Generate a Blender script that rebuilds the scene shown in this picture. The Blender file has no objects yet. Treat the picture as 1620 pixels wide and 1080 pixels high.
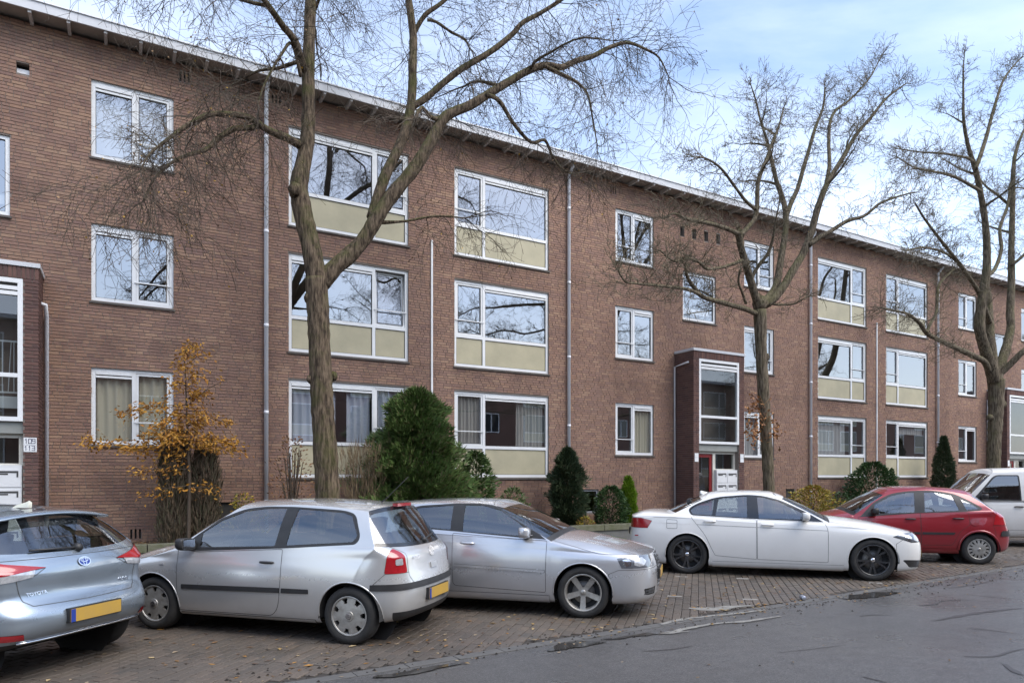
import bpy, bmesh, math, random
import numpy as np
from mathutils import Vector, Matrix
R = math.radians
rnd = random.Random(7)
scene = bpy.context.scene
COL = scene.collection

# ------------------------------------------------------------------ camera
# world: X runs along the facade (right = +), Y runs from the street to the facade, Z up
EYE = 1.72; YAW = 29.74; FPX = 1080.0; HOR = 753.5
FAC = 15.3                                  # facade plane Y
cam_d = bpy.data.cameras.new('camera'); cam = bpy.data.objects.new('camera', cam_d); COL.objects.link(cam)
cam.location = (0, 0, EYE); cam.rotation_euler = (R(90), 0, R(-YAW))
cam_d.sensor_width = 36; cam_d.lens = 24.0; cam_d.shift_y = (HOR - 540) / 1620.0
cam_d.clip_start = 0.05; cam_d.clip_end = 3000
scene.camera = cam

# ------------------------------------------------------------------ sky and sun (bright, thinly clouded afternoon)
SUN_EL, SUN_AZ = 52.0, 150.0                # azimuth of the sun, degrees clockwise from +Y
w = bpy.data.worlds.new('World'); scene.world = w; w.use_nodes = True
nt = w.node_tree; N = nt.nodes; L = nt.links
for n in list(N): N.remove(n)
out = N.new('ShaderNodeOutputWorld'); bg = N.new('ShaderNodeBackground')
sky = N.new('ShaderNodeTexSky'); sky.sky_type = 'NISHITA'; sky.sun_disc = False
sky.sun_elevation = R(SUN_EL); sky.sun_rotation = R(SUN_AZ); sky.air_density = 1.0; sky.dust_density = 1.2; sky.ozone_density = 2.0
tc = N.new('ShaderNodeTexCoord'); mp = N.new('ShaderNodeMapping'); mp.inputs['Scale'].default_value = (1.0, 1.0, 2.6)
mp.inputs['Rotation'].default_value = (0.25, 0.1, 0.5)
nz = N.new('ShaderNodeTexNoise'); nz.inputs['Scale'].default_value = 2.1; nz.inputs['Detail'].default_value = 9; nz.inputs['Roughness'].default_value = .55; nz.inputs['Distortion'].default_value = .5
rp = N.new('ShaderNodeValToRGB'); rp.color_ramp.elements[0].position = .34; rp.color_ramp.elements[1].position = .74
sep = N.new('ShaderNodeSeparateXYZ')
hz = N.new('ShaderNodeMapRange'); hz.inputs[1].default_value = 0.0; hz.inputs[2].default_value = .62; hz.inputs[3].default_value = .36; hz.inputs[4].default_value = .0
add = N.new('ShaderNodeMath'); add.operation = 'ADD'; add.use_clamp = True
mul = N.new('ShaderNodeMath'); mul.operation = 'MULTIPLY'; mul.inputs[1].default_value = .48
mix = N.new('ShaderNodeMix'); mix.data_type = 'RGBA'
L.new(tc.outputs['Generated'], mp.inputs['Vector']); L.new(mp.outputs[0], nz.inputs['Vector']); L.new(nz.outputs['Fac'], rp.inputs[0])
L.new(tc.outputs['Generated'], sep.inputs[0]); L.new(sep.outputs['Z'], hz.inputs[0])
L.new(rp.outputs[0], mul.inputs[0]); L.new(mul.outputs[0], add.inputs[0]); L.new(hz.outputs[0], add.inputs[1])
L.new(add.outputs[0], mix.inputs[0]); L.new(sky.outputs[0], mix.inputs[6]); mix.inputs[7].default_value = (5.0, 5.3, 5.9, 1)
L.new(mix.outputs[2], bg.inputs[0]); bg.inputs[1].default_value = 0.108
L.new(bg.outputs[0], out.inputs[0])
sun_d = bpy.data.lights.new('sun', 'SUN'); sun_d.energy = 1.05; sun_d.angle = R(48); sun_d.color = (1, .95, .88)
sun = bpy.data.objects.new('sun', sun_d); COL.objects.link(sun); sun.location = (0, -20, 40)
az = R(SUN_AZ); el = R(SUN_EL)
sun.rotation_euler = Vector((math.sin(az)*math.cos(el), math.cos(az)*math.cos(el), math.sin(el))).to_track_quat('Z', 'Y').to_euler()
vs = scene.view_settings; vs.view_transform = 'Standard'; vs.look = 'None'; vs.gamma = 1; vs.use_curve_mapping = False
vs.exposure = 1.64
scene.cycles.max_bounces = 8; scene.cycles.transparent_max_bounces = 12; scene.cycles.use_denoising = True
scene.cycles.glossy_bounces = 4; scene.cycles.diffuse_bounces = 3; scene.cycles.caustics_reflective = False; scene.cycles.caustics_refractive = False

# ------------------------------------------------------------------ helpers
_c, _s = math.cos(R(YAW)), math.sin(R(YAW))
def at_Y(px, py, Y):                       # a point seen at photo pixel px, py that stands Y metres from the camera's street line
    u = (px - 810) / FPX; b = Y / (_c - u * _s)
    return Vector((u*b*_c + b*_s, Y, EYE + (HOR - py) / FPX * b))
def at_z(px, py, z=0.0):
    b = (EYE - z) * FPX / (py - HOR); u = (px - 810) / FPX
    return Vector((u*b*_c + b*_s, -u*b*_s + b*_c, z))
def proj(p):
    a = p[0]*_c - p[1]*_s; b = p[0]*_s + p[1]*_c
    if b < .1: return (-9999, -9999, b)
    return (810 + FPX*a/b, HOR - (p[2]-EYE)*FPX/b, b)

class MB:
    """collects geometry for ONE mesh"""
    def __init__(s): s.v = []; s.f = []; s.m = []; s.mi = 0
    def add(s, vs, fs):
        o = len(s.v); s.v += [tuple(p) for p in vs]; s.f += [tuple(i+o for i in f) for f in fs]; s.m += [s.mi]*len(fs)
    def box(s, x0, x1, y0, y1, z0, z1, skip=''):
        vs = [(x0,y0,z0),(x1,y0,z0),(x1,y1,z0),(x0,y1,z0),(x0,y0,z1),(x1,y0,z1),(x1,y1,z1),(x0,y1,z1)]
        fs = {'b':(0,3,2,1),'t':(4,5,6,7),'f':(0,1,5,4),'r':(1,2,6,5),'k':(2,3,7,6),'l':(3,0,4,7)}
        s.add(vs, [f for k, f in fs.items() if k not in skip])
    def prism(s, poly, y0, y1):            # polygon in (x,z) extruded along y
        n = len(poly); vs = [(x, y0, z) for x, z in poly] + [(x, y1, z) for x, z in poly]
        fs = [tuple(range(n)), tuple(range(2*n-1, n-1, -1))] + [(i, i+n, (i+1) % n + n, (i+1) % n) for i in range(n)]
        s.add(vs, fs)
    def tube(s, pts, rad, n=6, cap=True):
        pts = [Vector(p) for p in pts]; k = len(pts)
        if not hasattr(rad, '__len__'): rad = [rad]*k
        vs = []; prev = None
        for i, p in enumerate(pts):
            t = (pts[min(i+1, k-1)] - pts[max(i-1, 0)])
            if t.length < 1e-9: t = Vector((0, 0, 1))
            t.normalize()
            if prev is None:
                a = Vector((0, 0, 1)) if abs(t.z) < .9 else Vector((1, 0, 0)); u = t.cross(a).normalized()
            else:
                u = (prev - t * prev.dot(t)); u = u.normalized() if u.length > 1e-6 else t.orthogonal().normalized()
            prev = u; v = t.cross(u)
            for j in range(n):
                an = 2*math.pi*j/n; vs.append(p + (u*math.cos(an) + v*math.sin(an))*rad[i])
        fs = [(i*n+j, i*n+(j+1) % n, (i+1)*n+(j+1) % n, (i+1)*n+j) for i in range(k-1) for j in range(n)]
        if cap and n > 2: fs += [tuple(range(n-1, -1, -1)), tuple((k-1)*n+j for j in range(n))]
        s.add(vs, fs)
    def lathe(s, prof, n=32, axis='y', o=(0,0,0)):   # prof: (radius, along axis)
        vs = []
        for r, h in prof:
            for j in range(n):
                a = 2*math.pi*j/n; c_, s_ = r*math.cos(a), r*math.sin(a)
                p = (c_, h, s_) if axis == 'y' else (c_, s_, h)
                vs.append((p[0]+o[0], p[1]+o[1], p[2]+o[2]))
        k = len(prof)
        s.add(vs, [(i*n+j, (i+1)*n+j, (i+1)*n+(j+1) % n, i*n+(j+1) % n) for i in range(k-1) for j in range(n)])
    def mesh(s, name, mats, smooth=False):
        me = bpy.data.meshes.new(name); me.from_pydata(s.v, [], s.f)
        for m_ in (mats if isinstance(mats, (list, tuple)) else [mats]): me.materials.append(m_)
        if isinstance(mats, (list, tuple)) and len(mats) > 1: me.polygons.foreach_set('material_index', s.m)
        if smooth: me.polygons.foreach_set('use_smooth', [True]*len(s.f))
        if smooth and len(s.f) < 1500:
            bm_ = bmesh.new(); bm_.from_mesh(me); bmesh.ops.recalc_face_normals(bm_, faces=bm_.faces); bm_.to_mesh(me); bm_.free()
        me.update(); return me
    def build(s, name, mats, parent=None, smooth=False, loc=None):
        return link(name, s.mesh(name, mats, smooth), parent, loc)
def link(name, me, parent=None, loc=None):
    o = bpy.data.objects.new(name, me); COL.objects.link(o)
    if parent is not None: o.parent = parent
    if loc is not None: o.location = loc
    return o
def empty(name, loc=(0,0,0), rz=0.0, parent=None):
    o = bpy.data.objects.new(name, None); COL.objects.link(o); o.location = loc; o.rotation_euler = (0, 0, rz); o.empty_display_size = .2
    if parent is not None: o.parent = parent
    return o
def tag(o, label, cat, group=None):
    o['label'] = label; o['category'] = cat
    if group: o['group'] = group
    return o
def struct(o): o['kind'] = 'structure'; return o
def stuff(o, label=None, cat=None):
    o['kind'] = 'stuff'
    if label: o['label'] = label
    if cat: o['category'] = cat
    return o
def copy_tree(o, parent=None):
    c = o.copy(); COL.objects.link(c); c.parent = parent
    for ch in list(o.children): copy_tree(ch, c)
    return c
def smooth_angle(me, deg=35):
    bm = bmesh.new(); bm.from_mesh(me)
    for f in bm.faces: f.smooth = True
    for e in bm.edges:
        if len(e.link_faces) == 2 and e.calc_face_angle(0) > R(deg): e.smooth = False
    bm.to_mesh(me); bm.free()

# ------------------------------------------------------------------ materials
def mat(name, color=(.5,.5,.5), rough=.6, metal=0.0, coat=0.0, spec=.5, noise=None, bump=None, rand=None, sheen=None):
    """noise=(scale, amount, color2)  bump=(scale, strength)  rand=(list of colours) picked per island"""
    m = bpy.data.materials.new(name); m.use_nodes = True; nt = m.node_tree; N = nt.nodes; L = nt.links
    b = N['Principled BSDF']; b.inputs['Roughness'].default_value = rough; b.inputs['Metallic'].default_value = metal
    b.inputs['Coat Weight'].default_value = coat; b.inputs['Coat Roughness'].default_value = .04; b.inputs['Specular IOR Level'].default_value = spec
    b.inputs['Base Color'].default_value = (*color, 1)
    src = None
    geo = N.new('ShaderNodeNewGeometry')
    if rand:
        r = N.new('ShaderNodeValToRGB'); r.color_ramp.interpolation = 'CONSTANT'
        els = r.color_ramp.elements
        while len(els) < len(rand): els.new(.5)
        for i, c_ in enumerate(rand): els[i].position = i/len(rand); els[i].color = (*c_, 1)
        L.new(geo.outputs['Random Per Island'], r.inputs[0]); src = r.outputs[0]
    if noise:
        n = N.new('ShaderNodeTexNoise'); n.inputs['Scale'].default_value = noise[0]; n.inputs['Detail'].default_value = 6; n.inputs['Roughness'].default_value = .62
        tc = N.new('ShaderNodeTexCoord'); L.new(tc.outputs['Object'], n.inputs['Vector'])
        mr = N.new('ShaderNodeMapRange'); mr.inputs[1].default_value = .35; mr.inputs[2].default_value = .7; mr.inputs[4].default_value = noise[1]
        L.new(n.outputs['Fac'], mr.inputs[0])
        mx = N.new('ShaderNodeMix'); mx.data_type = 'RGBA'; L.new(mr.outputs[0], mx.inputs[0]); mx.inputs[6].default_value = (*color, 1); mx.inputs[7].default_value = (*noise[2], 1)
        if src is not None: L.new(src, mx.inputs[6])
        src = mx.outputs[2]
    if src is not None: L.new(src, b.inputs['Base Color'])
    if bump:
        n = N.new('ShaderNodeTexNoise'); n.inputs['Scale'].default_value = bump[0]; n.inputs['Detail'].default_value = 5
        tc = N.new('ShaderNodeTexCoord'); L.new(tc.outputs['Object'], n.inputs['Vector'])
        bp = N.new('ShaderNodeBump'); bp.inputs['Strength'].default_value = bump[1]; bp.inputs['Distance'].default_value = .01
        L.new(n.outputs['Fac'], bp.inputs['Height']); L.new(bp.outputs[0], b.inputs['Normal'])
    return m
def glass(name, tint=(.75,.8,.78), f0=.16, rough=0.0):
    """clear pane: the share mirrored grows towards grazing angles, the same from both sides"""
    m = bpy.data.materials.new(name); m.use_nodes = True; nt = m.node_tree; N = nt.nodes; L = nt.links
    N.remove(N['Principled BSDF']); o = N['Material Output']
    t = N.new('ShaderNodeBsdfTransparent'); t.inputs[0].default_value = (*tint, 1)
    g = N.new('ShaderNodeBsdfGlossy'); g.inputs['Roughness'].default_value = rough; g.inputs['Color'].default_value = (.95, .97, 1, 1)
    ge = N.new('ShaderNodeNewGeometry'); dt = N.new('ShaderNodeVectorMath'); dt.operation = 'DOT_PRODUCT'; L.new(ge.outputs['Normal'], dt.inputs[0]); L.new(ge.outputs['Incoming'], dt.inputs[1])
    def mth(op, a_, b_):
        n = N.new('ShaderNodeMath'); n.operation = op
        for i, v_ in enumerate((a_, b_)):
            if v_ is None: continue
            if isinstance(v_, (int, float)): n.inputs[i].default_value = v_
            else: L.new(v_, n.inputs[i])
        return n.outputs[0]
    fac = mth('MULTIPLY_ADD', mth('POWER', mth('SUBTRACT', 1.0, mth('ABSOLUTE', dt.outputs['Value'], None)), 5.0), 1-f0); fac.node.inputs[2].default_value = f0
    mx = N.new('ShaderNodeMixShader'); L.new(fac, mx.inputs[0]); L.new(t.outputs[0], mx.inputs[1]); L.new(g.outputs[0], mx.inputs[2]); L.new(mx.outputs[0], o.inputs[0])
    return m
def brick_mat(name, cols, per_object=False, stain=.55):
    m = bpy.data.materials.new(name); m.use_nodes = True; nt = m.node_tree; N = nt.nodes; L = nt.links
    b = N['Principled BSDF']; b.inputs['Roughness'].default_value = .88; b.inputs['Specular IOR Level'].default_value = .25
    r = N.new('ShaderNodeValToRGB'); els = r.color_ramp.elements; r.color_ramp.interpolation = 'LINEAR'
    while len(els) < len(cols): els.new(.5)
    for i, c_ in enumerate(cols): els[i].position = i/(len(cols)-1); els[i].color = (*c_, 1)
    if per_object: oi = N.new('ShaderNodeObjectInfo'); L.new(oi.outputs['Random'], r.inputs[0])
    else: gi = N.new('ShaderNodeNewGeometry'); L.new(gi.outputs['Random Per Island'], r.inputs[0])
    geo = N.new('ShaderNodeNewGeometry')
    # broad soot and weather stains on the wall, drawn out downwards
    mp = N.new('ShaderNodeMapping'); mp.inputs['Scale'].default_value = (1, 1, .45); L.new(geo.outputs['Position'], mp.inputs[0])
    n1 = N.new('ShaderNodeTexNoise'); n1.inputs['Scale'].default_value = .55; n1.inputs['Detail'].default_value = 7; n1.inputs['Roughness'].default_value = .6; L.new(mp.outputs[0], n1.inputs['Vector'])
    mr = N.new('ShaderNodeMapRange'); mr.inputs[1].default_value = .40; mr.inputs[2].default_value = .66; mr.inputs[4].default_value = stain; L.new(n1.outputs['Fac'], mr.inputs[0])
    mx = N.new('ShaderNodeMix'); mx.data_type = 'RGBA'; mx.blend_type = 'MULTIPLY'; L.new(mr.outputs[0], mx.inputs[0]); L.new(r.outputs[0], mx.inputs[6]); mx.inputs[7].default_value = (.52, .50, .52, 1)
    sx = N.new('ShaderNodeSeparateXYZ'); L.new(geo.outputs['Position'], sx.inputs[0])
    wr = N.new('ShaderNodeMath'); wr.operation = 'WRAP'; wr.inputs[1].default_value = 4.45; wr.inputs[2].default_value = 1.70; L.new(sx.outputs['Z'], wr.inputs[0])
    br_ = N.new('ShaderNodeMapRange'); br_.inputs[1].default_value = 3.85; br_.inputs[2].default_value = 4.42; L.new(wr.outputs[0], br_.inputs[0])
    mp3 = N.new('ShaderNodeMapping'); mp3.inputs['Scale'].default_value = (1.6, 1, .35); L.new(geo.outputs['Position'], mp3.inputs[0])
    n3 = N.new('ShaderNodeTexNoise'); n3.inputs['Scale'].default_value = 1.3; n3.inputs['Detail'].default_value = 5; L.new(mp3.outputs[0], n3.inputs['Vector'])
    mr3 = N.new('ShaderNodeMapRange'); mr3.inputs[1].default_value = .42; mr3.inputs[2].default_value = .60; mr3.inputs[4].default_value = stain*.75; L.new(n3.outputs['Fac'], mr3.inputs[0])
    mu3 = N.new('ShaderNodeMath'); mu3.operation = 'MULTIPLY'; L.new(br_.outputs[0], mu3.inputs[0]); L.new(mr3.outputs[0], mu3.inputs[1])
    mx3 = N.new('ShaderNodeMix'); mx3.data_type = 'RGBA'; mx3.blend_type = 'MULTIPLY'; L.new(mu3.outputs[0], mx3.inputs[0]); L.new(mx.outputs[2], mx3.inputs[6]); mx3.inputs[7].default_value = (.45, .45, .48, 1); mx = mx3
    n2 = N.new('ShaderNodeTexNoise'); n2.inputs['Scale'].default_value = 38; n2.inputs['Detail'].default_value = 4; L.new(geo.outputs['Position'], n2.inputs['Vector'])
    mr2 = N.new('ShaderNodeMapRange'); mr2.inputs[3].default_value = .72; mr2.inputs[4].default_value = 1.25; L.new(n2.outputs['Fac'], mr2.inputs[0])
    mx2 = N.new('ShaderNodeMix'); mx2.data_type = 'RGBA'; mx2.blend_type = 'MULTIPLY'; mx2.inputs[0].default_value = 1; L.new(mx.outputs[2], mx2.inputs[6]); L.new(mr2.outputs[0], mx2.inputs[7])
    L.new(mx2.outputs[2], b.inputs['Base Color'])
    bp = N.new('ShaderNodeBump'); bp.inputs['Strength'].default_value = .5; bp.inputs['Distance'].default_value = .006; L.new(n2.outputs['Fac'], bp.inputs['Height']); L.new(bp.outputs[0], b.inputs['Normal'])
    return m
# ================================================================== the brick apartment block
M = {}
BR = [(0.288,0.176,0.130), (0.328,0.201,0.146), (0.268,0.168,0.132), (0.362,0.222,0.154), (0.303,0.188,0.145), (0.384,0.243,0.166), (0.253,0.158,0.129), (0.333,0.205,0.154), (0.281,0.178,0.140), (0.399,0.261,0.180), (0.315,0.193,0.138)]
M['brick'] = brick_mat('brick_wall', BR); M['brick1'] = brick_mat('brick_single', BR, True)
BR2 = [(.135,.076,.065), (.17,.095,.078), (.115,.070,.064), (.15,.086,.074), (.19,.108,.086)]
M['pbrick'] = brick_mat('porch_brick', BR2, stain=.3); M['pbrick1'] = brick_mat('porch_brick_single', BR2, True, stain=.3)
M['mortar'] = mat('mortar', (.24,.195,.165), .95, noise=(2.2, .7, (.15,.13,.115)), bump=(60,.4))
M['white'] = mat('white_frame_paint', (.80,.81,.81), .42, noise=(3.0, .35, (.62,.63,.62)))
M['panel'] = mat('beige_panel', (.49,.445,.30), .55, noise=(1.4, .9, (.38,.345,.235)), bump=(5,.05))
M['sill'] = mat('dark_sill', (.085,.075,.068), .8, noise=(9, .7, (.14,.125,.11)))
M['dark'] = mat('dark_void', (.012,.012,.012), .9)
M['vent'] = mat('vent_dark', (.035,.033,.03), .8)
M['rubber'] = mat('black_seal', (.02,.02,.02), .6)
M['zinc'] = mat('zinc_pipe', (.74,.75,.78), .5, metal=.0, noise=(4, .6, (.80,.81,.83)))
M['fascia'] = mat('fascia_grey_white', (.60,.61,.63), .5, noise=(1.3, .6, (.50,.51,.53)))
M['soffit'] = mat('soffit_boards', (.42,.36,.31), .8, noise=(5, .7, (.30,.26,.23)))
M['rafter'] = mat('rafter_paint', (.60,.58,.56), .7, noise=(6, .6, (.46,.44,.42)))
M['room'] = mat('room_plaster', (.45,.43,.40), .9)
M['concrete'] = mat('porch_concrete', (.30,.31,.29), .8, noise=(4, .6, (.22,.23,.21)))
M['red'] = mat('red_door_paint', (.22,.018,.018), .35, noise=(5, .4, (.17,.015,.015)))
M['cream'] = mat('cream_frame', (.62,.60,.53), .5, noise=(5, .5, (.5,.48,.42)))
M['brass'] = mat('brass', (.6,.5,.32), .35, metal=.8)
M['num'] = mat('number_ink', (.10,.10,.16), .6)
M['glass'] = glass('window_glass', (.97,.98,.97), .34)
M['glassd'] = glass('porch_glass', (.75,.78,.77), .13)
M['roof'] = mat('roof_felt', (.08,.08,.085), .9, noise=(2, .6, (.12,.12,.12)))

PER = 17.82; SPAN = (-8.2, 46.0); ZTOP = 10.03; ZBOT = .12
bld = empty('apartment_building', (SPAN[0], FAC, 0))
tag(bld, 'three-storey brown brick apartment block with white windows and beige panels', 'building')
BL = Vector((SPAN[0], FAC, 0))
def bpart(mb, name, m, parent=None, smooth=False):     # world coordinates in, parented to the building
    o = mb.build(name, m, parent or bld, smooth)
    if (parent or bld) is bld: o.location = -BL
    return o
S_W, S_H, L_W, L_H, T_W, T_H = 1.41, 1.48, 2.76, 2.14, 1.38, 1.45
ZS = (2.34, 5.09, 7.84); ZL = (1.70, 4.45, 7.20)
wins = []                                               # (type, s, z, mirrored)
for k in (0, 1, 2):
    o_ = k*PER
    for fl in range(3):
        wins.append(('S', -.51+o_, ZS[fl], False))
        if k < 2:
            wins += [('L', 3.15+o_, ZL[fl], True), ('L', 7.11+o_, ZL[fl], False), ('S', 12.11+o_, ZS[fl], True)]
        elif fl >= 0: wins.append(('L', 3.15+o_, ZL[fl], True))
for k in (0, 1, 2): wins.append(('T', -3.15+k*PER, 6.46, False))
for fl in range(3): wins.append(('S', 12.11-PER, ZS[fl], True))
DIM = {'S': (S_W, S_H), 'L': (L_W, L_H), 'T': (T_W, T_H)}
openings = [(s, s+DIM[t][0], z, z+DIM[t][1]) for t, s, z, m_ in wins]
PORCH = [(-3.36, -1.28), (14.35, 16.43), (32.17, 34.25)]
PP = .76; PY = FAC - PP; PTOP = 5.40
holes = []                                              # small openings: (s0,s1,z0,z1)
v = at_Y(25.5, 95, FAC); v2 = at_Y(46.5, 119, FAC); holes.append((v.x, v2.x, v2.z, v.z-.02))
for px in (1076, 1095, 1114, 1133):
    a = at_Y(px, 357 + (px-1076)*.22, FAC); holes.append((a.x, a.x+.17, a.z-.30, a.z))
a = at_Y(918, 773, FAC); basement = [(a.x, a.x+.62, .72, 1.36), (19.3, 19.75, .85, 1.3), (1.55, 2.1, .62, 1.2)]
slots = []
for px, py in ((284, 112), (430, 148), (966, 294), (206, 836)):
    a = at_Y(px, py, FAC)
    for i in range(3): slots.append((a.x+i*.075, a.x+i*.075+.035, a.z-.2, a.z))
allop = openings + holes + basement + slots
porch_masks = [(a, b, 0, PTOP-.05) for a, b in PORCH]

def cells(x0, x1, z0, z1, ops):
    xs = sorted({x0, x1, *[v for o in ops for v in o[:2] if x0 < v < x1]}); zs = sorted({z0, z1, *[v for o in ops for v in o[2:] if z0 < v < z1]})
    for i in range(len(xs)-1):
        run = None
        for j in range(len(zs)-1):
            cx, cz = (xs[i]+xs[i+1])/2, (zs[j]+zs[j+1])/2
            if any(o[0] < cx < o[1] and o[2] < cz < o[3] for o in ops):
                if run: yield (xs[i], xs[i+1], *run); run = None
            else: run = (run[0], zs[j+1]) if run else (zs[j], zs[j+1])
        if run: yield (xs[i], xs[i+1], *run)
wall = MB(); YM = FAC + .009
for x0, x1, z0, z1 in cells(SPAN[0], SPAN[1], ZBOT, ZTOP, allop):
    wall.add([(x0,YM,z0),(x1,YM,z0),(x1,YM,z1),(x0,YM,z1)], [(0,1,2,3)])
for o in allop:                                         # reveals
    d = .16; y1 = YM + d; a, b, c_, e = o
    wall.add([(a,YM,c_),(b,YM,c_),(b,YM,e),(a,YM,e),(a,y1,c_),(b,y1,c_),(b,y1,e),(a,y1,e)], [(0,4,5,1),(1,5,6,2),(2,6,7,3),(3,7,4,0)])
wall.box(SPAN[0]+.01, SPAN[1]-.01, YM+.17, YM+.3, ZBOT, ZBOT+.4)
wall.box(SPAN[0], SPAN[0]+.25, YM, FAC+8, ZBOT, ZTOP, 'f'); wall.box(SPAN[1]-.25, SPAN[1], YM, FAC+8, ZBOT, ZTOP, 'f'); wall.box(SPAN[0]+.25, SPAN[1]-.25, FAC+7.8, FAC+8, ZBOT, ZTOP)
wall_o = bpart(wall, 'wall', M['mortar'])

# ---- individual bricks -------------------------------------------------
CH, JT = .0625, .0115
def lay(x0, x1, z0, z1, ops, rr, wild=True, course=CH):
    """brick rectangles on a wall, cut at the openings"""
    n = int(round((z1-z0)/course)); res = []
    for i in range(n):
        za, zb = z0 + i*course + JT/2, z0 + (i+1)*course - JT/2
        row = [o for o in ops if o[2] < zb-.012 and o[3] > za+.012]
        x = x0 - rr.random()*.2 if wild else x0 - (.11 if i % 2 else 0)
        run = 0
        while x < x1:
            if wild:
                hd = rr.random() < .38 or run >= 4; run = 0 if hd else run+1
            else: hd = False
            l = .100 if hd else .211
            segs = [(max(x, x0), min(x+l, x1))]
            for o in row:
                ns = []
                for a, b in segs:
                    if o[1] <= a or o[0] >= b: ns.append((a, b))
                    else:
                        if a < o[0]: ns.append((a, o[0]))
                        if b > o[1]: ns.append((o[1], b))
                segs = ns
            for a, b in segs:
                if b-a > .018: res.append((a, b, za, zb))
            x += l + JT
    return res
rr = random.Random(3)
blist = lay(SPAN[0], SPAN[1], ZBOT, ZTOP, allop + porch_masks, rr)
def vis(b, Y):
    p = proj(((b[0]+b[1])/2, Y, (b[2]+b[3])/2))
    if not (0 < p[0] < 1620 and 0 < p[1] < 1080): return 0
    a = proj((b[0], Y, b[2])); c_ = proj((b[1], Y, b[3])); return abs(c_[0]-a[0])*abs(a[1]-c_[1])
def clear(b):                                           # stretch of wall that nothing stands in front of
    p = proj(((b[0]+b[1])/2, FAC, (b[2]+b[3])/2)); return 62 < p[0] < 410 and 500 < p[1] < 800 and not (235 < p[0] < 360 and p[1] > 540)
full = [b for b in blist if b[1]-b[0] > .2 and clear(b)]
full.sort(key=lambda b: -vis(b, FAC)); pick = set(full[:300])
def brick_face(mb, a, b, z0, z1, Y, rr):
    y = Y - rr.random()*.005; t = rr.uniform(-.0012, .0012); yb = Y + .0105
    vs = [(a,y+t,z0),(b,y-t,z0),(b,y-t,z1),(a,y+t,z1),(a,yb,z0),(b,yb,z0),(b,yb,z1),(a,yb,z1)]
    mb.add(vs, [(0,1,2,3),(0,4,5,1),(1,5,6,2),(2,6,7,3),(3,7,4,0)])
rest = MB()
one = MB(); one.box(0, .211, 0, .0135, 0, CH-JT); one_me = one.mesh('brick', M['brick1'])
for b in blist:
    if b in pick: 
        o = link('brick', one_me, wall_o, (b[0], FAC - rr.random()*.004, b[2]))
    else: brick_face(rest, *b, FAC, rr)
o = rest.build('bricks', M['brick'], wall_o); o['kind'] = 'stuff'

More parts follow.
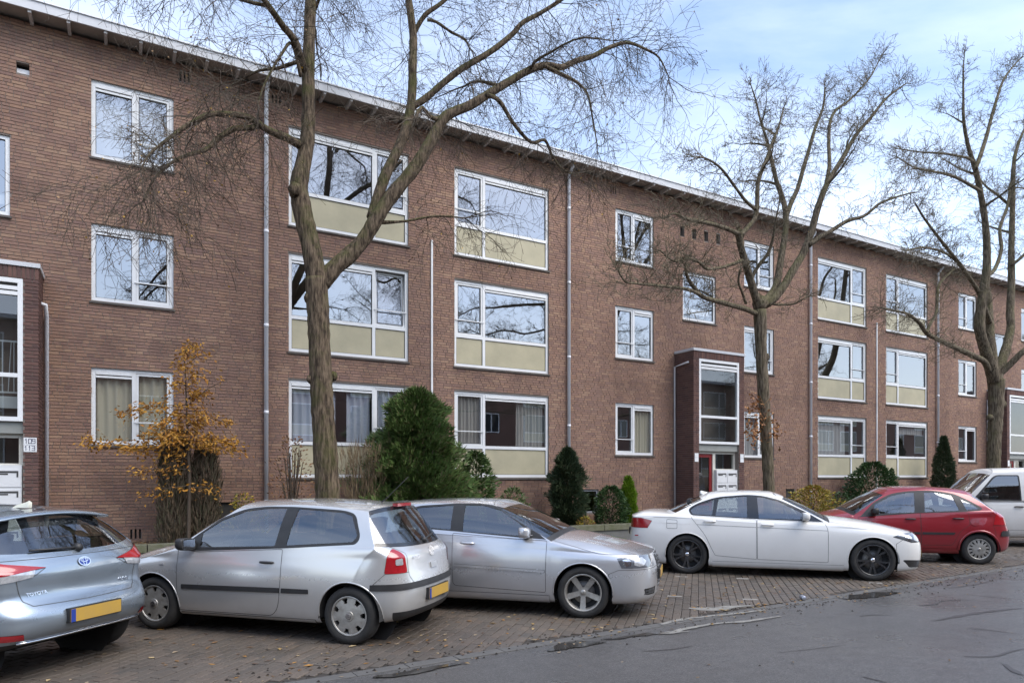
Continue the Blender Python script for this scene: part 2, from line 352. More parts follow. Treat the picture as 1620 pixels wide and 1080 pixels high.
# ---- windows -----------------------------------------------------------
FY0, FY1 = .045, .115                                   # frame depth behind the wall face
def frame_boxes(mb, rects, y0=FY0, y1=FY1):
    for x0, x1, z0, z1 in rects: mb.box(x0, x1, y0, y1, z0, z1)
def ring(x0, x1, z0, z1, t): return [(x0, x0+t, z0, z1), (x1-t, x1, z0, z1), (x0+t, x1-t, z0, z0+t), (x0+t, x1-t, z1-t, z1)]
def fl(x0, x1, w_, mir): return (w_-x1, w_-x0) if mir else (x0, x1)
def make_type(t, mir):
    """meshes of one kind of window, in its own coordinates"""
    P = []
    if t == 'T':
        W_, H_ = T_W, T_H; f_ = MB(); frame_boxes(f_, ring(0, W_, 0, H_, .07)); fr = f_
        lights = [(.07, W_-.07, .07, H_-.07, 'fix')]; panels = []
    elif t == 'S':
        W_, H_ = S_W, S_H; fr = MB(); frame_boxes(fr, ring(0, W_, 0, H_, .07)); m0 = .68
        a, b = fl(m0, m0+.07, W_, mir); frame_boxes(fr, [(a, b, .07, H_-.07)])
        a, b = fl(.07, m0, W_, mir); c_, d = fl(m0+.07, W_-.07, W_, mir)
        lights = [(a, b, .07, H_-.07, 'vent'), (c_, d, .07, H_-.07, 'sash')]; panels = []
    else:
        W_, H_ = L_W, L_H; fr = MB(); frame_boxes(fr, ring(0, W_, 0, H_, .07)); m0 = .80; zt = .72
        a, b = fl(m0, m0+.075, W_, mir); frame_boxes(fr, [(a, b, .07, H_-.07)])
        a, b = fl(.07, m0, W_, mir); c_, d = fl(m0+.075, W_-.07, W_, mir)
        frame_boxes(fr, [(a, b, zt, zt+.075), (c_, d, zt, zt+.075)])
        lights = [(a, b, zt+.075, H_-.07, 'sash'), (c_, d, zt+.075, H_-.07, 'vent')]; panels = [(a, b, .07, zt), (c_, d, .07, zt)]
    P.append(('window', fr, M['white']))
    for x0, x1, z0, z1, kind in lights:
        if kind == 'sash':
            s_ = MB(); frame_boxes(s_, ring(x0+.004, x1-.004, z0+.004, z1-.004, .05), FY0+.012, FY1-.01); P.append(('sash', s_, M['white']))
            g = MB(); g.box(x0+.054, x1-.054, .085, .092, z0+.054, z1-.054, 'btrkl'); P.append(('pane', g, M['glass']))
            b_ = MB(); zb = z0 + (z1-z0)*.27; b_.box(x0-.03, x1+.03, FY0-.022, FY0-.004, zb, zb+.022); b_.box(x0-.03, x0-.01, FY0-.004, FY0+.001, zb, zb+.022); b_.box(x1+.01, x1+.03, FY0-.004, FY0+.001, zb, zb+.022)
            P.append(('safety_bar', b_, M['white']))
            sl = MB(); frame_boxes(sl, ring(x0+.048, x1-.048, z0+.048, z1-.048, .010), FY0+.008, FY0+.02); P.append(('seal', sl, M['rubber']))
        elif kind == 'vent':
            vg = MB(); h = .125
            vg.box(x0+.002, x1-.002, FY0-.012, FY1-.02, z1-h*.52, z1-.002); vg.box(x0+.002, x1-.002, FY0-.002, FY1-.02, z1-h, z1-h*.68)
            P.append(('vent_grille', vg, M['white']))
            vd = MB(); vd.box(x0+.004, x1-.004, FY0+.02, FY1-.03, z1-h*.69, z1-h*.51); P.append(('vent_slot', vd, M['vent']))
            g = MB(); g.box(x0, x1, .080, .087, z0, z1-h, 'btrkl'); P.append(('pane', g, M['glass']))
            sl = MB(); frame_boxes(sl, ring(x0+.001, x1-.001, z0+.001, z1-h-.001, .009), FY0+.012, FY0+.024); P.append(('seal', sl, M['rubber']))
        else:
            g = MB(); g.box(x0, x1, .080, .087, z0, z1, 'btrkl'); P.append(('pane', g, M['glass']))
            sl = MB(); frame_boxes(sl, ring(x0+.001, x1-.001, z0+.001, z1-.001, .009), FY0+.012, FY0+.024); P.append(('seal', sl, M['rubber']))
    for x0, x1, z0, z1 in panels:
        g = MB(); g.box(x0, x1, .068, .09, z0, z1); P.append(('panel', g, M['panel']))
        sl = MB(); frame_boxes(sl, ring(x0+.001, x1-.001, z0+.001, z1-.001, .008), .055, .067); P.append(('seal', sl, M['rubber']))
    sl = MB(); sl.add([(-.03,-.035,-.055),(W_+.03,-.035,-.055),(W_+.03,-.035,-.02),(-.03,-.035,-.02),(-.03,.07,-.055),(W_+.03,.07,-.055),(W_+.03,.07,-.001),(-.03,.07,-.001)],
                      [(0,1,2,3),(3,2,6,7),(0,3,7,4),(1,5,6,2),(0,4,5,1),(4,7,6,5)])
    P.append(('sill', sl, M['sill']))
    return [(n, mb.mesh(n, m_), None) for n, mb, m_ in P]
types = {}
win_objs = {}
for t, s, z, mir in wins:
    if (t, mir) not in types: types[(t, mir)] = make_type(t, mir)
    root = None
    for n, me, _ in types[(t, mir)]:
        if n == 'window': root = link('window', me, bld); root.location = Vector((s, FAC, z)) - BL
        else: link(n, me, root)
    win_objs[(t, round(s, 2), round(z, 2))] = root
# one light on the first floor stands ajar: its sash and pane lean inwards
for c_ in win_objs[('L', 3.15, 4.45)].children:
    if c_.name.split('.')[0] == 'sash' or (c_.name.split('.')[0] == 'pane' and c_.dimensions.x < 1) :
        c_.location = (0, math.sin(R(4))*-.80+.012, .003); c_.rotation_euler = (R(-4), 0, 0)
# small vent openings and basement lights
for i, (a, b, c_, d) in enumerate(holes):
    m_ = MB(); m_.box(a, b, FAC+.10, FAC+.14, c_, d if i else c_+(d-c_)*.62); bpart(m_, 'vent_cover', M['zinc'] if i == 0 else M['vent'])
    if i == 0: m_ = MB(); m_.box(a, b, FAC+.15, FAC+.17, c_, d); bpart(m_, 'vent_back', M['dark'])
for a, b, c_, d in slots:
    m_ = MB(); m_.box(a, b, FAC+.05, FAC+.07, c_, d); bpart(m_, 'vent_slot', M['dark'])
M['bgrey'] = mat('basement_frame', (.30,.31,.33), .6)
for i, (a, b, c_, d) in enumerate(basement):
    m_ = MB(); [m_.box(x0, x1, FAC+.04, FAC+.09, z0, z1) for x0, x1, z0, z1 in ring(a, b, c_, d, .045)]; wo = bpart(m_, 'basement_window', M['bgrey'] if i == 0 else M['vent'])
    m_ = MB(); m_.box(a+.045, b-.045, FAC+.06, FAC+.07, c_+.045, d-.045); bpart(m_, 'pane', M['glassd'], wo) if i == 0 else bpart(m_, 'grille', M['vent'], wo)
# rooms behind the glass
rm = MB()
for z in (1.35, 4.10, 6.85, 9.62): rm.box(SPAN[0]+.25, SPAN[1]-.25, FAC+.18, FAC+5, z-.15, z+.02)
rm.box(SPAN[0]+.25, SPAN[1]-.25, FAC+4.6, FAC+4.8, ZBOT, ZTOP)
for k in (-1, 0, 1, 2):
    for d in (-3.7, -.95, 2.6, 6.5, 10.45, 14.0):
        x = d + k*PER
        if SPAN[0]+.5 < x < SPAN[1]-.5: rm.box(x-.06, x+.06, FAC+.17, FAC+4.6, ZBOT, ZTOP)
bpart(rm, 'partition', M['room'])

# ---- roof --------------------------------------------------------------
OV = .45
r_ = MB(); r_.box(SPAN[0]-.3, SPAN[1]+.3, FAC-OV+.06, FAC+8.4, ZTOP+.115, ZTOP+.19); roof = bpart(r_, 'roof', M['roof'])
r_ = MB(); r_.box(SPAN[0]-.3, SPAN[1]+.3, FAC-OV+.04, FAC+.3, ZTOP+.09, ZTOP+.112); bpart(r_, 'soffit', M['soffit'], roof).location = -BL*0
for x in np.arange(SPAN[0], SPAN[1], 2.97):
    r_ = MB(); r_.box(x+.002, x+2.968, FAC-OV, FAC-OV+.036, ZTOP+.03, ZTOP+.195); bpart(r_, 'fascia_board', M['fascia'], roof)
r_ = MB(); r_.box(SPAN[0]-.3, SPAN[1]+.3, FAC-OV-.025, FAC-OV+.10, ZTOP+.198, ZTOP+.222); bpart(r_, 'roof_trim', M['zinc'], roof)
rme = None
for x in np.arange(SPAN[0]+.3, SPAN[1], .585):
    if rme is None: r_ = MB(); r_.box(0, .055, 0, OV+.05, 0, .10); rme = r_.mesh('rafter', M['rafter'])
    link('rafter', rme, roof, (x, FAC-OV+.037, ZTOP-.012))
# ---- downpipes, cables -------------------------------------------------
for x in [2.67+k*PER for k in (0, 1, 2)] + [10.47+k*PER for k in (-1, 0, 1)]:
    if not SPAN[0] < x < SPAN[1]: continue
    p = MB(); y = FAC-.075; p.tube([(x, y-.18, ZTOP+.08), (x, y-.18, ZTOP-.02), (x, y, ZTOP-.22), (x, y, .2)], .044, 10)
    po = bpart(p, 'downpipe', M['zinc'], smooth=True)
    for z in (1.15, 3.05, 4.9, 6.9, 8.9):
        c_ = MB(); c_.tube([(x, y, z), (x, y, z+.07)], .051, 10); c_.box(x-.012, x+.012, y+.03, FAC+.0, z+.02, z+.05); bpart(c_, 'pipe_clip', M['zinc'], po, True)
for k in (0, 1):
    p = MB(); x = 6.5+k*PER; p.box(x-.022, x+.022, FAC-.035, FAC-.006, .4, 7.42); bpart(p, 'cable_duct', M['white'])
# ---- porches -----------------------------------------------------------
def digits(mb, txt, x, z, h, y):
    seg = {'0': [(0,0,1,0),(0,1,1,1),(0,0,0,1),(1,0,1,1)], '1': [(.5,0,.5,1),(.2,.8,.5,1)], '9': [(0,1,1,1),(0,.5,1,.5),(0,.5,0,1),(1,0,1,1),(0,0,1,0)], '3': [(0,1,1,1),(.2,.5,1,.5),(0,0,1,0),(1,0,1,1)]}
    w_ = h*.55; t = h*.07
    for ch in txt:
        for a, b, c_, d in seg[ch]:
            p = Vector((x+a*w_, 0, z+b*h)); q = Vector((x+c_*w_, 0, z+d*h)); dr = (q-p).normalized(); nn = Vector((-dr.z, 0, dr.x))*t
            e = dr*t; vs = [p-e-nn, q+e-nn, q+e+nn, p-e+nn]; mb.add([(v_.x, y, v_.z) for v_ in vs], [(0,1,2,3)])
        x += w_ + h*.16
M['mailgap'] = mat('letter_slot', (.05,.05,.05), .6)
M['mailbox'] = mat('mailbox_enamel', (.72,.73,.73), .4, noise=(4, .4, (.6,.61,.62)))
porch_single = []
for pi, (x0, x1) in enumerate(PORCH):
    w0, w1 = x0+.215, x1-.215; root = MB()
    zw0, zw1 = 2.68, 5.15
    op = [(w0, w1, .1, zw1)]
    for a, b, c_, d in cells(x0, x1, .1, PTOP-.02, op): root.add([(a,PY,c_),(b,PY,c_),(b,PY,d),(a,PY,d)], [(0,1,2,3)])
    root.add([(x0,PY,.1),(x0,FAC,.1),(x0,FAC,PTOP-.02),(x0,PY,PTOP-.02)], [(0,3,2,1)]); root.add([(x1,PY,.1),(x1,FAC,.1),(x1,FAC,PTOP-.02),(x1,PY,PTOP-.02)], [(0,1,2,3)])
    for x in (w0, w1): root.add([(x,PY,.1),(x,PY+.3,.1),(x,PY+.3,zw1),(x,PY,zw1)], [(0,1,2,3)])
    root.add([(w0,PY,zw1),(w1,PY,zw1),(w1,PY+.3,zw1),(w0,PY+.3,zw1)], [(0,1,2,3)])
    root.box(x0+.01, x1-.01, PY+.01, FAC, PTOP-.1, PTOP-.03)
    pr = bpart(root, 'porch', M['mortar'])
    pb = MB(); rr2 = random.Random(20+pi); ZC = .1
    zsold = zw1+.015
    flist = lay(x0, x1, ZC, ZC+int((zsold-ZC)/CH)*CH, op, rr2, False)
    for b in flist:
        brick_face(pb, *b, PY-.010, rr2)
    for side, X in ((0, x0), (1, x1)):
        for i in range(int((PTOP-.05-ZC)/CH)):
            y = PY + (0.0 if i % 2 else -.1)
            while y < FAC:
                a, b = max(y, PY-.008), min(y+.211, FAC-.002); za, zb = ZC+i*CH+JT/2, ZC+(i+1)*CH-JT/2
                if b-a > .02:
                    xo = X + (.0105+rr2.random()*.003)*(1 if side else -1); vs = [(xo,a,za),(xo,b,za),(xo,b,zb),(xo,a,zb),(X,a,za),(X,b,za),(X,b,zb),(X,a,zb)]
                    fs = [(0,1,2,3),(0,4,5,1),(1,5,6,2),(2,6,7,3),(3,7,4,0)]
                    pb.add(vs, fs if side else [f[::-1] for f in fs])
                y += .211 + JT
    o = pb.build('bricks', M['pbrick'], pr); o['kind'] = 'stuff'
    x = x0+.004; sm = None                                  # soldier course, brick by brick
    while x < x1-.03:
        if sm is None: q = MB(); q.box(0, .052, 0, .014, 0, .205); sm = q.mesh('soldier_brick', M['pbrick1'])
        link('soldier_brick', sm, pr, (x, PY-.013-rr2.random()*.003, zsold)); x += .0635
    q = MB(); q.box(x0-.035, x1+.035, PY-.04, PY+.02, PTOP-.03, PTOP+.045); q.box(x0-.035, x0+.01, PY+.02, FAC-.012, PTOP-.03, PTOP+.045); q.box(x1-.01, x1+.035, PY+.02, FAC-.012, PTOP-.03, PTOP+.045); bpart(q, 'coping', M['fascia'], pr)
    q = MB(); q.box(x0+.01, x1-.01, PY+.02, FAC-.012, PTOP-.02, PTOP+.02); bpart(q, 'porch_roof', M['roof'], pr)
    # tall stair light
    ya, yb = PY-.012, PY+.06
    q = MB(); [q.box(a, b, ya, yb, c_, d) for a, b, c_, d in ring(w0+.002, w1-.002, zw0, zw1, .075)]; q.box(w0+.077, w1-.077, ya+.004, yb, 3.44, 3.51); q.box(w0+.077, w1-.077, ya+.003, yb, zw1-.20, zw1-.135); q.box(w0+.077, w1-.077, ya+.006, yb, zw1-.29, zw1-.225)
    bpart(q, 'stair_window_frame', M['white'], pr)
    q = MB(); q.box(w0+.08, w1-.08, PY+.04, PY+.046, 3.512, zw1-.292, 'btrkl'); bpart(q, 'pane', M['glassd'], pr); q = MB(); q.box(w0+.08, w1-.08, PY+.04, PY+.046, zw0+.078, 3.438, 'btrkl'); bpart(q, 'pane', M['glassd'], pr)
    q = MB(); q.box(w0+.08, w1-.08, PY+.02, PY+.03, zw1-.23, zw1-.2); q.box(w0+.08, w1-.08, PY+.02, PY+.03, zw1-.135, zw1-.078); bpart(q, 'vent_slot', M['vent'], pr)
    # stairwell behind
    q = MB(); q.box(x0+.02, x1-.02, FAC+.19, FAC+.6, 2.55, 3.05); q.box(w0-.05, w1+.05, PY+.08, FAC+.6, 2.50, 2.60); bpart(q, 'landing', M['cream'], pr)
    ra = w0+.02 if pi else w0-.1; rb = w0+.66 if pi else w1-.12
    q = MB(); q.box(ra, rb, FAC-.14, FAC-.11, 4.14, 4.17); q.box(ra, rb, FAC-.14, FAC-.11, 3.22, 3.25); bpart(q, 'handrail', M['white'], pr)
    nb = 0; x = ra+.02
    while x < rb-.01:
        q = MB(); dx = .045*(nb % 2)*(1 if pi == 0 else 0); q.tube([(x, FAC-.125, 3.25), (x+dx, FAC-.125, 4.14)], .008, 5); bpart(q, 'baluster', M['white'], pr); x += .085; nb += 1
    q = MB(); q.box(ra, rb, FAC-.16, FAC-.09, 2.95, 3.16); bpart(q, 'stair_string', M['white'], pr)
    # entrance: grey lintel, frame, red door, letterboxes
    yd = PY+.14
    q = MB(); q.box(w0+.001, w1-.001, PY+.05, PY+.26, 2.47, 2.679); bpart(q, 'lintel', M['concrete'], pr)
    xm = w0 + .70; zt = 2.47
    q = MB(); q.box(w0+.001, w0+.045, yd, yd+.08, .22, zt-.075); q.box(w0+.001, w1-.001, yd, yd+.08, zt-.075, zt-.001); q.box(xm, xm+.11, yd, yd+.08, .22, zt-.075); q.box(w1-.075, w1-.001, yd, yd+.08, .22, zt-.075); q.box(xm+.11, w1-.075, yd+.002, yd+.08, 1.86, 1.95)
    bpart(q, 'door_frame', M['cream'], pr)
    q = MB(); [q.box(a, b, yd+.03, yd+.07, c_, d) for a, b, c_, d in ring(w0+.047, xm-.002, .24, zt-.077, .105)]; q.box(w0+.15, xm-.105, yd+.03, yd+.07, .345, .72); q.box(w0+.15, xm-.105, yd+.032, yd+.068, .86, .93)
    do = bpart(q, 'door', M['red'], pr)
    q = MB(); q.box(w0+.152, xm-.107, yd+.045, yd+.05, .72, zt-.18, 'btrkl'); bpart(q, 'pane', M['glassd'], pr)
    q = MB(); q.tube([(xm-.05, yd+.03, 1.15), (xm-.05, yd-.02, 1.15), (xm-.14, yd-.02, 1.15)], .012, 6); q.box(xm-.07, xm-.03, yd+.022, yd+.029, 1.05, 1.25); bpart(q, 'door_handle', M['brass'], pr)
    q = MB(); q.box(xm+.111, w1-.076, yd+.045, yd+.05, 1.951, zt-.076, 'btrkl'); bpart(q, 'pane', M['glassd'], pr)
    bx0, bx1 = xm+.06, w1-.02
    q = MB(); q.box(bx0, bx1, yd-.10, yd+.001, .45, 1.92); mp_ = bpart(q, 'letterbox_cabinet', M['mailbox'], pr)
    for c_ in range(2):
        for r2 in range(4):
            wd = (bx1-bx0)/2; ax = bx0 + c_*wd; az_ = 1.92 - .08 - r2*.35
            q = MB(); q.box(ax+.012, ax+wd-.012, yd-.112, yd-.1015, az_-.30, az_+.005); bpart(q, 'letterbox_door', M['mailbox'], pr)
            q = MB(); q.box(ax+.05, ax+wd-.05, yd-.118, yd-.1125, az_-.055, az_-.022); q.box(ax+wd-.075, ax+wd-.05, yd-.118, yd-.1125, az_-.13, az_-.0555); bpart(q, 'letter_slot', M['mailgap'], pr)
            q = MB(); q.box(ax+.055, ax+wd*.55, yd-.116, yd-.1125, az_-.09, az_-.066); bpart(q, 'name_card', M['vent'], pr)
    q = MB(); q.box(w0+.001, w1-.001, PY-.35, PY+.3, .0, .22); bpart(q, 'doorstep', M['concrete'], pr)
    # number plates on the piers
    for side in ((1,) if pi == 0 else (0, 1)):
        xa = (x1-.206 if pi == 0 else x1-.175) if side else x0+.03; xb = xa+(.19 if pi == 0 else .145); q = MB(); q.box(xa, xb, PY-.026, PY-.0155, 2.15, 2.40); pl = bpart(q, 'number_plate', M['white'], pr)
        q = MB(); q.box(xa+.01, xb-.01, PY-.0275, PY-.0265, 2.272, 2.276)
        if pi == 0: digits(q, '109', xa+.018, 2.300, .075, PY-.0285); digits(q, '113', xa+.014, 2.178, .075, PY-.0285)
        bpart(q, 'number', M['num'], pr)
    if pi != 1: continue
for pi, (x0, x1) in enumerate(PORCH):
    q = MB(); X = x1+.07 if pi == 0 else x0-.06; y = FAC-.06
    if pi == 0: q.tube([(x1-.02, y-.25, 4.86), (X, y-.25, 4.84), (X, y, 4.66), (X, y, .2)], .036, 9)
    else: q.tube([(X+.02, y-.55, 5.05), (X, y-.5, 5.04), (X, y, 4.98), (X, y, .2)], .03, 9)
    bpart(q, 'porch_downpipe', M['zinc'], smooth=True)

# ---- curtains and blinds (each hangs free inside its room) --------------
def curtain(name, label, cat, x0, x1, z0, z1, m_, amp=.03, wl=.16, y=.17, drift=0.0):
    q = MB(); n = max(8, int((x1-x0)/wl*10)); rr3 = random.Random(int(x0*100)); ph = rr3.random()*6; vs = []
    for j in range(5):
        for i in range(n+1):
            t = i/n; x = x0+(x1-x0)*t; k = j/4
            yy = FAC+y+amp*math.sin(x/wl*6.283+ph+.6*math.sin(x*3+k))*(.6+.4*k) + amp*.4*math.sin(x/wl*2.7+k*1.5)
            vs.append((x+drift*(1-k)*(t-.5), yy, z0+(z1-z0)*k))
    q.add(vs, [(j*(n+1)+i, j*(n+1)+i+1, (j+1)*(n+1)+i+1, (j+1)*(n+1)+i) for j in range(4) for i in range(n)])
    return tag(q.build(name, m_, None, True), label, cat)
def cloth(name, c_): return mat(name, c_, .9)
cc, cb, cg, cl_ = cloth('cream_curtain', (.72,.69,.54)), cloth('blue_white_curtain', (.60,.65,.76)), cloth('grey_blind', (.45,.45,.42)), cloth('lace_curtain', (.48,.50,.50))
curtain('curtain', 'cream pleated curtain drawn across the ground-floor window behind the golden tree', 'curtain', -.45, .85, 2.36, 3.8, cc)
curtain('curtain', 'pale blue curtain at the left of the ground-floor window behind the big trunk', 'curtain', 3.2, 4.10, 2.3, 3.8, cb, .035, .17)
curtain('curtain', 'pale blue curtain just left of the dark gap, beside the big trunk', 'curtain', 4.13, 4.22, 2.3, 3.8, cb, .04, .13)
curtain('curtain', 'pale blue curtain just right of the dark gap, behind the big trunk', 'curtain', 4.46, 5.02, 2.3, 3.8, cb, .035, .15)
curtain('curtain', 'pale blue curtain in the narrow light above the big conifer bush', 'curtain', 5.08, 5.84, 2.3, 3.8, cb, .035, .17)
curtain('blind', 'grey vertical blind at the right of the ground-floor window behind the silver hatchbacks', 'blind', 8.95, 9.80, 2.4, 3.8, cg, .03, .10)
curtain('blind', 'grey vertical blind in the narrow light beside the big conifer bush', 'blind', 7.17, 7.95, 2.4, 3.8, cg, .03, .10)
curtain('curtain', 'beige curtain in the ground-floor window left of the red entrance door', 'curtain', 12.85, 13.45, 2.36, 3.8, cc, .03, .1)
curtain('curtain', 'grey lace curtain in the ground-floor window behind the slim trunk', 'curtain', 17.3, 18.6, 2.36, 3.8, cl_, .02, .14)
curtain('blind', 'pale blind in the top-floor window left of the big tree', 'blind', -.45, .85, 7.9, 9.25, cg, .006, .2, .2)
curtain('curtain', 'pale net curtain in the ground-floor window behind the dark laurel bush', 'curtain', 21.0, 22.7, 2.4, 3.8, cl_, .02, .2)
curtain('curtain', 'short pale valance in the ground-floor window beside the dark cypress', 'curtain', 25.8, 27.6, 3.35, 3.8, cl_, .02, .14)
# ================================================================== ground
def ground_mat(name, c1, c2, c3, rough, wet=0.0, sc=1.0):
    m = bpy.data.materials.new(name); m.use_nodes = True; nt = m.node_tree; N = nt.nodes; L = nt.links; b = N['Principled BSDF']
    geo = N.new('ShaderNodeNewGeometry')
    def nz(s, det=5, ro=.6):
        n = N.new('ShaderNodeTexNoise'); n.inputs['Scale'].default_value = s; n.inputs['Detail'].default_value = det; n.inputs['Roughness'].default_value = ro; L.new(geo.outputs['Position'], n.inputs['Vector']); return n
    def rng(n, a, b_, c_=0., d=1.):
        r = N.new('ShaderNodeMapRange'); r.inputs[1].default_value = a; r.inputs[2].default_value = b_; r.inputs[3].default_value = c_; r.inputs[4].default_value = d; L.new(n.outputs[0], r.inputs[0]); return r
    def mx(f, a, b_, mode='MIX'):
        x = N.new('ShaderNodeMix'); x.data_type = 'RGBA'; x.blend_type = mode
        if hasattr(f, 'outputs'): L.new(f.outputs[0], x.inputs[0])
        else: x.inputs[0].default_value = f
        for v_, k in ((a, 6), (b_, 7)):
            if isinstance(v_, tuple): x.inputs[k].default_value = (*v_, 1)
            else: L.new(v_, x.inputs[k])
        return x.outputs[2]
    big = rng(nz(.35*sc, 6), .35, .68); col = mx(big, c1, c2)
    mid = rng(nz(7*sc, 6, .75), .40, .64, 0, .55); col = mx(mid, col, tuple(v_*.62 for v_ in c1))
    fine = rng(nz(34*sc, 6, .95), .44, .60); col = mx(fine, col, c3)
    spk = rng(nz(60*sc, 3, .8), .60, .66, 0, .9); col = mx(spk, col, tuple(min(1, v_*2.2) for v_ in c2))
    L.new(col, b.inputs['Base Color'])
    rg = rng(nz(.5*sc, 5), .4, .65, rough, max(.12, rough-wet)); L.new(rg.outputs[0], b.inputs['Roughness'])
    bp = N.new('ShaderNodeBump'); bp.inputs['Strength'].default_value = .55; bp.inputs['Distance'].default_value = .006; L.new(nz(150*sc, 3).outputs[0], bp.inputs['Height']); L.new(bp.outputs[0], b.inputs['Normal'])
    return m
M['asphalt'] = ground_mat('wet_asphalt', (.115,.110,.105), (.150,.143,.136), (.032,.031,.031), .44, .24)
M['paverbed'] = mat('paver_bed_sand', (.035,.030,.026), .95, noise=(6, .8, (.06,.052,.044)))
PV = [(.096,.081,.066), (.116,.096,.078), (.088,.077,.065), (.134,.107,.084), (.106,.091,.075), (.122,.097,.077), (.092,.079,.066)]
def paver_mat(name, per_object):
    m = brick_mat(name, PV, per_object, .5); b = m.node_tree.nodes['Principled BSDF']; b.inputs['Roughness'].default_value = .55; b.inputs['Specular IOR Level'].default_value = .45
    N = m.node_tree.nodes; L = m.node_tree.links; g = N.new('ShaderNodeNewGeometry'); n = N.new('ShaderNodeTexNoise'); n.inputs['Scale'].default_value = .8; n.inputs['Detail'].default_value = 6; L.new(g.outputs['Position'], n.inputs['Vector'])
    r = N.new('ShaderNodeMapRange'); r.inputs[1].default_value = .38; r.inputs[2].default_value = .66; r.inputs[3].default_value = .75; r.inputs[4].default_value = .30; L.new(n.outputs[0], r.inputs[0]); L.new(r.outputs[0], b.inputs['Roughness'])
    return m
M['paver'] = paver_mat('clay_paver', False); M['paver1'] = paver_mat('clay_paver_single', True)
M['slab'] = mat('concrete_slab', (.20,.195,.185), .85, noise=(3, .8, (.13,.128,.12)), bump=(50,.3))
M['kerb'] = mat('kerb_concrete', (.25,.245,.23), .85, noise=(4, .8, (.15,.15,.13)), bump=(40,.4))
M['gutter'] = mat('gutter_concrete', (.085,.082,.078), .7, noise=(1.6, .8, (.17,.163,.15)), bump=(40,.3))
M['soil'] = mat('garden_soil', (.045,.034,.025), .95, noise=(5, .9, (.085,.06,.038)), bump=(25, 1.0))
M['moss'] = mat('mossy_coping', (.10,.105,.055), .95, noise=(6, .9, (.17,.16,.12)), bump=(40, .8))
M['plaster'] = mat('low_wall_render', (.15,.15,.14), .9, noise=(3, .8, (.10,.10,.09)), bump=(30, .3))
YR, YP, YK, YG = 6.20, 10.55, 10.70, 13.45              # road edge, parking edge, kerb back, garden wall
def YE(x): return 5.83 + .0507*x                        # the asphalt edge runs slightly askew to the facade
EA = math.atan(.0507)
g = MB(); g.add([(-1500,-1500,-.02),(1500,-1500,-.02),(1500,1500,-.02),(-1500,1500,-.02)], [(0,1,2,3)]); struct(g.build('ground', M['soil']))
g = MB(); nx = 60
g.add([(-70+i*3.5, (y if y < 0 else YE(-70+i*3.5)-.155), 0) for y in (-6.5, 1) for i in range(nx)], [(i, i+1, nx+i+1, nx+i) for i in range(nx-1)])
road = struct(g.build('road', M['asphalt']))
# gutter strip: rows of worn concrete pieces between asphalt and clay pavers
g = MB(); g.add([(-70,YE(-70)-.2,-.004),(135,YE(135)-.2,-.004),(135,YE(135),-.004),(-70,YE(-70),-.004)], [(0,1,2,3)]); gut = struct(g.build('gutter', M['paverbed']))
rr = random.Random(11); rest = MB(); singles = []
for row in range(1):
    x = -12 - rr.random()*.5
    while x < 50:
        l = .50 + rr.uniform(-.01, .01); y0 = YE(x)-.152
        b = (x, x+l-.008, y0, y0+.142); p = proj((x+l/2, y0+.07, 0)); vis_ = 0 < p[0] < 1620 and p[1] < 1080
        if vis_ and p[2] < 14: singles.append(b)
        else:
            q_ = len(rest.v); rest.box(b[0], b[1], b[2], b[3], -.0035, .003+rr.random()*.003, 'b')
            for i_ in range(q_, len(rest.v)): rest.v[i_] = (rest.v[i_][0], rest.v[i_][1]+(rest.v[i_][0]-b[0])*.0507, rest.v[i_][2])
        x += l
for b in singles:
    q = MB(); q.box(0, b[1]-b[0], 0, b[3]-b[2], 0, .007+rr.random()*.003, 'b'); link('gutter_slab', q.mesh('gutter_slab', M['gutter']), gut, (b[0], b[2], -.0035)).rotation_euler = (0, 0, EA)
o = rest.build('gutter_slabs', M['gutter'], gut); o['kind'] = 'stuff'
# clay pavers of the parking strip, laid in rows at 45 degrees
g = MB(); g.box(-70, 135, 4.9, YP, -.018, -.008); park = struct(g.build('parking_pavement', M['paverbed']))
PL, PW, GJ = .205, .103, .007; c45 = math.sqrt(.5)
def fr45(u, v_): return ((u - v_)*c45, (u + v_)*c45)     # u runs along (+X,+Y)
rr = random.Random(5); rest = MB(); cand = []; allp = []
for i in range(int(-40/PW), int(46/PW)):
    v0 = i*PW
    ulo = max((5.0/c45 - v0), (-13/c45 + v0)) - .3; uhi = min(YP/c45 - v0, 44/c45 + v0) + .3
    u = math.floor(ulo/PL)*PL + (PL/2 if i % 2 else 0)
    while u < uhi:
        cu, cv = u+PL/2, v0+PW/2; X, Y = fr45(cu, cv)
        if YE(X)+.05 < Y < YP-.02 and -13 < X < 44: allp.append((u, v0, X, Y))
        u += PL
def under_car(X, Y): return False
def visp(p):
    q = proj((p[2], p[3], 0)); return 1/q[2] if (10 < q[0] < 1610 and 780 < q[1] < 1075) else 0
near = [p for p in allp if visp(p) > 0 and (proj((p[2], p[3], 0))[1] > 1030 or (proj((p[2], p[3], 0))[0] > 1040 and proj((p[2], p[3], 0))[1] > 925))]
near.sort(key=lambda p: -visp(p)); pick = set(near[:300])
q = MB(); l2, w2, ch = (PL-GJ)/2, (PW-GJ)/2, .006
def paver(mb, cx, cy, z, rot, tx, ty, white=False):
    ca, sa = math.cos(rot), math.sin(rot); vs = []
    for hx, hy, zz in ((l2, w2, -.012), (l2, w2, z-ch*.8), (l2-ch, w2-ch, z)):
        for sx, sy in ((-1,-1),(1,-1),(1,1),(-1,1)):
            x, y = sx*hx, sy*hy; vs.append((cx+x*ca-y*sa, cy+x*sa+y*ca, zz + (tx*x+ty*y if zz > 0 else 0)))
    mb.add(vs, [(0,1,5,4),(1,2,6,5),(2,3,7,6),(3,0,4,7),(4,5,9,8),(5,6,10,9),(6,7,11,10),(7,4,8,11),(8,9,10,11)])
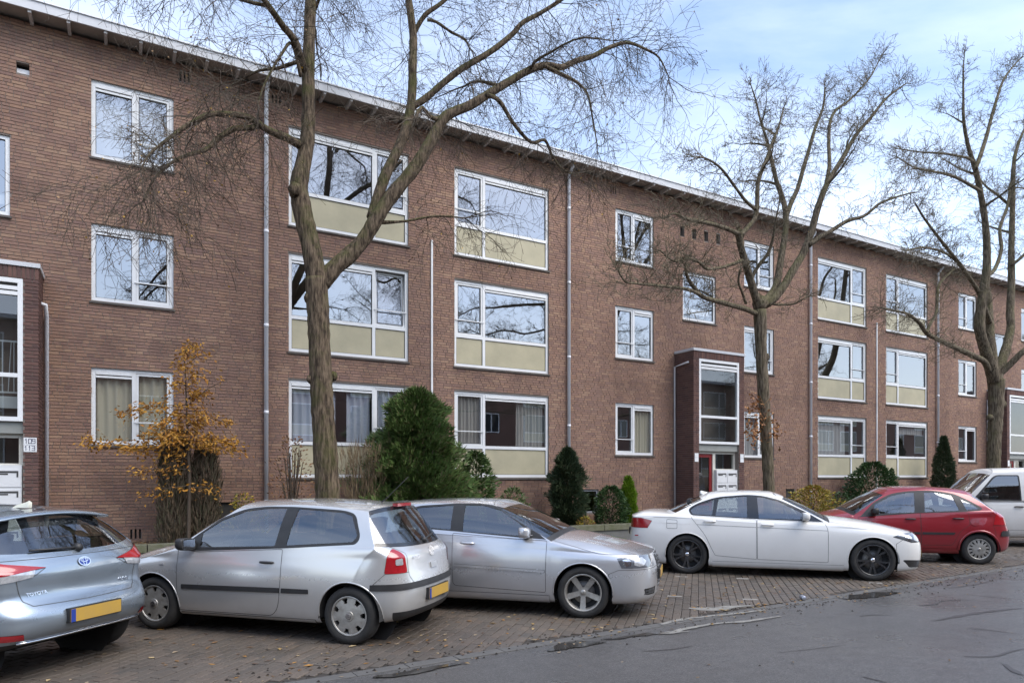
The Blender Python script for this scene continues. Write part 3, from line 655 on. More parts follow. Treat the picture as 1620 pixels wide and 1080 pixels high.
pm = MB(); paver(pm, 0, 0, .004, 0, 0, 0); pme = pm.mesh('paver', M['paver1'])
for p in allp:
    z = .004 + rr.uniform(-.003, .004); ja = rr.uniform(-.012, .012)
    if p in pick:
        o = link('paver', pme, park, (p[2], p[3], z-.004)); o.rotation_euler = (rr.uniform(-.012,.012), rr.uniform(-.012,.012), R(45)+ja)
    else: paver(rest, p[2], p[3], z, R(45)+ja, rr.uniform(-.012,.012), rr.uniform(-.012,.012))
o = rest.build('pavers', M['paver'], park); o['kind'] = 'stuff'
# white marking bricks between the bays
M['mark'] = mat('white_marking', (.34,.33,.30), .7, noise=(14, .9, (.19,.175,.16)), bump=(40,.3))
mk = MB(); paver(mk, 0, 0, .004, 0, 0, 0); mme = mk.mesh('marking_paver', M['mark'])
for px, py in ((1078, 912), (1175, 915), (1187, 948), (1385, 922), (1067, 943), (1245, 897), (1497, 893)):
    a = at_z(px, py); o = link('marking_paver', mme, park, (a.x, a.y, .004)); o.rotation_euler = (0, 0, R(-45)); o.scale = (1.05, .62, 1)
# kerb, pavement, garden
kb = struct(MB().build('kerb', M['kerb'])) if False else None
g = MB(); g.box(-70, 135, YP+.005, YK-.005, -.02, .06); kb = struct(g.build('kerb', M['paverbed']))
x = -12.0; kme = None
while x < 44:
    if kme is None:
        q = MB(); q.box(0, .985, 0, YK-YP, 0, .118); kme = q.mesh('kerb_stone', M['kerb'])
    link('kerb_stone', kme, kb, (x, YP, 0)); x += .995
g = MB(); g.box(-70, 135, YK, YG, -.02, .09); walk = struct(g.build('pavement', M['paverbed']))
rest = MB(); rr = random.Random(9); q = MB(); q.box(0, .294, 0, .294, 0, .03, 'b'); sme = q.mesh('slab', M['slab']); nsing = 0
for i in range(int(56/.3)):
    for j in range(9):
        x, y = -12+i*.3+(.15 if j % 2 else 0), YK+.01+j*.304
        p = proj((x, y, .12)); 
        if (830 < p[0] < 1030 or 1470 < p[0] < 1620) and nsing < 300: link('slab', sme, walk, (x, y, .09+rr.random()*.003)); nsing += 1
        else: rest.box(x, x+.294, y, y+.294, .09, .12+rr.random()*.003, 'b')
o = rest.build('slabs', M['slab'], walk); o['kind'] = 'stuff'
g = MB(); n1, n2 = 190, 8
for j in range(n2):
    for i in range(n1):
        x = SPAN[0]-6 + i*.32; y = YG+.05 + (FAC-YG-.05+.1)*j/(n2-1); g.v.append((x, y, .36+.05*math.sin(x*3.1+j)*math.sin(x*1.3+j*2.1)))
g.f = [(j*n1+i, j*n1+i+1, (j+1)*n1+i+1, (j+1)*n1+i) for j in range(n2-1) for i in range(n1-1)]; g.m = [0]*len(g.f)
struct(g.build('garden_bed', M['soil'], None, True))
for i, (a, b) in enumerate(((-9.0, -4.2), (-.6, 13.3), (17.4, 31.0), (35.2, 45.5))):   # low retaining walls, gaps at the entrances
    rw = empty('garden_wall', (a, YG, 0)); tag(rw, ['low rendered garden wall left of the numbered porch', 'low rendered garden wall with mossy coping behind the silver hatchbacks', 'low rendered garden wall with mossy coping behind the red car', 'low rendered garden wall beyond the van'][i], 'wall', 'garden walls')
    q = MB(); q.box(0, b-a, 0, .18, .1, .40); q.build('wall_face', M['plaster'], rw)
    x = 0.0
    while x < b-a-.05:
        q = MB(); l = min(.98, b-a-x); q.box(x, x+l-.008, -.04, .24, .402, .53+rr.random()*.006); q.build('coping_stone', M['moss'], rw); x += .99
# ================================================================== cars
def paint(name, col, metal, rough, dirt=(.16,.145,.12), damt=.25, coat=1.0):
    m = bpy.data.materials.new(name); m.use_nodes = True; nt = m.node_tree; N = nt.nodes; L = nt.links; b = N['Principled BSDF']
    b.inputs['Metallic'].default_value = metal; b.inputs['Roughness'].default_value = rough; b.inputs['Coat Weight'].default_value = coat; b.inputs['Coat Roughness'].default_value = .05
    tc = N.new('ShaderNodeTexCoord'); n = N.new('ShaderNodeTexNoise'); n.inputs['Scale'].default_value = 2.4; n.inputs['Detail'].default_value = 8; n.inputs['Roughness'].default_value = .65; L.new(tc.outputs['Object'], n.inputs['Vector'])
    sp = N.new('ShaderNodeSeparateXYZ'); L.new(tc.outputs['Object'], sp.inputs[0])
    zr = N.new('ShaderNodeMapRange'); zr.inputs[1].default_value = .75; zr.inputs[2].default_value = .18; zr.inputs[3].default_value = .10; zr.inputs[4].default_value = 1.0; L.new(sp.outputs['Z'], zr.inputs[0])
    nr = N.new('ShaderNodeMapRange'); nr.inputs[1].default_value = .3; nr.inputs[2].default_value = .75; nr.inputs[3].default_value = .25; nr.inputs[4].default_value = 1.0; L.new(n.outputs['Fac'], nr.inputs[0])
    mu = N.new('ShaderNodeMath'); mu.operation = 'MULTIPLY'; L.new(zr.outputs[0], mu.inputs[0]); L.new(nr.outputs[0], mu.inputs[1])
    m2 = N.new('ShaderNodeMath'); m2.operation = 'MULTIPLY'; m2.inputs[1].default_value = damt; m2.use_clamp = True; L.new(mu.outputs[0], m2.inputs[0])
    mx = N.new('ShaderNodeMix'); mx.data_type = 'RGBA'; mx.inputs[6].default_value = (*col, 1); mx.inputs[7].default_value = (*dirt, 1); L.new(m2.outputs[0], mx.inputs[0])
    g = N.new('ShaderNodeNewGeometry'); m3 = N.new('ShaderNodeMix'); m3.data_type = 'RGBA'; L.new(g.outputs['Backfacing'], m3.inputs[0]); L.new(mx.outputs[2], m3.inputs[6]); m3.inputs[7].default_value = (.05,.05,.052,1)
    L.new(m3.outputs[2], b.inputs['Base Color'])
    rm = N.new('ShaderNodeMapRange'); rm.inputs[3].default_value = rough; rm.inputs[4].default_value = min(1, rough+.35); L.new(m2.outputs[0], rm.inputs[0]); L.new(rm.outputs[0], b.inputs['Roughness'])
    cw = N.new('ShaderNodeMapRange'); cw.inputs[3].default_value = coat; cw.inputs[4].default_value = .2; L.new(m2.outputs[0], cw.inputs[0]); L.new(cw.outputs[0], b.inputs['Coat Weight'])
    bp = N.new('ShaderNodeBump'); bp.inputs['Strength'].default_value = .02; bp.inputs['Distance'].default_value = .01; L.new(n.outputs['Fac'], bp.inputs['Height']); L.new(bp.outputs[0], b.inputs['Normal'])
    return m
M['cglass'] = glass('car_glass', (.60,.64,.61), .20)
M['blackp'] = mat('black_plastic', (.022,.022,.023), .5, noise=(8, .5, (.045,.045,.045)))
M['gloss'] = mat('gloss_black', (.012,.012,.013), .15, coat=.6)
M['tyre'] = mat('tyre_rubber', (.022,.022,.022), .85, noise=(10, .7, (.045,.042,.038)), bump=(80,.3))
M['interior'] = mat('car_interior', (.030,.030,.031), .85); M['seat'] = mat('car_seat_fabric', (.055,.055,.058), .95)
M['silverw'] = mat('wheel_silver', (.46,.45,.42), .42, metal=.55, noise=(14, .8, (.24,.22,.19)))
M['blackw'] = mat('wheel_black', (.030,.030,.031), .22, coat=.8)
M['hub'] = mat('brake_disc', (.24,.23,.22), .5, metal=.5, noise=(12, .8, (.12,.11,.10)))
M['chrome'] = mat('chrome', (.75,.76,.78), .12, metal=1.0)
M['redl'] = mat('tail_lamp_red', (.36,.012,.018), .12, coat=1.0, noise=(30, .5, (.22,.006,.01))); M['clearl'] = mat('lamp_clear', (.62,.63,.64), .1, metal=.35, coat=1.0, noise=(25, .8, (.30,.31,.33)))
M['headl'] = mat('head_lamp', (.22,.235,.26), .10, metal=.5, coat=1.0, noise=(9, .8, (.08,.085,.10)))
M['amber'] = mat('plate_yellow', (.50,.31,.055), .5, noise=(5, .7, (.40,.26,.08))); M['blue'] = mat('plate_blue', (.02,.05,.28), .5)

def in_poly(p, poly):
    x, y = p; c_ = False; n = len(poly); j = n-1
    for i in range(n):
        xi, yi = poly[i]; xj, yj = poly[j]
        if (yi > y) != (yj > y) and x < (xj-xi)*(y-yi)/(yj-yi)+xi: c_ = not c_
        j = i
    return c_
def rounded(poly, r, n=4):
    out_ = []; k = len(poly)
    for i in range(k):
        p = Vector(poly[i]); a = Vector(poly[i-1]) - p; b = Vector(poly[(i+1) % k]) - p
        ri = r[i] if hasattr(r, '__len__') else r
        if ri <= 0: out_.append(tuple(p)); continue
        la, lb = min(ri, a.length*.48), min(ri, b.length*.48); s = p + a.normalized()*la; e = p + b.normalized()*lb
        for q in range(n+1):
            t = q/n; out_.append(tuple(s*(1-t)**2 + p*2*t*(1-t) + e*t*t))
    return out_
def inset(poly, d):
    k = len(poly); res = []; area = sum(poly[i-1][0]*poly[i][1]-poly[i][0]*poly[i-1][1] for i in range(k)); sg = 1 if area > 0 else -1
    for i in range(k):
        p = Vector(poly[i]); a = (p-Vector(poly[i-1])); b = (Vector(poly[(i+1) % k])-p)
        if a.length < 1e-6 or b.length < 1e-6: res.append(tuple(p)); continue
        a.normalize(); b.normalize(); na = Vector((-a.y, a.x)); nb = Vector((-b.y, b.x)); m_ = na+nb; m_ = m_/max(.35, m_.length_squared/2) if m_.length > 1e-6 else na
        res.append(tuple(p + m_*d*sg*1.0))
    return res

def car_net(S):
    L_, hw, fo, wb = S['L'], S['hw'], S['fo'], S['wb']; ra = fo+wb
    yf = [0, .42, .74, .925, .985, 1, 1, 1, 1, .99, .945, .79, .45, 0]
    fs = S.get('fsweep', [0, .025, .11, .34]); rs = S.get('rsweep', [.34, .11, .025, 0])
    dA, zA = S['A']; dC, zC = S['C']
    side_d = [fo, dA, dA+(ra-dA)*.33, dA+(ra-dA)*.6, dA+(ra-dA)*.83, ra]
    ins = S.get('ins', [.15, .06, .022, 0, .004, .028]); zside = S['zside']           # z of R0..R4 on the flank
    net = []
    for r in range(6):
        row = []; fd, fz = S['nose'][r]; td, tz = S['tail'][r]
        for c_ in range(14):
            y = max(0, hw*yf[c_] - (ins[r] if c_ > 0 and c_ < 13 else 0)*(1 if 2 < c_ < 11 else .8))
            if c_ in (0, 13): y = 0
            if c_ <= 3: d = fd + fs[c_]; t = [0, .1, .35, .75][c_]
            elif c_ <= 9:
                d = side_d[c_-4]; t = 1
                if c_ == 9: d += max(0, dC-ra)*[0, 0, 0, .1, .3, .6][r]
            else: d = L_ - td - rs[c_-10]*[1, 1, 1, 1, .82, .62][r]; t = [.75, .35, .1, 0][c_-10]
            if r < 5: zs = zside[r]
            else:
                k = min(1, max(0, (d-fo)/wb)); zs = S['sh'][0]*(1-k) + S['sh'][1]*k
            zend = fz if c_ < 7 else tz
            if r == 5 and c_ <= 3: zs = S['sh'][0] - S.get('hdrop', .03)
            z = zend*(1-t) + zs*t
            if r in (2, 3, 4) and c_ in (4, 9): y += S.get('flare', .012)
            row.append((d, y, z))
        net.append(row)
    bw, rw = S['bw'], S['rw']; hm, hz_ = S['hm']; cd, cz = S['cowl']; bd, bz = S['B']; wd, wz = S['W']; W5 = S['W5']; R9 = S['R9']; RC = S['RC']
    dk = S.get('deck')
    sh0, sh1 = S['sh']
    # R6: bonnet middle / outer belt / deck middle
    row = []
    for c_ in range(14):
        if c_ <= 3:
            f_ = [0, .44, .76, .90][c_]; row.append((hm + [0, .01, .03, .10][c_], hw*f_, hz_ - [0, .008, .035, .085][c_]))
        elif c_ == 4: row.append((fo + (dA-fo)*.45, hw*.955, sh0 + (zA-sh0)*.55))
        elif c_ <= 9:
            k = (c_-5)/4; d = dA*(1-k) + dC*k; row.append((d, hw-.042, (zA*(1-k)+zC*k) - .035 + S.get('bulge', 0)*math.sin(k*math.pi)))
        else:
            i = c_-10; f_ = [.90, .74, .43, 0][i]
            if dk: d, z = dk; row.append((d - [.10, .03, .01, 0][i]*.5, hw*f_, z - [.06, .02, .006, 0][i]))
            else:
                te = S['tail'][5]; d = (L_-te[0] + bd)/2; z = (te[1]+bz)/2; row.append((d-[.15, .05, .012, 0][i], hw*f_, z))
    net.append(row)
    def upper(cdz, c5, cz9, cdz13, w, f5, ft):
        row = []
        for c_ in range(14):
            if c_ <= 4:
                t = [0, .42, .72, .90, .97][c_]; y = w*t*S.get('wsw', .985); k = t*t*t; row.append((cdz[0]*(1-k)+c5[0]*k, y, cdz[1]*(1-k)+c5[1]*k))
            elif c_ <= 9:
                k = (c_-5)/4; d = c5[0]*(1-k)+cz9[0]*k; row.append((d, w*(1 - ft*(1-k)**3*.6 - ft*k**3), (c5[1]*(1-k)+cz9[1]*k) + f5*math.sin(k*math.pi)))
            else:
                t = [.965, .80, .45, 0][c_-10]; k = t**3; row.append((cdz13[0]*(1-k)+cz9[0]*k, w*t*(1-ft), cdz13[1]*(1-k)+cz9[1]*k))
        return row
    r7 = upper((cd, cz), (dA, zA), (dC, zC), (bd, bz), bw, S.get('bulge', 0), S.get('taper7', .03))
    if not dk:
        for c_ in range(10, 14): net[6][c_] = tuple(.5*np.array(net[5][c_]) + .5*np.array(r7[c_]) + np.array((.012, .006 if c_ < 13 else 0, 0)))
    r9 = upper((wd, wz), W5, R9, RC, rw, S['crown'], S.get('taper9', .05))
    r8 = [tuple((np.array(a)*.48 + np.array(b)*.52) + np.array((0, S.get('tum', .022)*(1 if 0 < i < 13 else 0), 0))) for i, (a, b) in enumerate(zip(r7, r9))]
    for i in (0, 1, 2, 3): r8[i] = (r8[i][0]-.012, r8[i][1], r8[i][2]+.012)
    pk, pz = S['peak']
    r10 = []; r11 = []
    for c_ in range(14):
        d, y, z = r9[c_]; zc = pz - .10*((d-pk)/1.3)**2*S.get('arch', 1.0)
        dd = d + (.10 if c_ < 5 else (.05 if c_ == 5 else (-.05 if c_ == 9 else (-.10 if c_ > 9 else 0))))
        zc = pz - .10*abs((dd-pk)/1.3)**2*S.get('arch', 1.0); zz = max(z+.008, z + (zc-z)*.72); r10.append((dd, y*.72, zz)); r11.append((dd + (.06 if c_ < 6 else -.06 if c_ > 8 else 0), 0, max(zz, zc if 4 < c_ < 10 else z+(zc-z)*.9)))
    net += [r7, r8, r9, r10, r11]
    P = np.array(net, float)
    # support loops
    sr = S.get('sharp_r', {5: .30, 7: .14, 9: .20}); sc_ = S.get('sharp_c', {5: .16, 9: .16})
    def ins_loops(A, sh, ax):
        out_ = []; idx = {}; n = A.shape[ax]; g = lambda i: np.take(A, i, ax)
        for i in range(n):
            if i in sh and i > 0: out_.append(g(i)*(1-sh[i]) + g(i-1)*sh[i])
            idx[i] = len(out_); out_.append(g(i))
            if i in sh and i < n-1: out_.append(g(i)*(1-sh[i]) + g(i+1)*sh[i])
        return np.stack(out_, ax), idx
    P, rm = ins_loops(P, sr, 0); P, cm = ins_loops(P, sc_, 1)
    return P, rm, cm
def bspl(P, seg=.04):
    """bicubic B-spline sheet over the net: mirrored at y=0, compensated so that it stays near the net"""
    mir = np.array([1, -1, 1.])
    def ext(A):
        A = np.concatenate([A[:, 1:2]*mir, A, A[:, -2:-1]*mir], 1)
        return np.concatenate([2*A[0:1]-A[1:2], A, A[-2:-1]*mir], 0)
    Q = P.copy()
    for _ in range(2):
        E_ = ext(Q); S_ = (E_[:-2]+4*E_[1:-1]+E_[2:])/6; S_ = (S_[:, :-2]+4*S_[:, 1:-1]+S_[:, 2:])/6
        Q = Q + .75*(P-S_); Q[:, 0, 1] = 0; Q[:, -1, 1] = 0; Q[-1, :, 1] = 0
    E_ = ext(Q)
    def params(n, ax):
        d = np.linalg.norm(np.diff(P, axis=ax), axis=2); ts = []
        for i in range(n-1):
            m_ = (d[i] if ax == 0 else d[:, i]); k = int(min(12, max(2, round(np.percentile(m_, 80)/seg)))); ts += [i + j/k for j in range(k)]
        return np.array(ts + [n-1.0])
    tr, tcx = params(P.shape[0], 0), params(P.shape[1], 1)
    def basis(ts, n):
        B = np.zeros((len(ts), n+2))
        for a, t in enumerate(ts):
            i = min(int(t), n-2); u = t-i
            B[a, i:i+4] += [(1-u)**3/6, (3*u**3-6*u*u+4)/6, (-3*u**3+3*u*u+3*u+1)/6, u**3/6]
        return B
    Br, Bc = basis(tr, P.shape[0]), basis(tcx, P.shape[1])
    G = np.einsum('ar,rck,bc->abk', Br, E_, Bc); G[:, 0, 1] = 0; G[:, -1, 1] = 0; G[-1, :, 1] = 0
    return G, tr, tcx
def text_mesh(txt, size, m_):
    cu = bpy.data.curves.new('lettering', 'FONT'); cu.body = txt; cu.size = size; cu.extrude = size*.03; cu.align_x = 'CENTER'
    o = bpy.data.objects.new('tmp_text', cu); COL.objects.link(o); dg = bpy.context.evaluated_depsgraph_get(); me = bpy.data.meshes.new_from_object(o.evaluated_get(dg)); bpy.data.objects.remove(o); bpy.data.curves.remove(cu)
    me.materials.clear(); me.materials.append(m_); me.name = 'lettering'; return me

def wheel(parent, x, y, z, R_, rim, wd, style, side, steer=0):
    root = empty('wheel', (x, y, z), 0, parent); root.rotation_euler = (0, rnd.random()*6, 0)
    rr_ = wheel_rot.get(style, 0.3); root.rotation_euler = (0, rr_ + (x*1.7), (0 if side > 0 else math.pi) + steer)
    h = wd/2
    if style not in wheel_cache:
        t = MB(); t.lathe([(rim-.005, h-.03), (rim+.004, h-.012), (rim+.03, h), (R_-.045, h+.002), (R_-.016, h-.012), (R_-.003, h-.035), (R_, h-.06), (R_+.001, 0), (R_, -h+.06), (R_-.003, -h+.035), (R_-.016, -h+.012), (R_-.045, -h), (rim+.03, -h), (rim, -h+.03)], 48)
        for j in range(3): a = -.03+j*.03
        tm = t.mesh('tyre', M['tyre'], True)
        f_ = MB(); f_.lathe([(rim+.006, h-.010), (rim-.001, h-.006), (rim-.012, h-.014), (rim-.02, h-.05), (rim-.03, -h+.03)], 48)
        wm = M['blackw'] if style == 'bmw' else M['silverw']
        lip = f_.mesh('rim', wm, True)
        d_ = MB(); d_.lathe([(rim-.025, .0), (.01, .0)], 32); dk = d_.mesh('wheel_well_disc', M['interior'])
        b_ = MB(); b_.lathe([(rim*.62, .006), (rim*.62, .02), (rim*.25, .022)], 32); bk = b_.mesh('brake_disc', M['hub'], True)
        # spoked face or cover
        NA = 180; rs = [0.012] + list(np.linspace(.05, rim-.010, 30)); p = MB(); grid = {}
        def dome(r):
            k = r/rim; base = h-.022
            if style == 'polo': return base + .014*math.cos(min(1, k)*1.4) + (.006 if k < .27 else 0)
            if style == 'c3': return base + .018*(1-k*k)
            if style == 'audi': return base - .028*(1-k)**1.0 - .006*math.sin(k*3.1)
            if style == 'bmw': return base - .030*(1-k)
            return base - .01*(1-k)
        def solid(r, th):
            k = r/rim
            if style == 'polo':
                if .66 < k < .93: ph = (th % (2*math.pi/7)) - math.pi/7; return abs(ph) > .13 + .16*(k-.66)
                return True
            if style == 'c3':
                if .62 < k < .90: ph = (th % (2*math.pi/14)) - math.pi/14; return abs(ph) > .085
                return True
            if style == 'audi':
                if .27 < k < .985: ph = ((th + math.pi/5) % (2*math.pi/5)) - math.pi/5; return abs(ph)*r < .026 + .010*k
                return k <= .27 or k >= .985
            if style == 'bmw':
                if .22 < k < .93:
                    ph = ((th + math.pi/5) % (2*math.pi/5)) - math.pi/5; c_ = .10 + .13*k; return abs(abs(ph)-c_)*r < .013 + .006*k
                return True
            if .30 < k < .94: ph = ((th + math.pi/5) % (2*math.pi/5)) - math.pi/5; return abs(ph)*r < .034
            return True
        inc = [[solid((rs[i]+rs[i+1])/2, (j+.5)*2*math.pi/NA) for j in range(NA)] for i in range(len(rs)-1)]
        def vid(i, j, back):
            key = (i, j % NA, back)
            if key not in grid:
                a = j*2*math.pi/NA; r = rs[i]; yy = dome(r) - (.016 if back else 0); grid[key] = len(p.v); p.v.append((r*math.cos(a), yy, r*math.sin(a)))
            return grid[key]
        for i in range(len(rs)-1):
            for j in range(NA):
                if not inc[i][j]: continue
                p.f.append((vid(i, j, 0), vid(i, j+1, 0), vid(i+1, j+1, 0), vid(i+1, j, 0)))
                for di, dj, e in ((0, -1, (i, j, i+1, j)), (0, 1, (i+1, j+1, i, j+1)), (-1, 0, (i, j+1, i, j)), (1, 0, (i+1, j, i+1, j+1))):
                    ii = i+di
                    if 0 <= ii < len(inc) and not inc[ii][(j+dj) % NA]:
                        p.f.append((vid(e[0], e[1], 0), vid(e[0], e[1], 1), vid(e[2], e[3], 1), vid(e[2], e[3], 0)))
        p.m = [0]*len(p.f); face = p.mesh('spokes' if style in ('audi', 'bmw', 'toyota') else 'wheel_cover', wm); smooth_angle(face, 40)
        hb = MB(); hb.lathe([(.034, dome(.03)+.001), (.030, dome(.03)+.007), (.004, dome(.03)+.009)], 20); hubm = hb.mesh('hub_cap', M['chrome'] if style == 'bmw' else (M['hub'] if style == 'polo' else wm), True)
        wheel_cache[style] = (tm, lip, dk, bk, face, hubm, dome(.02))
    tm, lip, dk, bk, face, hubm, hy = wheel_cache[style]
    link('tyre', tm, root); link('rim', lip, root); link('wheel_well_disc', dk, root); link('brake_disc', bk, root); link(face.name.split('.')[0], face, root); link('hub_cap', hubm, root)
    if style == 'polo':
        em = MB(); vw_logo(em, .027); e = link('hub_emblem', em.mesh('hub_emblem', M['chrome']), root, (0, hy+.011, 0)); e.rotation_euler = (0, .5, 0)
    return root
wheel_cache = {}; wheel_rot = {'polo': .35, 'audi': .62, 'bmw': .25, 'c3': .1, 'toyota': .2, 'van': .2}
def vw_logo(mb, r):                                        # in the xz plane, facing +y
    mb.lathe([(r, 0), (r, .002), (r*.86, .002), (r*.86, 0)], 24)
    def stroke(a, b, t):
        a, b = Vector(a)*r, Vector(b)*r; d = (b-a).normalized(); n = Vector((-d.y, d.x))*t*r; pts = [a-n, b-n, b+n, a+n]
        mb.add([(p_.x, .002, p_.y) for p_ in pts], [(3, 2, 1, 0)])
    for s in (-1, 1):
        stroke((s*.34, .82), (0, .10), .075); stroke((s*.74, .48), (s*.34, -.72), .075); stroke((s*.34, -.72), (0, -.05), .075)
def ellipse_ring(mb, cx, cz, a, b, t, n=28):
    vs = []
    for j in range(n):
        th = 2*math.pi*j/n
        for k in (1, 0): vs.append((cx+(a-t*(1-k))*math.cos(th), .003, cz+(b-t*(1-k))*math.sin(th)))
    mb.add(vs, [(2*j, 2*j+1, (2*j+3) % (2*n), (2*j+2) % (2*n)) for j in range(n)])

def build_car(S):
    L_, hw, fo, wb = S['L'], S['hw'], S['fo'], S['wb']; xf = fo + wb/2; X = lambda d: xf-d
    root = empty(S['name'], (S['pos'][0], S['pos'][1], 0), S['pos'][2]); tag(root, S['label'], 'car' if S['name'] != 'parked_van' else 'van', 'cars parked at an angle in front of the flats')
    P, rm, cm = car_net(S); G, tr, tcx = bspl(P); G = G.copy(); G[:, :, 0] = xf - G[:, :, 0]
    na, nb_ = G.shape[:2]
    bm = bmesh.new(); lay_ = bm.faces.layers.int.new('part'); VV = [[bm.verts.new(G[a, b]) for b in range(nb_)] for a in range(na)]
    ws_r = (rm[7]+.75, rm[9]-.75); names = ['body']; mats_ = [S['paint']]; offs = [0.0]
    def pid(n, m_, off=0.0):
        names.append(n); mats_.append(m_); offs.append(off); return len(names)-1
    WS, BLT = pid('windscreen', M['cglass'], -.003), pid('rear_window', M['cglass'], -.003)
    WST = pid('windscreen_seal', M['blackp'], .0)
    bon = pid('bonnet', S['paint'], .0); RWS = pid('rear_window_surround', M['gloss'], .001)
    cA, cB = cm[5], cm[9]; c_ws = cA-.95; c_bl = cB+1.0+S.get('blin', 0)
    for a in range(na-1):
        for b in range(nb_-1):
            q = [VV[a][b], VV[a][b+1], VV[a+1][b+1], VV[a+1][b]]
            ps = {tuple(round(k, 6) for k in v_.co) for v_ in q}
            if len(ps) < 3: continue
            try: f = bm.faces.new(q)
            except ValueError: continue
            r_, c_ = (tr[a]+tr[a+1])/2, (tcx[b]+tcx[b+1])/2
            if ws_r[0]-.0 < r_ < ws_r[1] and c_ < c_ws: f[lay_] = WS
            elif ws_r[0] < r_ < ws_r[1] and c_ > c_bl and S.get('rear_glass', True): f[lay_] = BLT
            elif S.get('rear_surround') and rm[7]+.2 < r_ < rm[9]-.2 and c_ > cB+.45: f[lay_] = RWS
            elif rm[7]-.3 < r_ <= ws_r[0] and c_ < cA-.4: f[lay_] = WST
            elif rm[5]+.5 < r_ <= rm[7]-.3 and c_ < 3.55+0*cm[4]: f[lay_] = bon
    bmesh.ops.remove_doubles(bm, verts=bm.verts, dist=1e-5)
    bmesh.ops.dissolve_degenerate(bm, dist=1e-6, edges=bm.edges)
    bm.normal_update()
    up = max(bm.faces, key=lambda f: f.calc_center_median().z)
    if up.normal.z < 0: bmesh.ops.reverse_faces(bm, faces=bm.faces)
    bm.normal_update()
    def region(conds, allow=None, target=0):
        """conds: list of (axis, polygon); axis 'y' reads (x,z), axis 'x' reads (y,z), axis 'z' reads (x,y)"""
        cand = list(bm.faces) if allow is None else [f for f in bm.faces if f[lay_] in allow]
        for ax, poly in conds:
            i0, i1 = {'y': (0, 2), 'x': (1, 2), 'z': (0, 1)}[ax]
            lo = (min(p[0] for p in poly)-.002, min(p[1] for p in poly)-.002); hi = (max(p[0] for p in poly)+.002, max(p[1] for p in poly)+.002)
            def bb(f):
                p_ = [(v_.co[i0], v_.co[i1]) for v_ in f.verts]; xs_ = [v__[0] for v__ in p_]; ys_ = [v__[1] for v__ in p_]
                return (min(xs_), max(xs_), min(ys_), max(ys_))
            box = {}
            for f in cand:
                if allow is None or f[lay_] in allow:
                    t = bb(f)
                    if t[1] > lo[0] and t[0] < hi[0] and t[3] > lo[1] and t[2] < hi[1]: box[f] = t
            k = len(poly)
            for i in range(k):
                p, q = poly[i], poly[(i+1) % k]; x0_, x1_ = min(p[0], q[0])-.001, max(p[0], q[0])+.001; y0_, y1_ = min(p[1], q[1])-.001, max(p[1], q[1])+.001
                sub = [f for f, t in box.items() if t[1] > x0_ and t[0] < x1_ and t[3] > y0_ and t[2] < y1_]
                if not sub: continue
                dx, dz = q[0]-p[0], q[1]-p[1]; ln = math.hypot(dx, dz)
                if ln < 1e-6: continue
                co = [0, 0, 0]; no = [0, 0, 0]; co[i0], co[i1] = p; no[i0], no[i1] = -dz/ln, dx/ln
                es = {e for f in sub for e in f.edges}; vs_ = {v_ for f in sub for v_ in f.verts}
                for f in sub: del box[f]
                res = bmesh.ops.bisect_plane(bm, geom=sub+list(es)+list(vs_), dist=1e-5, plane_co=co, plane_no=no)
                for g in set(res['geom']) | {f for f in sub if f.is_valid}:
                    if isinstance(g, bmesh.types.BMFace) and g.is_valid: box[g] = bb(g)
            cand = list(box)
            cand = [f for f in cand if f.is_valid and in_poly((lambda c__: (c__[i0], c__[i1]))(f.calc_center_median()), poly)]
        for f in cand:
            if allow is None or f[lay_] in allow: f[lay_] = target
        return cand
    PX = lambda poly: [(X(d), z) for d, z in poly]
    body_ids = {0, bon}
    # wheel arches (removed)
    GONE = pid('gone', None)
    ra = S['ra']; zw = S['R']
    for i, d0 in enumerate((fo, fo+wb)):
        arc = [(X(d0)+ra*math.cos(a), zw+ra*math.sin(a)*S.get('arch_y', 1.0)) for a in np.linspace(-.25, math.pi+.25, 26)]
        region([('y', arc + [(arc[-1][0], -.2), (arc[0][0], -.2)]), ('z', [(-9, hw*.55), (9, hw*.55), (9, 2), (-9, 2)])], body_ids, GONE)
    # side windows: dark surround then glass
    for w_ in S['windows']:
        po = rounded(PX(w_['poly']), w_.get('r', .03)); region([('y', po), ('z', [(-9, .15), (9, .15), (9, 2), (-9, 2)])], body_ids, pid('window_surround', w_.get('trim', M['blackp']), .001))
        tid = len(names)-1
        for g in w_['glass']:
            region([('y', rounded(PX(g), w_.get('gr', .02), 3)), ('z', [(-9, .15), (9, .15), (9, 2), (-9, 2)])], {tid}, pid('side_window', M['cglass'], -.004))
    DOORS = []
    for dpoly in S.get('doors', []):
        i_ = pid('door', S['paint'], 0); DOORS.append(i_); region([('y', rounded(PX(dpoly['poly']), dpoly.get('r', .05))), ('z', [(-9, .3), (9, .3), (9, 2), (-9, 2)])], {0}, i_)
    for e in S.get('regions', []):
        cs = []
        if 'side' in e: cs.append(('y', rounded(PX(e['side']), e.get('r', 0)) if e.get('r') else PX(e['side'])))
        if 'front' in e: cs.append(('x', rounded(e['front'], e.get('fr', 0)) if e.get('fr') else e['front']))
        if 'top' in e: cs.append(('z', [(X(d), y) for d, y in e['top']]))
        if 'only' in e: cs.insert(0, ('y', PX([(e['only'][0], -1), (e['only'][1], -1), (e['only'][1], 3), (e['only'][0], 3)])))
        al = {0, bon, *DOORS}
        if 'on' in e: al = {i for i, n_ in enumerate(names) if n_ in e['on']}
        region(cs, al, pid(e['name'], e['mat'], e.get('off', .003)))
    bm.normal_update()
    for v_ in bm.verts:
        if abs(v_.co.y) < 1e-4: v_.normal = Vector((v_.normal.x, 0, v_.normal.z)).normalized()
    fs_by = {}
    for f in bm.faces: fs_by.setdefault(f[lay_], []).append(f)
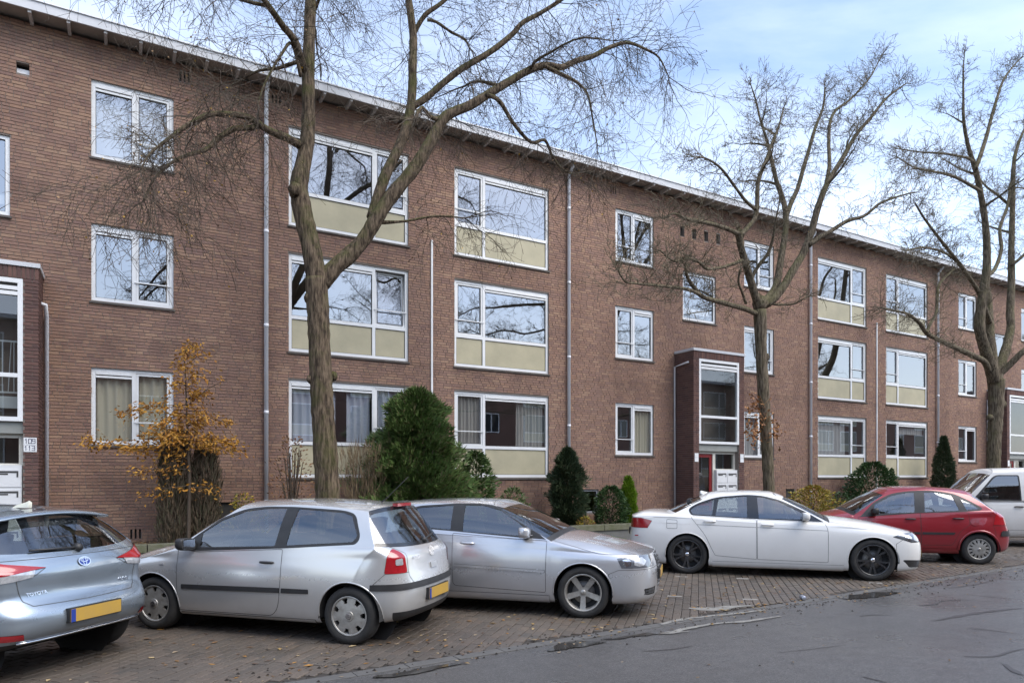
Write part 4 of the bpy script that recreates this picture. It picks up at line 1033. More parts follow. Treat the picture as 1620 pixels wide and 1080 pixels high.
    half_split = {'door', 'side_window', 'window_surround'} | {e['name'] for e in S.get('regions', []) if e.get('pair', False)}
    gaps = MB()
    def seam(faces, wdt=.0028):
        fset = set(faces)
        for f in faces:
            for e in f.edges:
                lf = e.link_faces
                if len(lf) == 2 and not (lf[0] in fset and lf[1] in fset):
                    if lf[0] not in fset and lf[0][lay_] == GONE or lf[1] not in fset and lf[1][lay_] == GONE: continue
                    a, b = e.verts; n = (a.normal+b.normal).normalized(); s_ = (b.co-a.co).cross(n)
                    if s_.length < 1e-9: continue
                    s_ = s_.normalized()*wdt; o_ = n*.0013
                    for sg in (1, -1):
                        vs_ = [Vector((p.x, p.y*sg, p.z)) for p in (a.co-s_+o_, b.co-s_+o_, b.co+s_+o_, a.co+s_+o_)]
                        gaps.add(vs_, [(0, 1, 2, 3)])
    for i_ in DOORS + [bon]:
        if i_ in fs_by: seam(fs_by[i_])
    for e in S.get('seams', []):                       # names of regions that get a joint line
        for i_, n_ in enumerate(names):
            if n_ == e and i_ in fs_by: seam(fs_by[i_])
    door_parents = {}
    for i_, faces in fs_by.items():
        n_ = names[i_]
        if i_ == GONE: continue
        vm = {}; co = []; no = []; fl_ = []
        for f in faces:
            ids = []
            for v_ in f.verts:
                if v_ not in vm: vm[v_] = len(co); co.append(v_.co + v_.normal*offs[i_]); no.append(v_.normal.copy())
                ids.append(vm[v_])
            fl_.append(tuple(ids))
        def emit(cos, nos, fls):
            me = bpy.data.meshes.new(n_); me.from_pydata([tuple(c__) for c__ in cos], [], fls); me.materials.append(mats_[i_]); me.polygons.foreach_set('use_smooth', [True]*len(fls)); me.update()
            try: me.normals_split_custom_set_from_vertices([tuple(n__) for n__ in nos])
            except Exception: pass
            return link(n_, me, root)
        mco = [Vector((c__.x, -c__.y, c__.z)) for c__ in co]; mno = [Vector((c__.x, -c__.y, c__.z)) for c__ in no]; mfl = [f[::-1] for f in fl_]
        if n_ in half_split:
            o1 = emit(co, no, fl_); o2 = emit(mco, mno, mfl)
            if n_ == 'door': door_parents.setdefault('L', []).append(o1); door_parents.setdefault('R', []).append(o2)
        else:
            k = len(co); emit(co+mco, no+mno, fl_+[tuple(i+k for i in f) for f in mfl])
    if gaps.f: gaps.build('panel_gaps', M['vent'], root)
    # body surface lookup for fittings
    from mathutils.bvhtree import BVHTree
    bvh = BVHTree.FromBMesh(bm)
    def on_side(d, z, off=0.0):
        h_ = bvh.ray_cast(Vector((X(d), 3, z)), Vector((0, -1, 0))); p, n = (h_[0], h_[1]) if h_[0] else (Vector((X(d), hw, z)), Vector((0, 1, 0)))
        if n.y < 0: n = -n
        return p + n*off, n
    def on_end(y, z, rear=True, off=0.0):
        s_ = 1 if rear else -1; h_ = bvh.ray_cast(Vector((-9*s_, abs(y)+1e-4, z)), Vector((s_, 0, 0))); p, n = (h_[0], h_[1]) if h_[0] else (Vector((X(L_ if rear else 0), y, z)), Vector((-s_, 0, 0)))
        if n.x*s_ > 0: n = -n
        if y < 0: p = Vector((p.x, -p.y, p.z)); n = Vector((n.x, -n.y, n.z))
        return p + n*off, n
    # arch liners, lips, underside
    for i, d0 in enumerate((fo, fo+wb)):
        for sd in (1, -1):
            q = MB(); n = 22; vs_ = []
            for yy in (hw-.02, hw-.34):
                for a in np.linspace(-.12, math.pi+.12, n): vs_.append((X(d0)+(ra+.006)*math.cos(a), yy*sd, zw+(ra+.006)*math.sin(a)*S.get('arch_y', 1.0)))
            q.add(vs_, [(j, j+1, n+j+1, n+j) for j in range(n-1)]); q.add([(X(d0)+(ra+.05)*math.cos(a), (hw-.34)*sd, zw+(ra+.05)*math.sin(a)) for a in np.linspace(0, 2*math.pi, 20, endpoint=False)], [tuple(range(20))])
            q.build('wheel_arch_liner', M['interior'], root)
            pts = []
            for a in np.linspace(-.05, math.pi+.05, 30):
                p, nn = on_side(fo+wb/2-(X(d0)+(ra+.004)*math.cos(a)), zw+(ra+.004)*math.sin(a)*S.get('arch_y', 1.0), -.003); pts.append((p.x, p.y*sd, p.z))
            q = MB(); q.tube(pts, S.get('lip', .009), 6, False); q.build('wheel_arch_lip', S.get('lipmat', S['paint']), root, True)
    q = MB(); q.box(X(L_-.55), X(.45), -hw+.18, hw-.18, S['zside'][0]+.03, S['zside'][0]+.12); q.build('underbody', M['interior'], root)
    # cabin
    zb = S['A'][1]; dA = S['A'][0]; dC = S['C'][0]
    q = MB(); q.box(X(dC+.05), X(dA-.15), -hw+.13, hw-.13, zb-.34, zb-.30); q.build('cabin_floor', M['interior'], root)
    q = MB(); q.box(X(dA+.38), X(dA-.1), -hw+.14, hw-.14, zb-.30, zb-.015); q.box(X(dA+.40), X(dA+.1), -.15, .55 if False else .15, zb-.015, zb+.02); q.build('dashboard', M['interior'], root)
    st = S.get('seats', (dA+1.28, dA+2.15)); top_ = S['peak'][1]
    for row, ds in enumerate(st):
        for sd in (1, -1):
            q = MB(); q.prism([(X(ds-.10), zb-.30), (X(ds+.02), zb-.30), (X(ds+.13), zb+.16), (X(ds+.05), zb+.17)], sd*.36-.22, sd*.36+.22); so = q.build('seat', M['seat'], root)
            q = MB(); q.prism([(X(ds+.08), zb+.19), (X(ds+.16), zb+.19), (X(ds+.19), zb+.35), (X(ds+.12), zb+.36)], sd*.36-.12, sd*.36+.12); q.build('headrest', M['seat'], root)
    q = MB(); c0 = Vector((X(dA+.55), .36 , zb+.02)); pts = [c0 + Vector((.06*math.sin(a)*-1, .18*math.cos(a), .17*math.sin(a))) for a in np.linspace(0, 2*math.pi, 20)]; q.tube(pts, .014, 5, False); q.build('steering_wheel', M['blackp'], root, True)
    # wheels
    for d0 in (fo, fo+wb):
        for sd in (1, -1): wheel(root, X(d0), sd*(hw-S.get('wd', .2)/2-.018), S['R'], S['R'], S['rim'], S.get('wd', .2), S['style'], sd, S.get('steer', 0) if d0 == fo else 0)
    # handles
    for (d, z, kind) in S.get('handles', []):
        for sd in (1, -1):
            p, n = on_side(d, z); q = MB(); c_ = Vector((p.x, p.y*sd, p.z)); l = S.get('hl', .09)
            pts = [c_ + Vector((t*l, sd*(.004 + .026*(1-t**4)), 0)) for t in (-1, -.8, -.4, 0, .4, .8, 1)]
            q.tube(pts, [.008, .013, .015, .015, .015, .013, .008], 8); q.build('door_handle', M['blackp'] if kind == 'black' else S['paint'], root, True)
    # mirrors
    md, mz = S['mirror']
    for sd in (1, -1):
        p, n = on_side(md, mz-.03); b = MB(); cx, cy, cz = X(md)-.03, (p.y+.115)*sd, mz+.03; nu, nv = 14, 9; vs_ = []
        for j in range(nv+1):
            ph = math.pi*j/nv
            for i in range(nu):
                th = 2*math.pi*i/nu; x_, y_, z_ = math.sin(ph)*math.cos(th), math.sin(ph)*math.sin(th), math.cos(ph)
                f_ = lambda v__: math.copysign(abs(v__)**.55, v__)
                xx = f_(x_)*.085; xx = max(xx, -.035); vs_.append((cx+xx, cy+f_(y_)*.115, cz+f_(z_)*.068 + .012*y_*sd))
        b.add(vs_, [(j*nu+i, j*nu+(i+1) % nu, (j+1)*nu+(i+1) % nu, (j+1)*nu+i) for j in range(nv) for i in range(nu)])
        mo = b.build('mirror', S.get('mirmat', S['paint']), root, True)
        b = MB(); b.add([(cx-.037, cy+dy, cz+dz) for dy, dz in ((-.085,-.05),(.085,-.05),(.085,.05),(-.085,.05))], [(0,1,2,3) if sd > 0 else (3,2,1,0)]); b.build('mirror_glass', M['chrome'], mo)
        b = MB(); b.tube([(X(md)+.0, (p.y-.02)*sd, mz-.035), (cx+.01, cy-.07*sd, cz-.045)], [.028, .022], 8); b.build('mirror_arm', M['blackp'], mo, True)
    # plates
    for rear in (True, False):
        y0, z0 = (0, S['plate'][0 if rear else 1])
        p, n = on_end(0, z0, rear, .012); s_ = -1 if rear else 1
        q = MB(); px_ = p.x + s_*.008
        q.box(min(px_, px_+s_*.006), max(px_, px_+s_*.006), -.26, .26, z0-.055, z0+.055); po = q.build('number_plate', M['amber'], root)
        q = MB(); xx = px_+s_*.007; q.add([(xx, yy*(1 if rear else -1)*1.0, zz) for yy, zz in ((.26,z0-.055),(.215,z0-.055),(.215,z0+.055),(.26,z0+.055))], [(0,1,2,3) if rear else (0,1,2,3)]); q.build('plate_band', M['blue'], po)
        q = MB(); q.box(min(p.x-s_*.03, px_-s_*.0005), max(p.x-s_*.03, px_-s_*.0005), -.27, .27, z0-.063, z0+.063); q.build('plate_holder', M['blackp'], root)
    if 'extra' in S: S['extra'](root, X, on_side, on_end)
    bm.free()
    return root
P_silver = paint('silver_paint', (.68,.68,.665), .58, .26, damt=.30)
P_silver2 = paint('cool_silver_paint', (.63,.64,.66), .60, .25, damt=.28)
P_white = paint('white_paint', (.80,.795,.77), .0, .35, (.45,.42,.36), .45)
P_red = paint('red_paint', (.27,.012,.02), .15, .30, (.10,.05,.045), .30)
P_blue = paint('blue_grey_paint', (.33,.39,.45), .68, .24, (.20,.185,.16), .45)
P_van = paint('van_white_paint', (.72,.71,.68), .0, .42, (.42,.36,.28), .85, .5)

def place_text(root, txt, size, m_, p, n, rear=True):
    me = text_mesh(txt, size, m_); o = link('lettering', me, root); s_ = -1 if rear else 1
    Z = n.normalized(); Xv = Vector((0, s_*1.0, 0)); Xv = (Xv - Z*Xv.dot(Z)).normalized(); Yv = Z.cross(Xv)
    mt = Matrix((Xv, Yv, Z)).transposed().to_4x4(); mt.translation = p; o.matrix_local = mt; return o
def place_emblem(root, mb, name, m_, p, n):                 # emblem drawn in xz facing +y
    o = mb.build(name, m_, root); Yv = n.normalized(); Zv = Vector((0, 0, 1)); Zv = (Zv - Yv*Zv.dot(Yv)).normalized(); Xv = Yv.cross(Zv)
    mt = Matrix((Xv, Yv, Zv)).transposed().to_4x4(); mt.translation = p; o.matrix_local = mt; return o
def fin(root, x, z, m_):
    q = MB(); n = 8; vs = []
    for t in np.linspace(0, 1, n):
        xx = x + .09 - .19*t; h = .055*t**.8 if t < .85 else .055*(1-(t-.85)*2.2); w_ = .026*(1-.55*t)
        vs += [(xx, -w_, z-.012), (xx+(-.012*t), -w_*.25, z+h), (xx+(-.012*t), w_*.25, z+h), (xx, w_, z-.012)]
    q.add(vs, [(4*i+j, 4*i+j+1, 4*i+j+5, 4*i+j+4) for i in range(n-1) for j in range(3)] + [(4*n-4, 4*n-3, 4*n-2, 4*n-1)]); q.build('roof_antenna', m_, root, True)
def wiper(root, pts, m_=None):
    q = MB(); q.tube(pts, .010, 6); q.build('wiper', m_ or M['blackp'], root, True)

# ---------------- silver three-door hatchback, nose to the flats
def polo_extra(root, X, on_side, on_end):
    p, n = on_end(.0, .905, True, .004); em = MB(); vw_logo(em, .055); place_emblem(root, em, 'emblem', M['chrome'], p, n)
    p, n = on_end(.37, .855, True, .004); place_text(root, 'POLO', .052, M['chrome'], p, n)
    p, n = on_end(.0, .755, True, .002); q = MB(); q.box(-.075, .075, -.012, .012, -.03, .03); place_emblem(root, q, 'tailgate_handle', P_silver, p, n)
    q = MB(); z0 = 1.405; q.box(X(3.50), X(3.44), -.17, .17, z0-.012, z0+.022); q.build('brake_light', M['redl'], root)
    a, _ = on_end(0, 1.02, True, .012); b, _ = on_end(-.33, 1.06, True, .015); wiper(root, [a, (a+b)/2+Vector((-.006, 0, .005)), b]); q = MB(); q.tube([a+Vector((.03,0,-.01)), a+Vector((-.02,0,.0))], [.035, .028], 10); q.build('wiper_hub', M['blackp'], root, True)
    q = MB(); q.tube([(X(3.22), 0, 1.435), (X(3.26), 0, 1.46), (X(3.55), 0, 1.72)], [.012, .005, .003], 6); q.build('roof_antenna', M['blackp'], root, True)
    p, n = on_side(.93, .755, .002); q = MB(); q.box(-.03, .03, 0, .006, -.014, .014); place_emblem(root, q, 'side_indicator', M['clearl'], p, n)
    wiper(root, [(X(1.02), .5, 1.0), (X(1.06), .0, 1.035), (X(1.08), -.2, 1.03)])
polo = dict(name='parked_car', label='silver three-door hatchback with black rub strips and a red tail lamp', paint=P_silver, style='polo', pos=(1.738, 8.309, R(133.5)),
    L=3.897, hw=.825, fo=.80, wb=2.46, R=.298, rim=.198, ra=.345, wd=.185,
    zside=[.19,.21,.33,.52,.72], nose=[(.28,.17),(.07,.20),(.02,.36),(.0,.50),(.03,.62),(.11,.72)], tail=[(.28,.22),(.07,.26),(.01,.42),(.0,.56),(.045,.72),(.075,.90)],
    sh=(.82,.885), A=(1.08,.925), C=(3.53,1.01), hm=(.52,.885), cowl=(.96,.985), B=(3.76,.985), W=(1.68,1.405), W5=(1.76,1.365), R9=(3.36,1.355), RC=(3.44,1.40), crown=.055, peak=(2.35,1.467), bw=.785, rw=.60, arch=.75,
    windows=[dict(poly=[(1.12,.925),(1.60,1.265),(1.86,1.365),(2.15,1.395),(2.50,1.395),(3.10,1.365),(3.24,1.325),(3.36,1.10),(3.32,1.025),(2.47,.965),(1.4,.905)], r=[0,.05,.1,.1,.1,.1,.06,.07,.04,.05,.03],
        glass=[[(1.40,.945),(1.395,1.10),(1.60,1.235),(1.88,1.34),(2.15,1.372),(2.41,1.377),(2.365,.985)], [(2.50,.995),(2.555,1.375),(3.09,1.342),(3.20,1.31),(3.32,1.11),(3.28,1.05)]])],
    doors=[dict(poly=[(1.14,.245),(1.13,.80),(1.12,.915),(1.4,.895),(2.465,.955),(2.47,.62),(2.43,.34),(2.34,.25)], r=[.02,.02,.02,.02,.02,.3,.1,.05])],
    regions=[dict(name='tail_lamp', side=[(3.635,.735),(4.3,.735),(4.3,.985),(3.665,.985)], r=.02, front=[(.55,.735),(.95,.735),(.95,.99),(.63,.985),(.565,.93)], mat=M['redl'], off=.004, pair=True, fr=.03),
        dict(name='lamp_lens', only=(3.5, 4.2), front=[(.60,.815),(.675,.815),(.675,.875),(.60,.885)], fr=.015, mat=M['clearl'], off=.009, pair=True, on=('tail_lamp',)),
        dict(name='tailgate', only=(3.4, 4.2), front=[(-.1,.625),(.48,.625),(.53,.70),(.53,.93),(.64,1.005),(.70,1.02),(-.1,1.02)], mat=P_silver, off=0),
        dict(name='bumper_strip', side=[(3.50,.565),(4.3,.565),(4.3,.625),(3.50,.625)], mat=M['blackp'], off=.012),
        dict(name='bumper_lower', side=[(3.62,.0),(4.3,.0),(4.3,.335),(3.70,.335)], mat=M['blackp'], off=.002),
        dict(name='rub_strip', side=[(1.20,.49),(2.452,.502),(2.452,.55),(1.20,.535)], mat=M['blackp'], off=.010, pair=True), dict(name='rub_strip', side=[(2.478,.502),(2.80,.506),(2.80,.552),(2.478,.55)], mat=M['blackp'], off=.010, pair=True),
        dict(name='head_lamp', side=[(-.3,.57),(.40,.64),(.44,.78),(-.3,.74)], front=[(.36,.5),(.95,.5),(.95,.9),(.36,.9)], mat=M['headl'], off=.004, pair=True),
        dict(name='grille', only=(-.1,.3), front=[(-.1,.58),(.34,.58),(.34,.67),(-.1,.67)], mat=M['blackp'], off=-.004),
        dict(name='sill', side=[(1.15,.0),(2.86,.0),(2.86,.235),(1.15,.225)], mat=P_silver, off=.006),
        dict(name='rear_bumper', side=[(3.40,.0),(3.50,.60),(3.645,.735),(4.3,.735),(4.3,.0)], mat=P_silver, off=0)],
    seams=['tailgate', 'tail_lamp', 'rear_bumper'], handles=[(2.29,.815,'black')], hl=.085, mirror=(1.30,.955), mirmat=M['blackp'], plate=(.475,.42), extra=polo_extra, rear_surround=True)

# ---------------- silver three-door hatchback backed in, five-spoke wheels
def audi_extra(root, X, on_side, on_end):
    p, n = on_end(0, .665, False, .012)
    q = MB()
    for i in range(4): ellipse_ring(q, (i-1.5)*.062, 0, .041, .041, .009)
    place_emblem(root, q, 'emblem', M['chrome'], p, n)
    for z in np.linspace(.36, .72, 9):
        p, n = on_end(0, z, False); q = MB(); pts = []
        for y in np.linspace(-.21, .21, 7):
            p, n = on_end(y, z, False, .002); pts.append(p)
        q.tube(pts, .006, 4); q.build('grille_bar', M['chrome'] if z > .7 or z < .38 else M['gloss'], root)
    for zz in (.30,.335):
        for sd in (1, -1):
            q = MB(); pts = [on_end(sd*y, zz, False, .0)[0] for y in np.linspace(.40, .66, 6)]; q.tube(pts, .008, 5); q.build('vent_slat', M['blackp'], root)
    p, n = on_side(1.21, .815, .002); q = MB(); q.box(-.022, .022, 0, .006, -.013, .013); place_emblem(root, q, 'side_indicator', M['clearl'], p, n)
    wiper(root, [(X(1.20), .55, .985), (X(1.26), .1, 1.03), (X(1.29), -.1, 1.03)]); wiper(root, [(X(1.18), -.05, .985), (X(1.27), -.5, 1.0), (X(1.30), -.62, 1.0)])
audi = dict(name='parked_car', label='silver three-door hatchback with five-spoke wheels, backed in beside the red-lamped hatchback', paint=P_silver2, style='audi', pos=(4.53, 8.265, R(-45)),
    L=4.21, hw=.88, fo=.87, wb=2.578, R=.315, rim=.222, ra=.358, wd=.215, steer=.05,
    zside=[.17,.19,.32,.53,.72], nose=[(.30,.16),(.06,.19),(.015,.33),(.0,.48),(.02,.63),(.07,.762)], tail=[(.3,.22),(.07,.26),(.01,.42),(.0,.58),(.04,.76),(.08,.93)],
    sh=(.80,.93), A=(1.27,.925), C=(3.92,1.03), hm=(.64,.918), cowl=(1.16,1.005), B=(4.05,1.0), W=(1.98,1.375), W5=(2.05,1.335), R9=(3.62,1.315), RC=(3.70,1.37), crown=.045, peak=(2.55,1.425), bw=.835, rw=.63, sharp_r={5: .13, 7: .12, 9: .18}, arch=.8, hdrop=.02,
    windows=[dict(poly=[(1.33,.945),(1.70,1.20),(1.95,1.325),(2.2,1.372),(2.55,1.372),(3.10,1.335),(3.42,1.22),(3.40,1.10),(3.0,1.05),(2.5,1.02),(1.7,.965)], r=[0,.05,.1,.12,.1,.1,.08,.08,.1,.05,.05],
        glass=[[(1.50,.985),(1.72,1.155),(1.96,1.29),(2.2,1.347),(2.44,1.350),(2.42,1.022),(1.7,.985)], [(2.585,1.04),(2.60,1.347),(3.08,1.31),(3.36,1.20),(3.36,1.12),(3.0,1.07)]])],
    doors=[dict(poly=[(1.325,.30),(1.315,.93),(1.7,.945),(2.545,1.0),(2.53,.37),(2.50,.34)], r=[.03,.02,.02,.02,.02,.02])],
    regions=[dict(name='head_lamp', side=[(.455,.735),(.40,.625),(-.3,.625),(-.3,.745),(.20,.765)], front=[(.40,.4),(1.0,.4),(1.0,.9),(.40,.9)], mat=M['headl'], off=.004, pair=True),
        dict(name='grille', only=(-.1,.4), front=[(-.1,.33),(.20,.33),(.245,.45),(.255,.60),(.23,.735),(-.1,.735)], mat=M['blackp'], off=-.003),
        dict(name='bumper_vent', only=(-.1,.5), front=[(.38,.275),(.64,.29),(.68,.365),(.38,.365)], fr=.02, mat=M['gloss'], off=-.003, pair=True),
        dict(name='rub_strip', side=[(1.335,.545),(2.51,.585),(2.51,.615),(1.335,.575)], mat=P_silver2, off=.012, pair=True), dict(name='rub_strip', side=[(2.55,.588),(2.95,.60),(2.95,.628),(2.55,.617)], mat=P_silver2, off=.012, pair=True),
        dict(name='sill', side=[(1.28,.0),(3.05,.0),(3.05,.27),(1.28,.265)], mat=P_silver2, off=.010),
        dict(name='tail_lamp', side=[(3.95,.74),(4.5,.74),(4.5,.96),(3.9,.96)], front=[(.5,.7),(1,.7),(1,1),(.5,1)], mat=M['redl'], off=.005, pair=True),
        dict(name='lamp_reflector', side=[(.395,.66),(.395,.72),(.33,.735),(.29,.70),(.30,.65),(.35,.64)], mat=M['chrome'], off=.006, pair=True, on=('head_lamp',)), dict(name='lamp_reflector', side=[(.26,.66),(.26,.73),(.18,.745),(.13,.70),(.15,.65),(.2,.64)], mat=M['clearl'], off=.006, pair=True, on=('head_lamp',)),
        dict(name='front_bumper', side=[(-.3,.0),(.50,.0),(.555,.55),(.44,.60),(-.3,.61)], mat=P_silver2, off=0)],
    seams=['head_lamp', 'tail_lamp', 'front_bumper'], handles=[(2.34,.88,'paint')], hl=.095, mirror=(1.56,1.00), plate=(.75,.50), extra=audi_extra, seats=(2.55, 3.4))

# ---------------- white saloon
def bmw_extra(root, X, on_side, on_end):
    fin(root, X(3.50), 1.405, P_white)
    p, n = on_side(1.36, .665, .003); q = MB(); q.prism([(-.13,-.012),(.13,.0),(.13,.012),(-.11,.004)], 0, .008); place_emblem(root, q, 'side_vent_trim', M['chrome'], p, n)
    for sd in (1, -1):
        for dy in (.09, .24):
            q = MB(); c_ = on_end(sd*(dy+.0), .61, False, .006)
            pts = [on_end(sd*(.035 if dy == .09 else .20) + sd*y, z, False, .004)[0] for y, z in ((0,.53),(.13,.53),(.13,.68),(0,.68),(0,.53))]
        q = MB(); pts = [on_end(sd*y, z, False, .006)[0] for y, z in ((.03,.54),(.25,.54),(.29,.68),(.03,.69),(.03,.54))]; q.tube(pts, .010, 6); q.build('grille_surround', M['chrome'], root, True)
    wiper(root, [(X(1.52), .6, 1.0), (X(1.58), .1, 1.035), (X(1.60), -.1, 1.035)])
    for sd in (1, -1): q = MB(); q.box(X(4.72), X(4.66), sd*.915-.012, sd*.915+.012, .655, .675); q.build('side_reflector', M['redl'], root)
bmw = dict(name='parked_car', label='white four-door saloon with black double-spoke wheels', paint=P_white, style='bmw', pos=(10.357, 8.496, R(-46.5)),
    L=4.90, hw=.93, fo=.84, wb=2.968, R=.345, rim=.250, ra=.378, wd=.245, steer=.03,
    zside=[.15,.165,.30,.55,.76], nose=[(.30,.15),(.06,.18),(.01,.33),(.0,.50),(.03,.65),(.12,.785)], tail=[(.3,.22),(.08,.26),(.015,.44),(.0,.60),(.035,.82),(.055,1.01)],
    sh=(.84,.985), A=(1.50,.945), C=(4.05,1.05), hm=(.80,.95), cowl=(1.48,1.03), B=(4.22,1.09), deck=(4.60,1.095), W=(2.24,1.41), W5=(2.30,1.37), R9=(3.50,1.335), RC=(3.56,1.39), crown=.055, peak=(2.78,1.47), bw=.875, rw=.635, sharp_r={5: .12, 7: .12, 9: .18}, arch=.95, hdrop=.035, taper7=.05, taper9=.07,
    windows=[dict(poly=[(1.58,.955),(1.86,1.125),(2.25,1.315),(2.55,1.388),(2.80,1.402),(3.32,1.355),(3.66,1.235),(3.80,1.14),(3.74,1.035),(2.7,.99)], r=[0,.05,.1,.1,.1,.15,.1,.06,.04,.05], trim=M['gloss'],
        glass=[[(1.82,.995),(1.90,1.095),(2.26,1.285),(2.54,1.358),(2.63,1.365),(2.61,1.0)], [(2.80,1.012),(2.80,1.375),(3.27,1.33),(3.33,1.03)], [(3.385,1.04),(3.345,1.31),(3.64,1.205),(3.755,1.13),(3.715,1.055)]])],
    doors=[dict(poly=[(1.52,.285),(1.52,.84),(1.57,.935),(1.62,.945),(2.64,.978),(2.635,.30)], r=[.02,.1,.02,.02,.02,.02]), dict(poly=[(2.645,.30),(2.65,.978),(3.70,1.022),(3.74,1.0),(3.50,.70),(3.40,.48),(3.33,.345)], r=[.02,.02,.02,.02,.1,.05,.03])],
    regions=[dict(name='head_lamp', side=[(.545,.735),(.42,.785),(.20,.80),(-.3,.78),(-.3,.655),(.26,.65)], front=[(.38,.4),(1.0,.4),(1.0,.9),(.38,.9)], mat=M['headl'], off=.004, pair=True),
        dict(name='grille', only=(-.1,.4), front=[(.03,.54),(.25,.54),(.29,.68),(.03,.69)], mat=M['gloss'], off=.002, pair=True),
        dict(name='bumper_vent', only=(-.1,.7), front=[(.40,.23),(.80,.24),(.86,.36),(.44,.33)], fr=.02, mat=M['gloss'], off=-.002, pair=True),
        dict(name='lower_grille', only=(-.1,.3), front=[(-.1,.26),(.34,.26),(.38,.36),(-.1,.36)], mat=M['gloss'], off=-.002),
        dict(name='tail_lamp', side=[(4.50,.80),(5.3,.80),(5.3,.965),(4.62,.975),(4.42,.93)], front=[(.42,.7),(1.1,.7),(1.1,1.1),(.42,1.1)], mat=M['redl'], off=.005, pair=True),
        dict(name='crease_trim', side=[(1.53,.815),(4.45,.90),(4.45,.903),(1.53,.818)], mat=P_white, off=.0035, pair=True),
        dict(name='fuel_flap', side=[(3.98,.80),(4.16,.80),(4.16,.96),(3.98,.95)], r=.02, mat=P_white, off=0, pair=True),
        dict(name='sill', side=[(1.28,.0),(3.38,.0),(3.38,.245),(1.28,.245)], mat=P_white, off=.012),
        dict(name='lamp_reflector', side=[(.36,.69),(.36,.745),(.30,.76),(.25,.72),(.27,.68),(.31,.665)], mat=M['chrome'], off=.006, pair=True, on=('head_lamp',)), dict(name='lamp_reflector', side=[(.22,.68),(.22,.75),(.16,.76),(.11,.72),(.13,.67),(.17,.66)], mat=M['clearl'], off=.006, pair=True, on=('head_lamp',)),
        dict(name='front_bumper', side=[(-.3,.0),(.46,.0),(.50,.62),(.40,.69),(.26,.645),(-.3,.65)], mat=P_white, off=0)],
    seams=['head_lamp', 'fuel_flap', 'tail_lamp', 'front_bumper'], handles=[(2.47,.895,'paint'), (3.42,.94,'paint')], hl=.10, mirror=(1.86,1.02), plate=(.70,.42), extra=bmw_extra, seats=(2.75, 3.65))

# ---------------- red round-roofed hatchback
def c3_extra(root, X, on_side, on_end):
    p, n = on_side(3.10, .83, .003); q = MB(); q.lathe([(.075, 0), (.075, .003), (.066, .004), (.066, .002), (.001, .003)], 24); place_emblem(root, q, 'fuel_flap', P_red, p, n)
    wiper(root, [(X(.86), .5, 1.02), (X(.93), .0, 1.06), (X(.95), -.2, 1.06)])
    q = MB(); q.tube([(X(3.2), 0, 1.44), (X(3.22), 0, 1.47), (X(3.40), 0, 1.70)], [.012,.005,.003], 6); q.build('roof_antenna', M['blackp'], root, True)
c3 = dict(name='parked_car', label='red round-roofed five-door hatchback behind the white saloon', paint=P_red, style='c3', pos=(14.254, 8.498, R(135)),
    L=3.85, hw=.835, fo=.72, wb=2.46, R=.300, rim=.195, ra=.355, wd=.185,
    zside=[.20,.22,.34,.54,.74], nose=[(.28,.18),(.07,.21),(.02,.38),(.0,.52),(.03,.66),(.10,.80)], tail=[(.28,.22),(.06,.26),(.01,.42),(.0,.58),(.06,.74),(.12,.93)],
    sh=(.86,.93), A=(.95,.93), C=(3.42,1.06), hm=(.44,.93), cowl=(.78,1.03), B=(3.64,1.02), W=(1.52,1.44), W5=(1.60,1.39), R9=(3.08,1.36), RC=(3.20,1.41), crown=.085, peak=(2.15,1.525), bw=.79, rw=.59, arch=1.05, lip=.024, flare=.03,
    windows=[dict(poly=[(1.06,.90),(1.34,1.20),(1.68,1.375),(2.0,1.43),(2.45,1.44),(2.82,1.375),(3.06,1.24),(3.26,1.10),(3.22,1.055),(2.95,1.03),(2.2,1.00)], r=[.02,.1,.1,.15,.15,.1,.1,.03,.04,.05,.05],
        glass=[[(1.30,.965),(1.36,1.16),(1.69,1.34),(1.98,1.395),(2.09,1.398),(2.06,1.005)], [(2.24,1.015),(2.27,1.405),(2.46,1.405),(2.76,1.345),(2.85,1.05)], [(2.97,1.06),(2.90,1.28),(3.05,1.20),(3.20,1.09)]])],
    doors=[dict(poly=[(1.04,.36),(1.03,.90),(1.3,.945),(2.155,.995),(2.16,.36)], r=[.03,.02,.02,.02,.03]), dict(poly=[(2.17,.36),(2.165,.995),(2.92,1.02),(3.0,1.02),(3.02,.78),(2.84,.64),(2.72,.37)], r=[.03,.02,.02,.02,.05,.08,.05])],
    regions=[dict(name='rub_strip', side=[(1.10,.565),(2.145,.575),(2.145,.615),(1.10,.605)], mat=M['blackp'], off=.010, pair=True), dict(name='rub_strip', side=[(2.185,.575),(2.74,.58),(2.76,.618),(2.185,.615)], mat=M['blackp'], off=.010, pair=True),
        dict(name='tail_lamp', side=[(3.42,.78),(4.2,.76),(4.2,1.0),(3.50,1.03),(3.46,.95)], front=[(.56,.7),(1.0,.7),(1.0,1.1),(.60,1.1)], mat=M['redl'], off=.005, pair=True),
        dict(name='bumper_corner', side=[(3.55,.56),(4.3,.56),(4.3,.66),(3.58,.66)], r=.03, mat=M['blackp'], off=.014),
        dict(name='sill', side=[(1.05,.0),(2.85,.0),(2.85,.30),(1.05,.29)], mat=P_red, off=.012),
        dict(name='head_lamp', side=[(-.3,.66),(.34,.72),(.42,.86),(-.3,.80)], front=[(.40,.5),(.95,.5),(.95,.95),(.40,.95)], mat=M['headl'], off=.004, pair=True),
        dict(name='rear_bumper', side=[(3.40,.0),(3.47,.60),(3.42,.765),(4.3,.75),(4.3,.0)], mat=P_red, off=0)],
    seams=['tail_lamp', 'rear_bumper'], handles=[(1.98,.875,'black'), (2.82,.895,'black')], hl=.095, mirror=(1.30,.99), mirmat=M['blackp'], plate=(.80,.45), extra=c3_extra, seats=(2.1, 2.85))

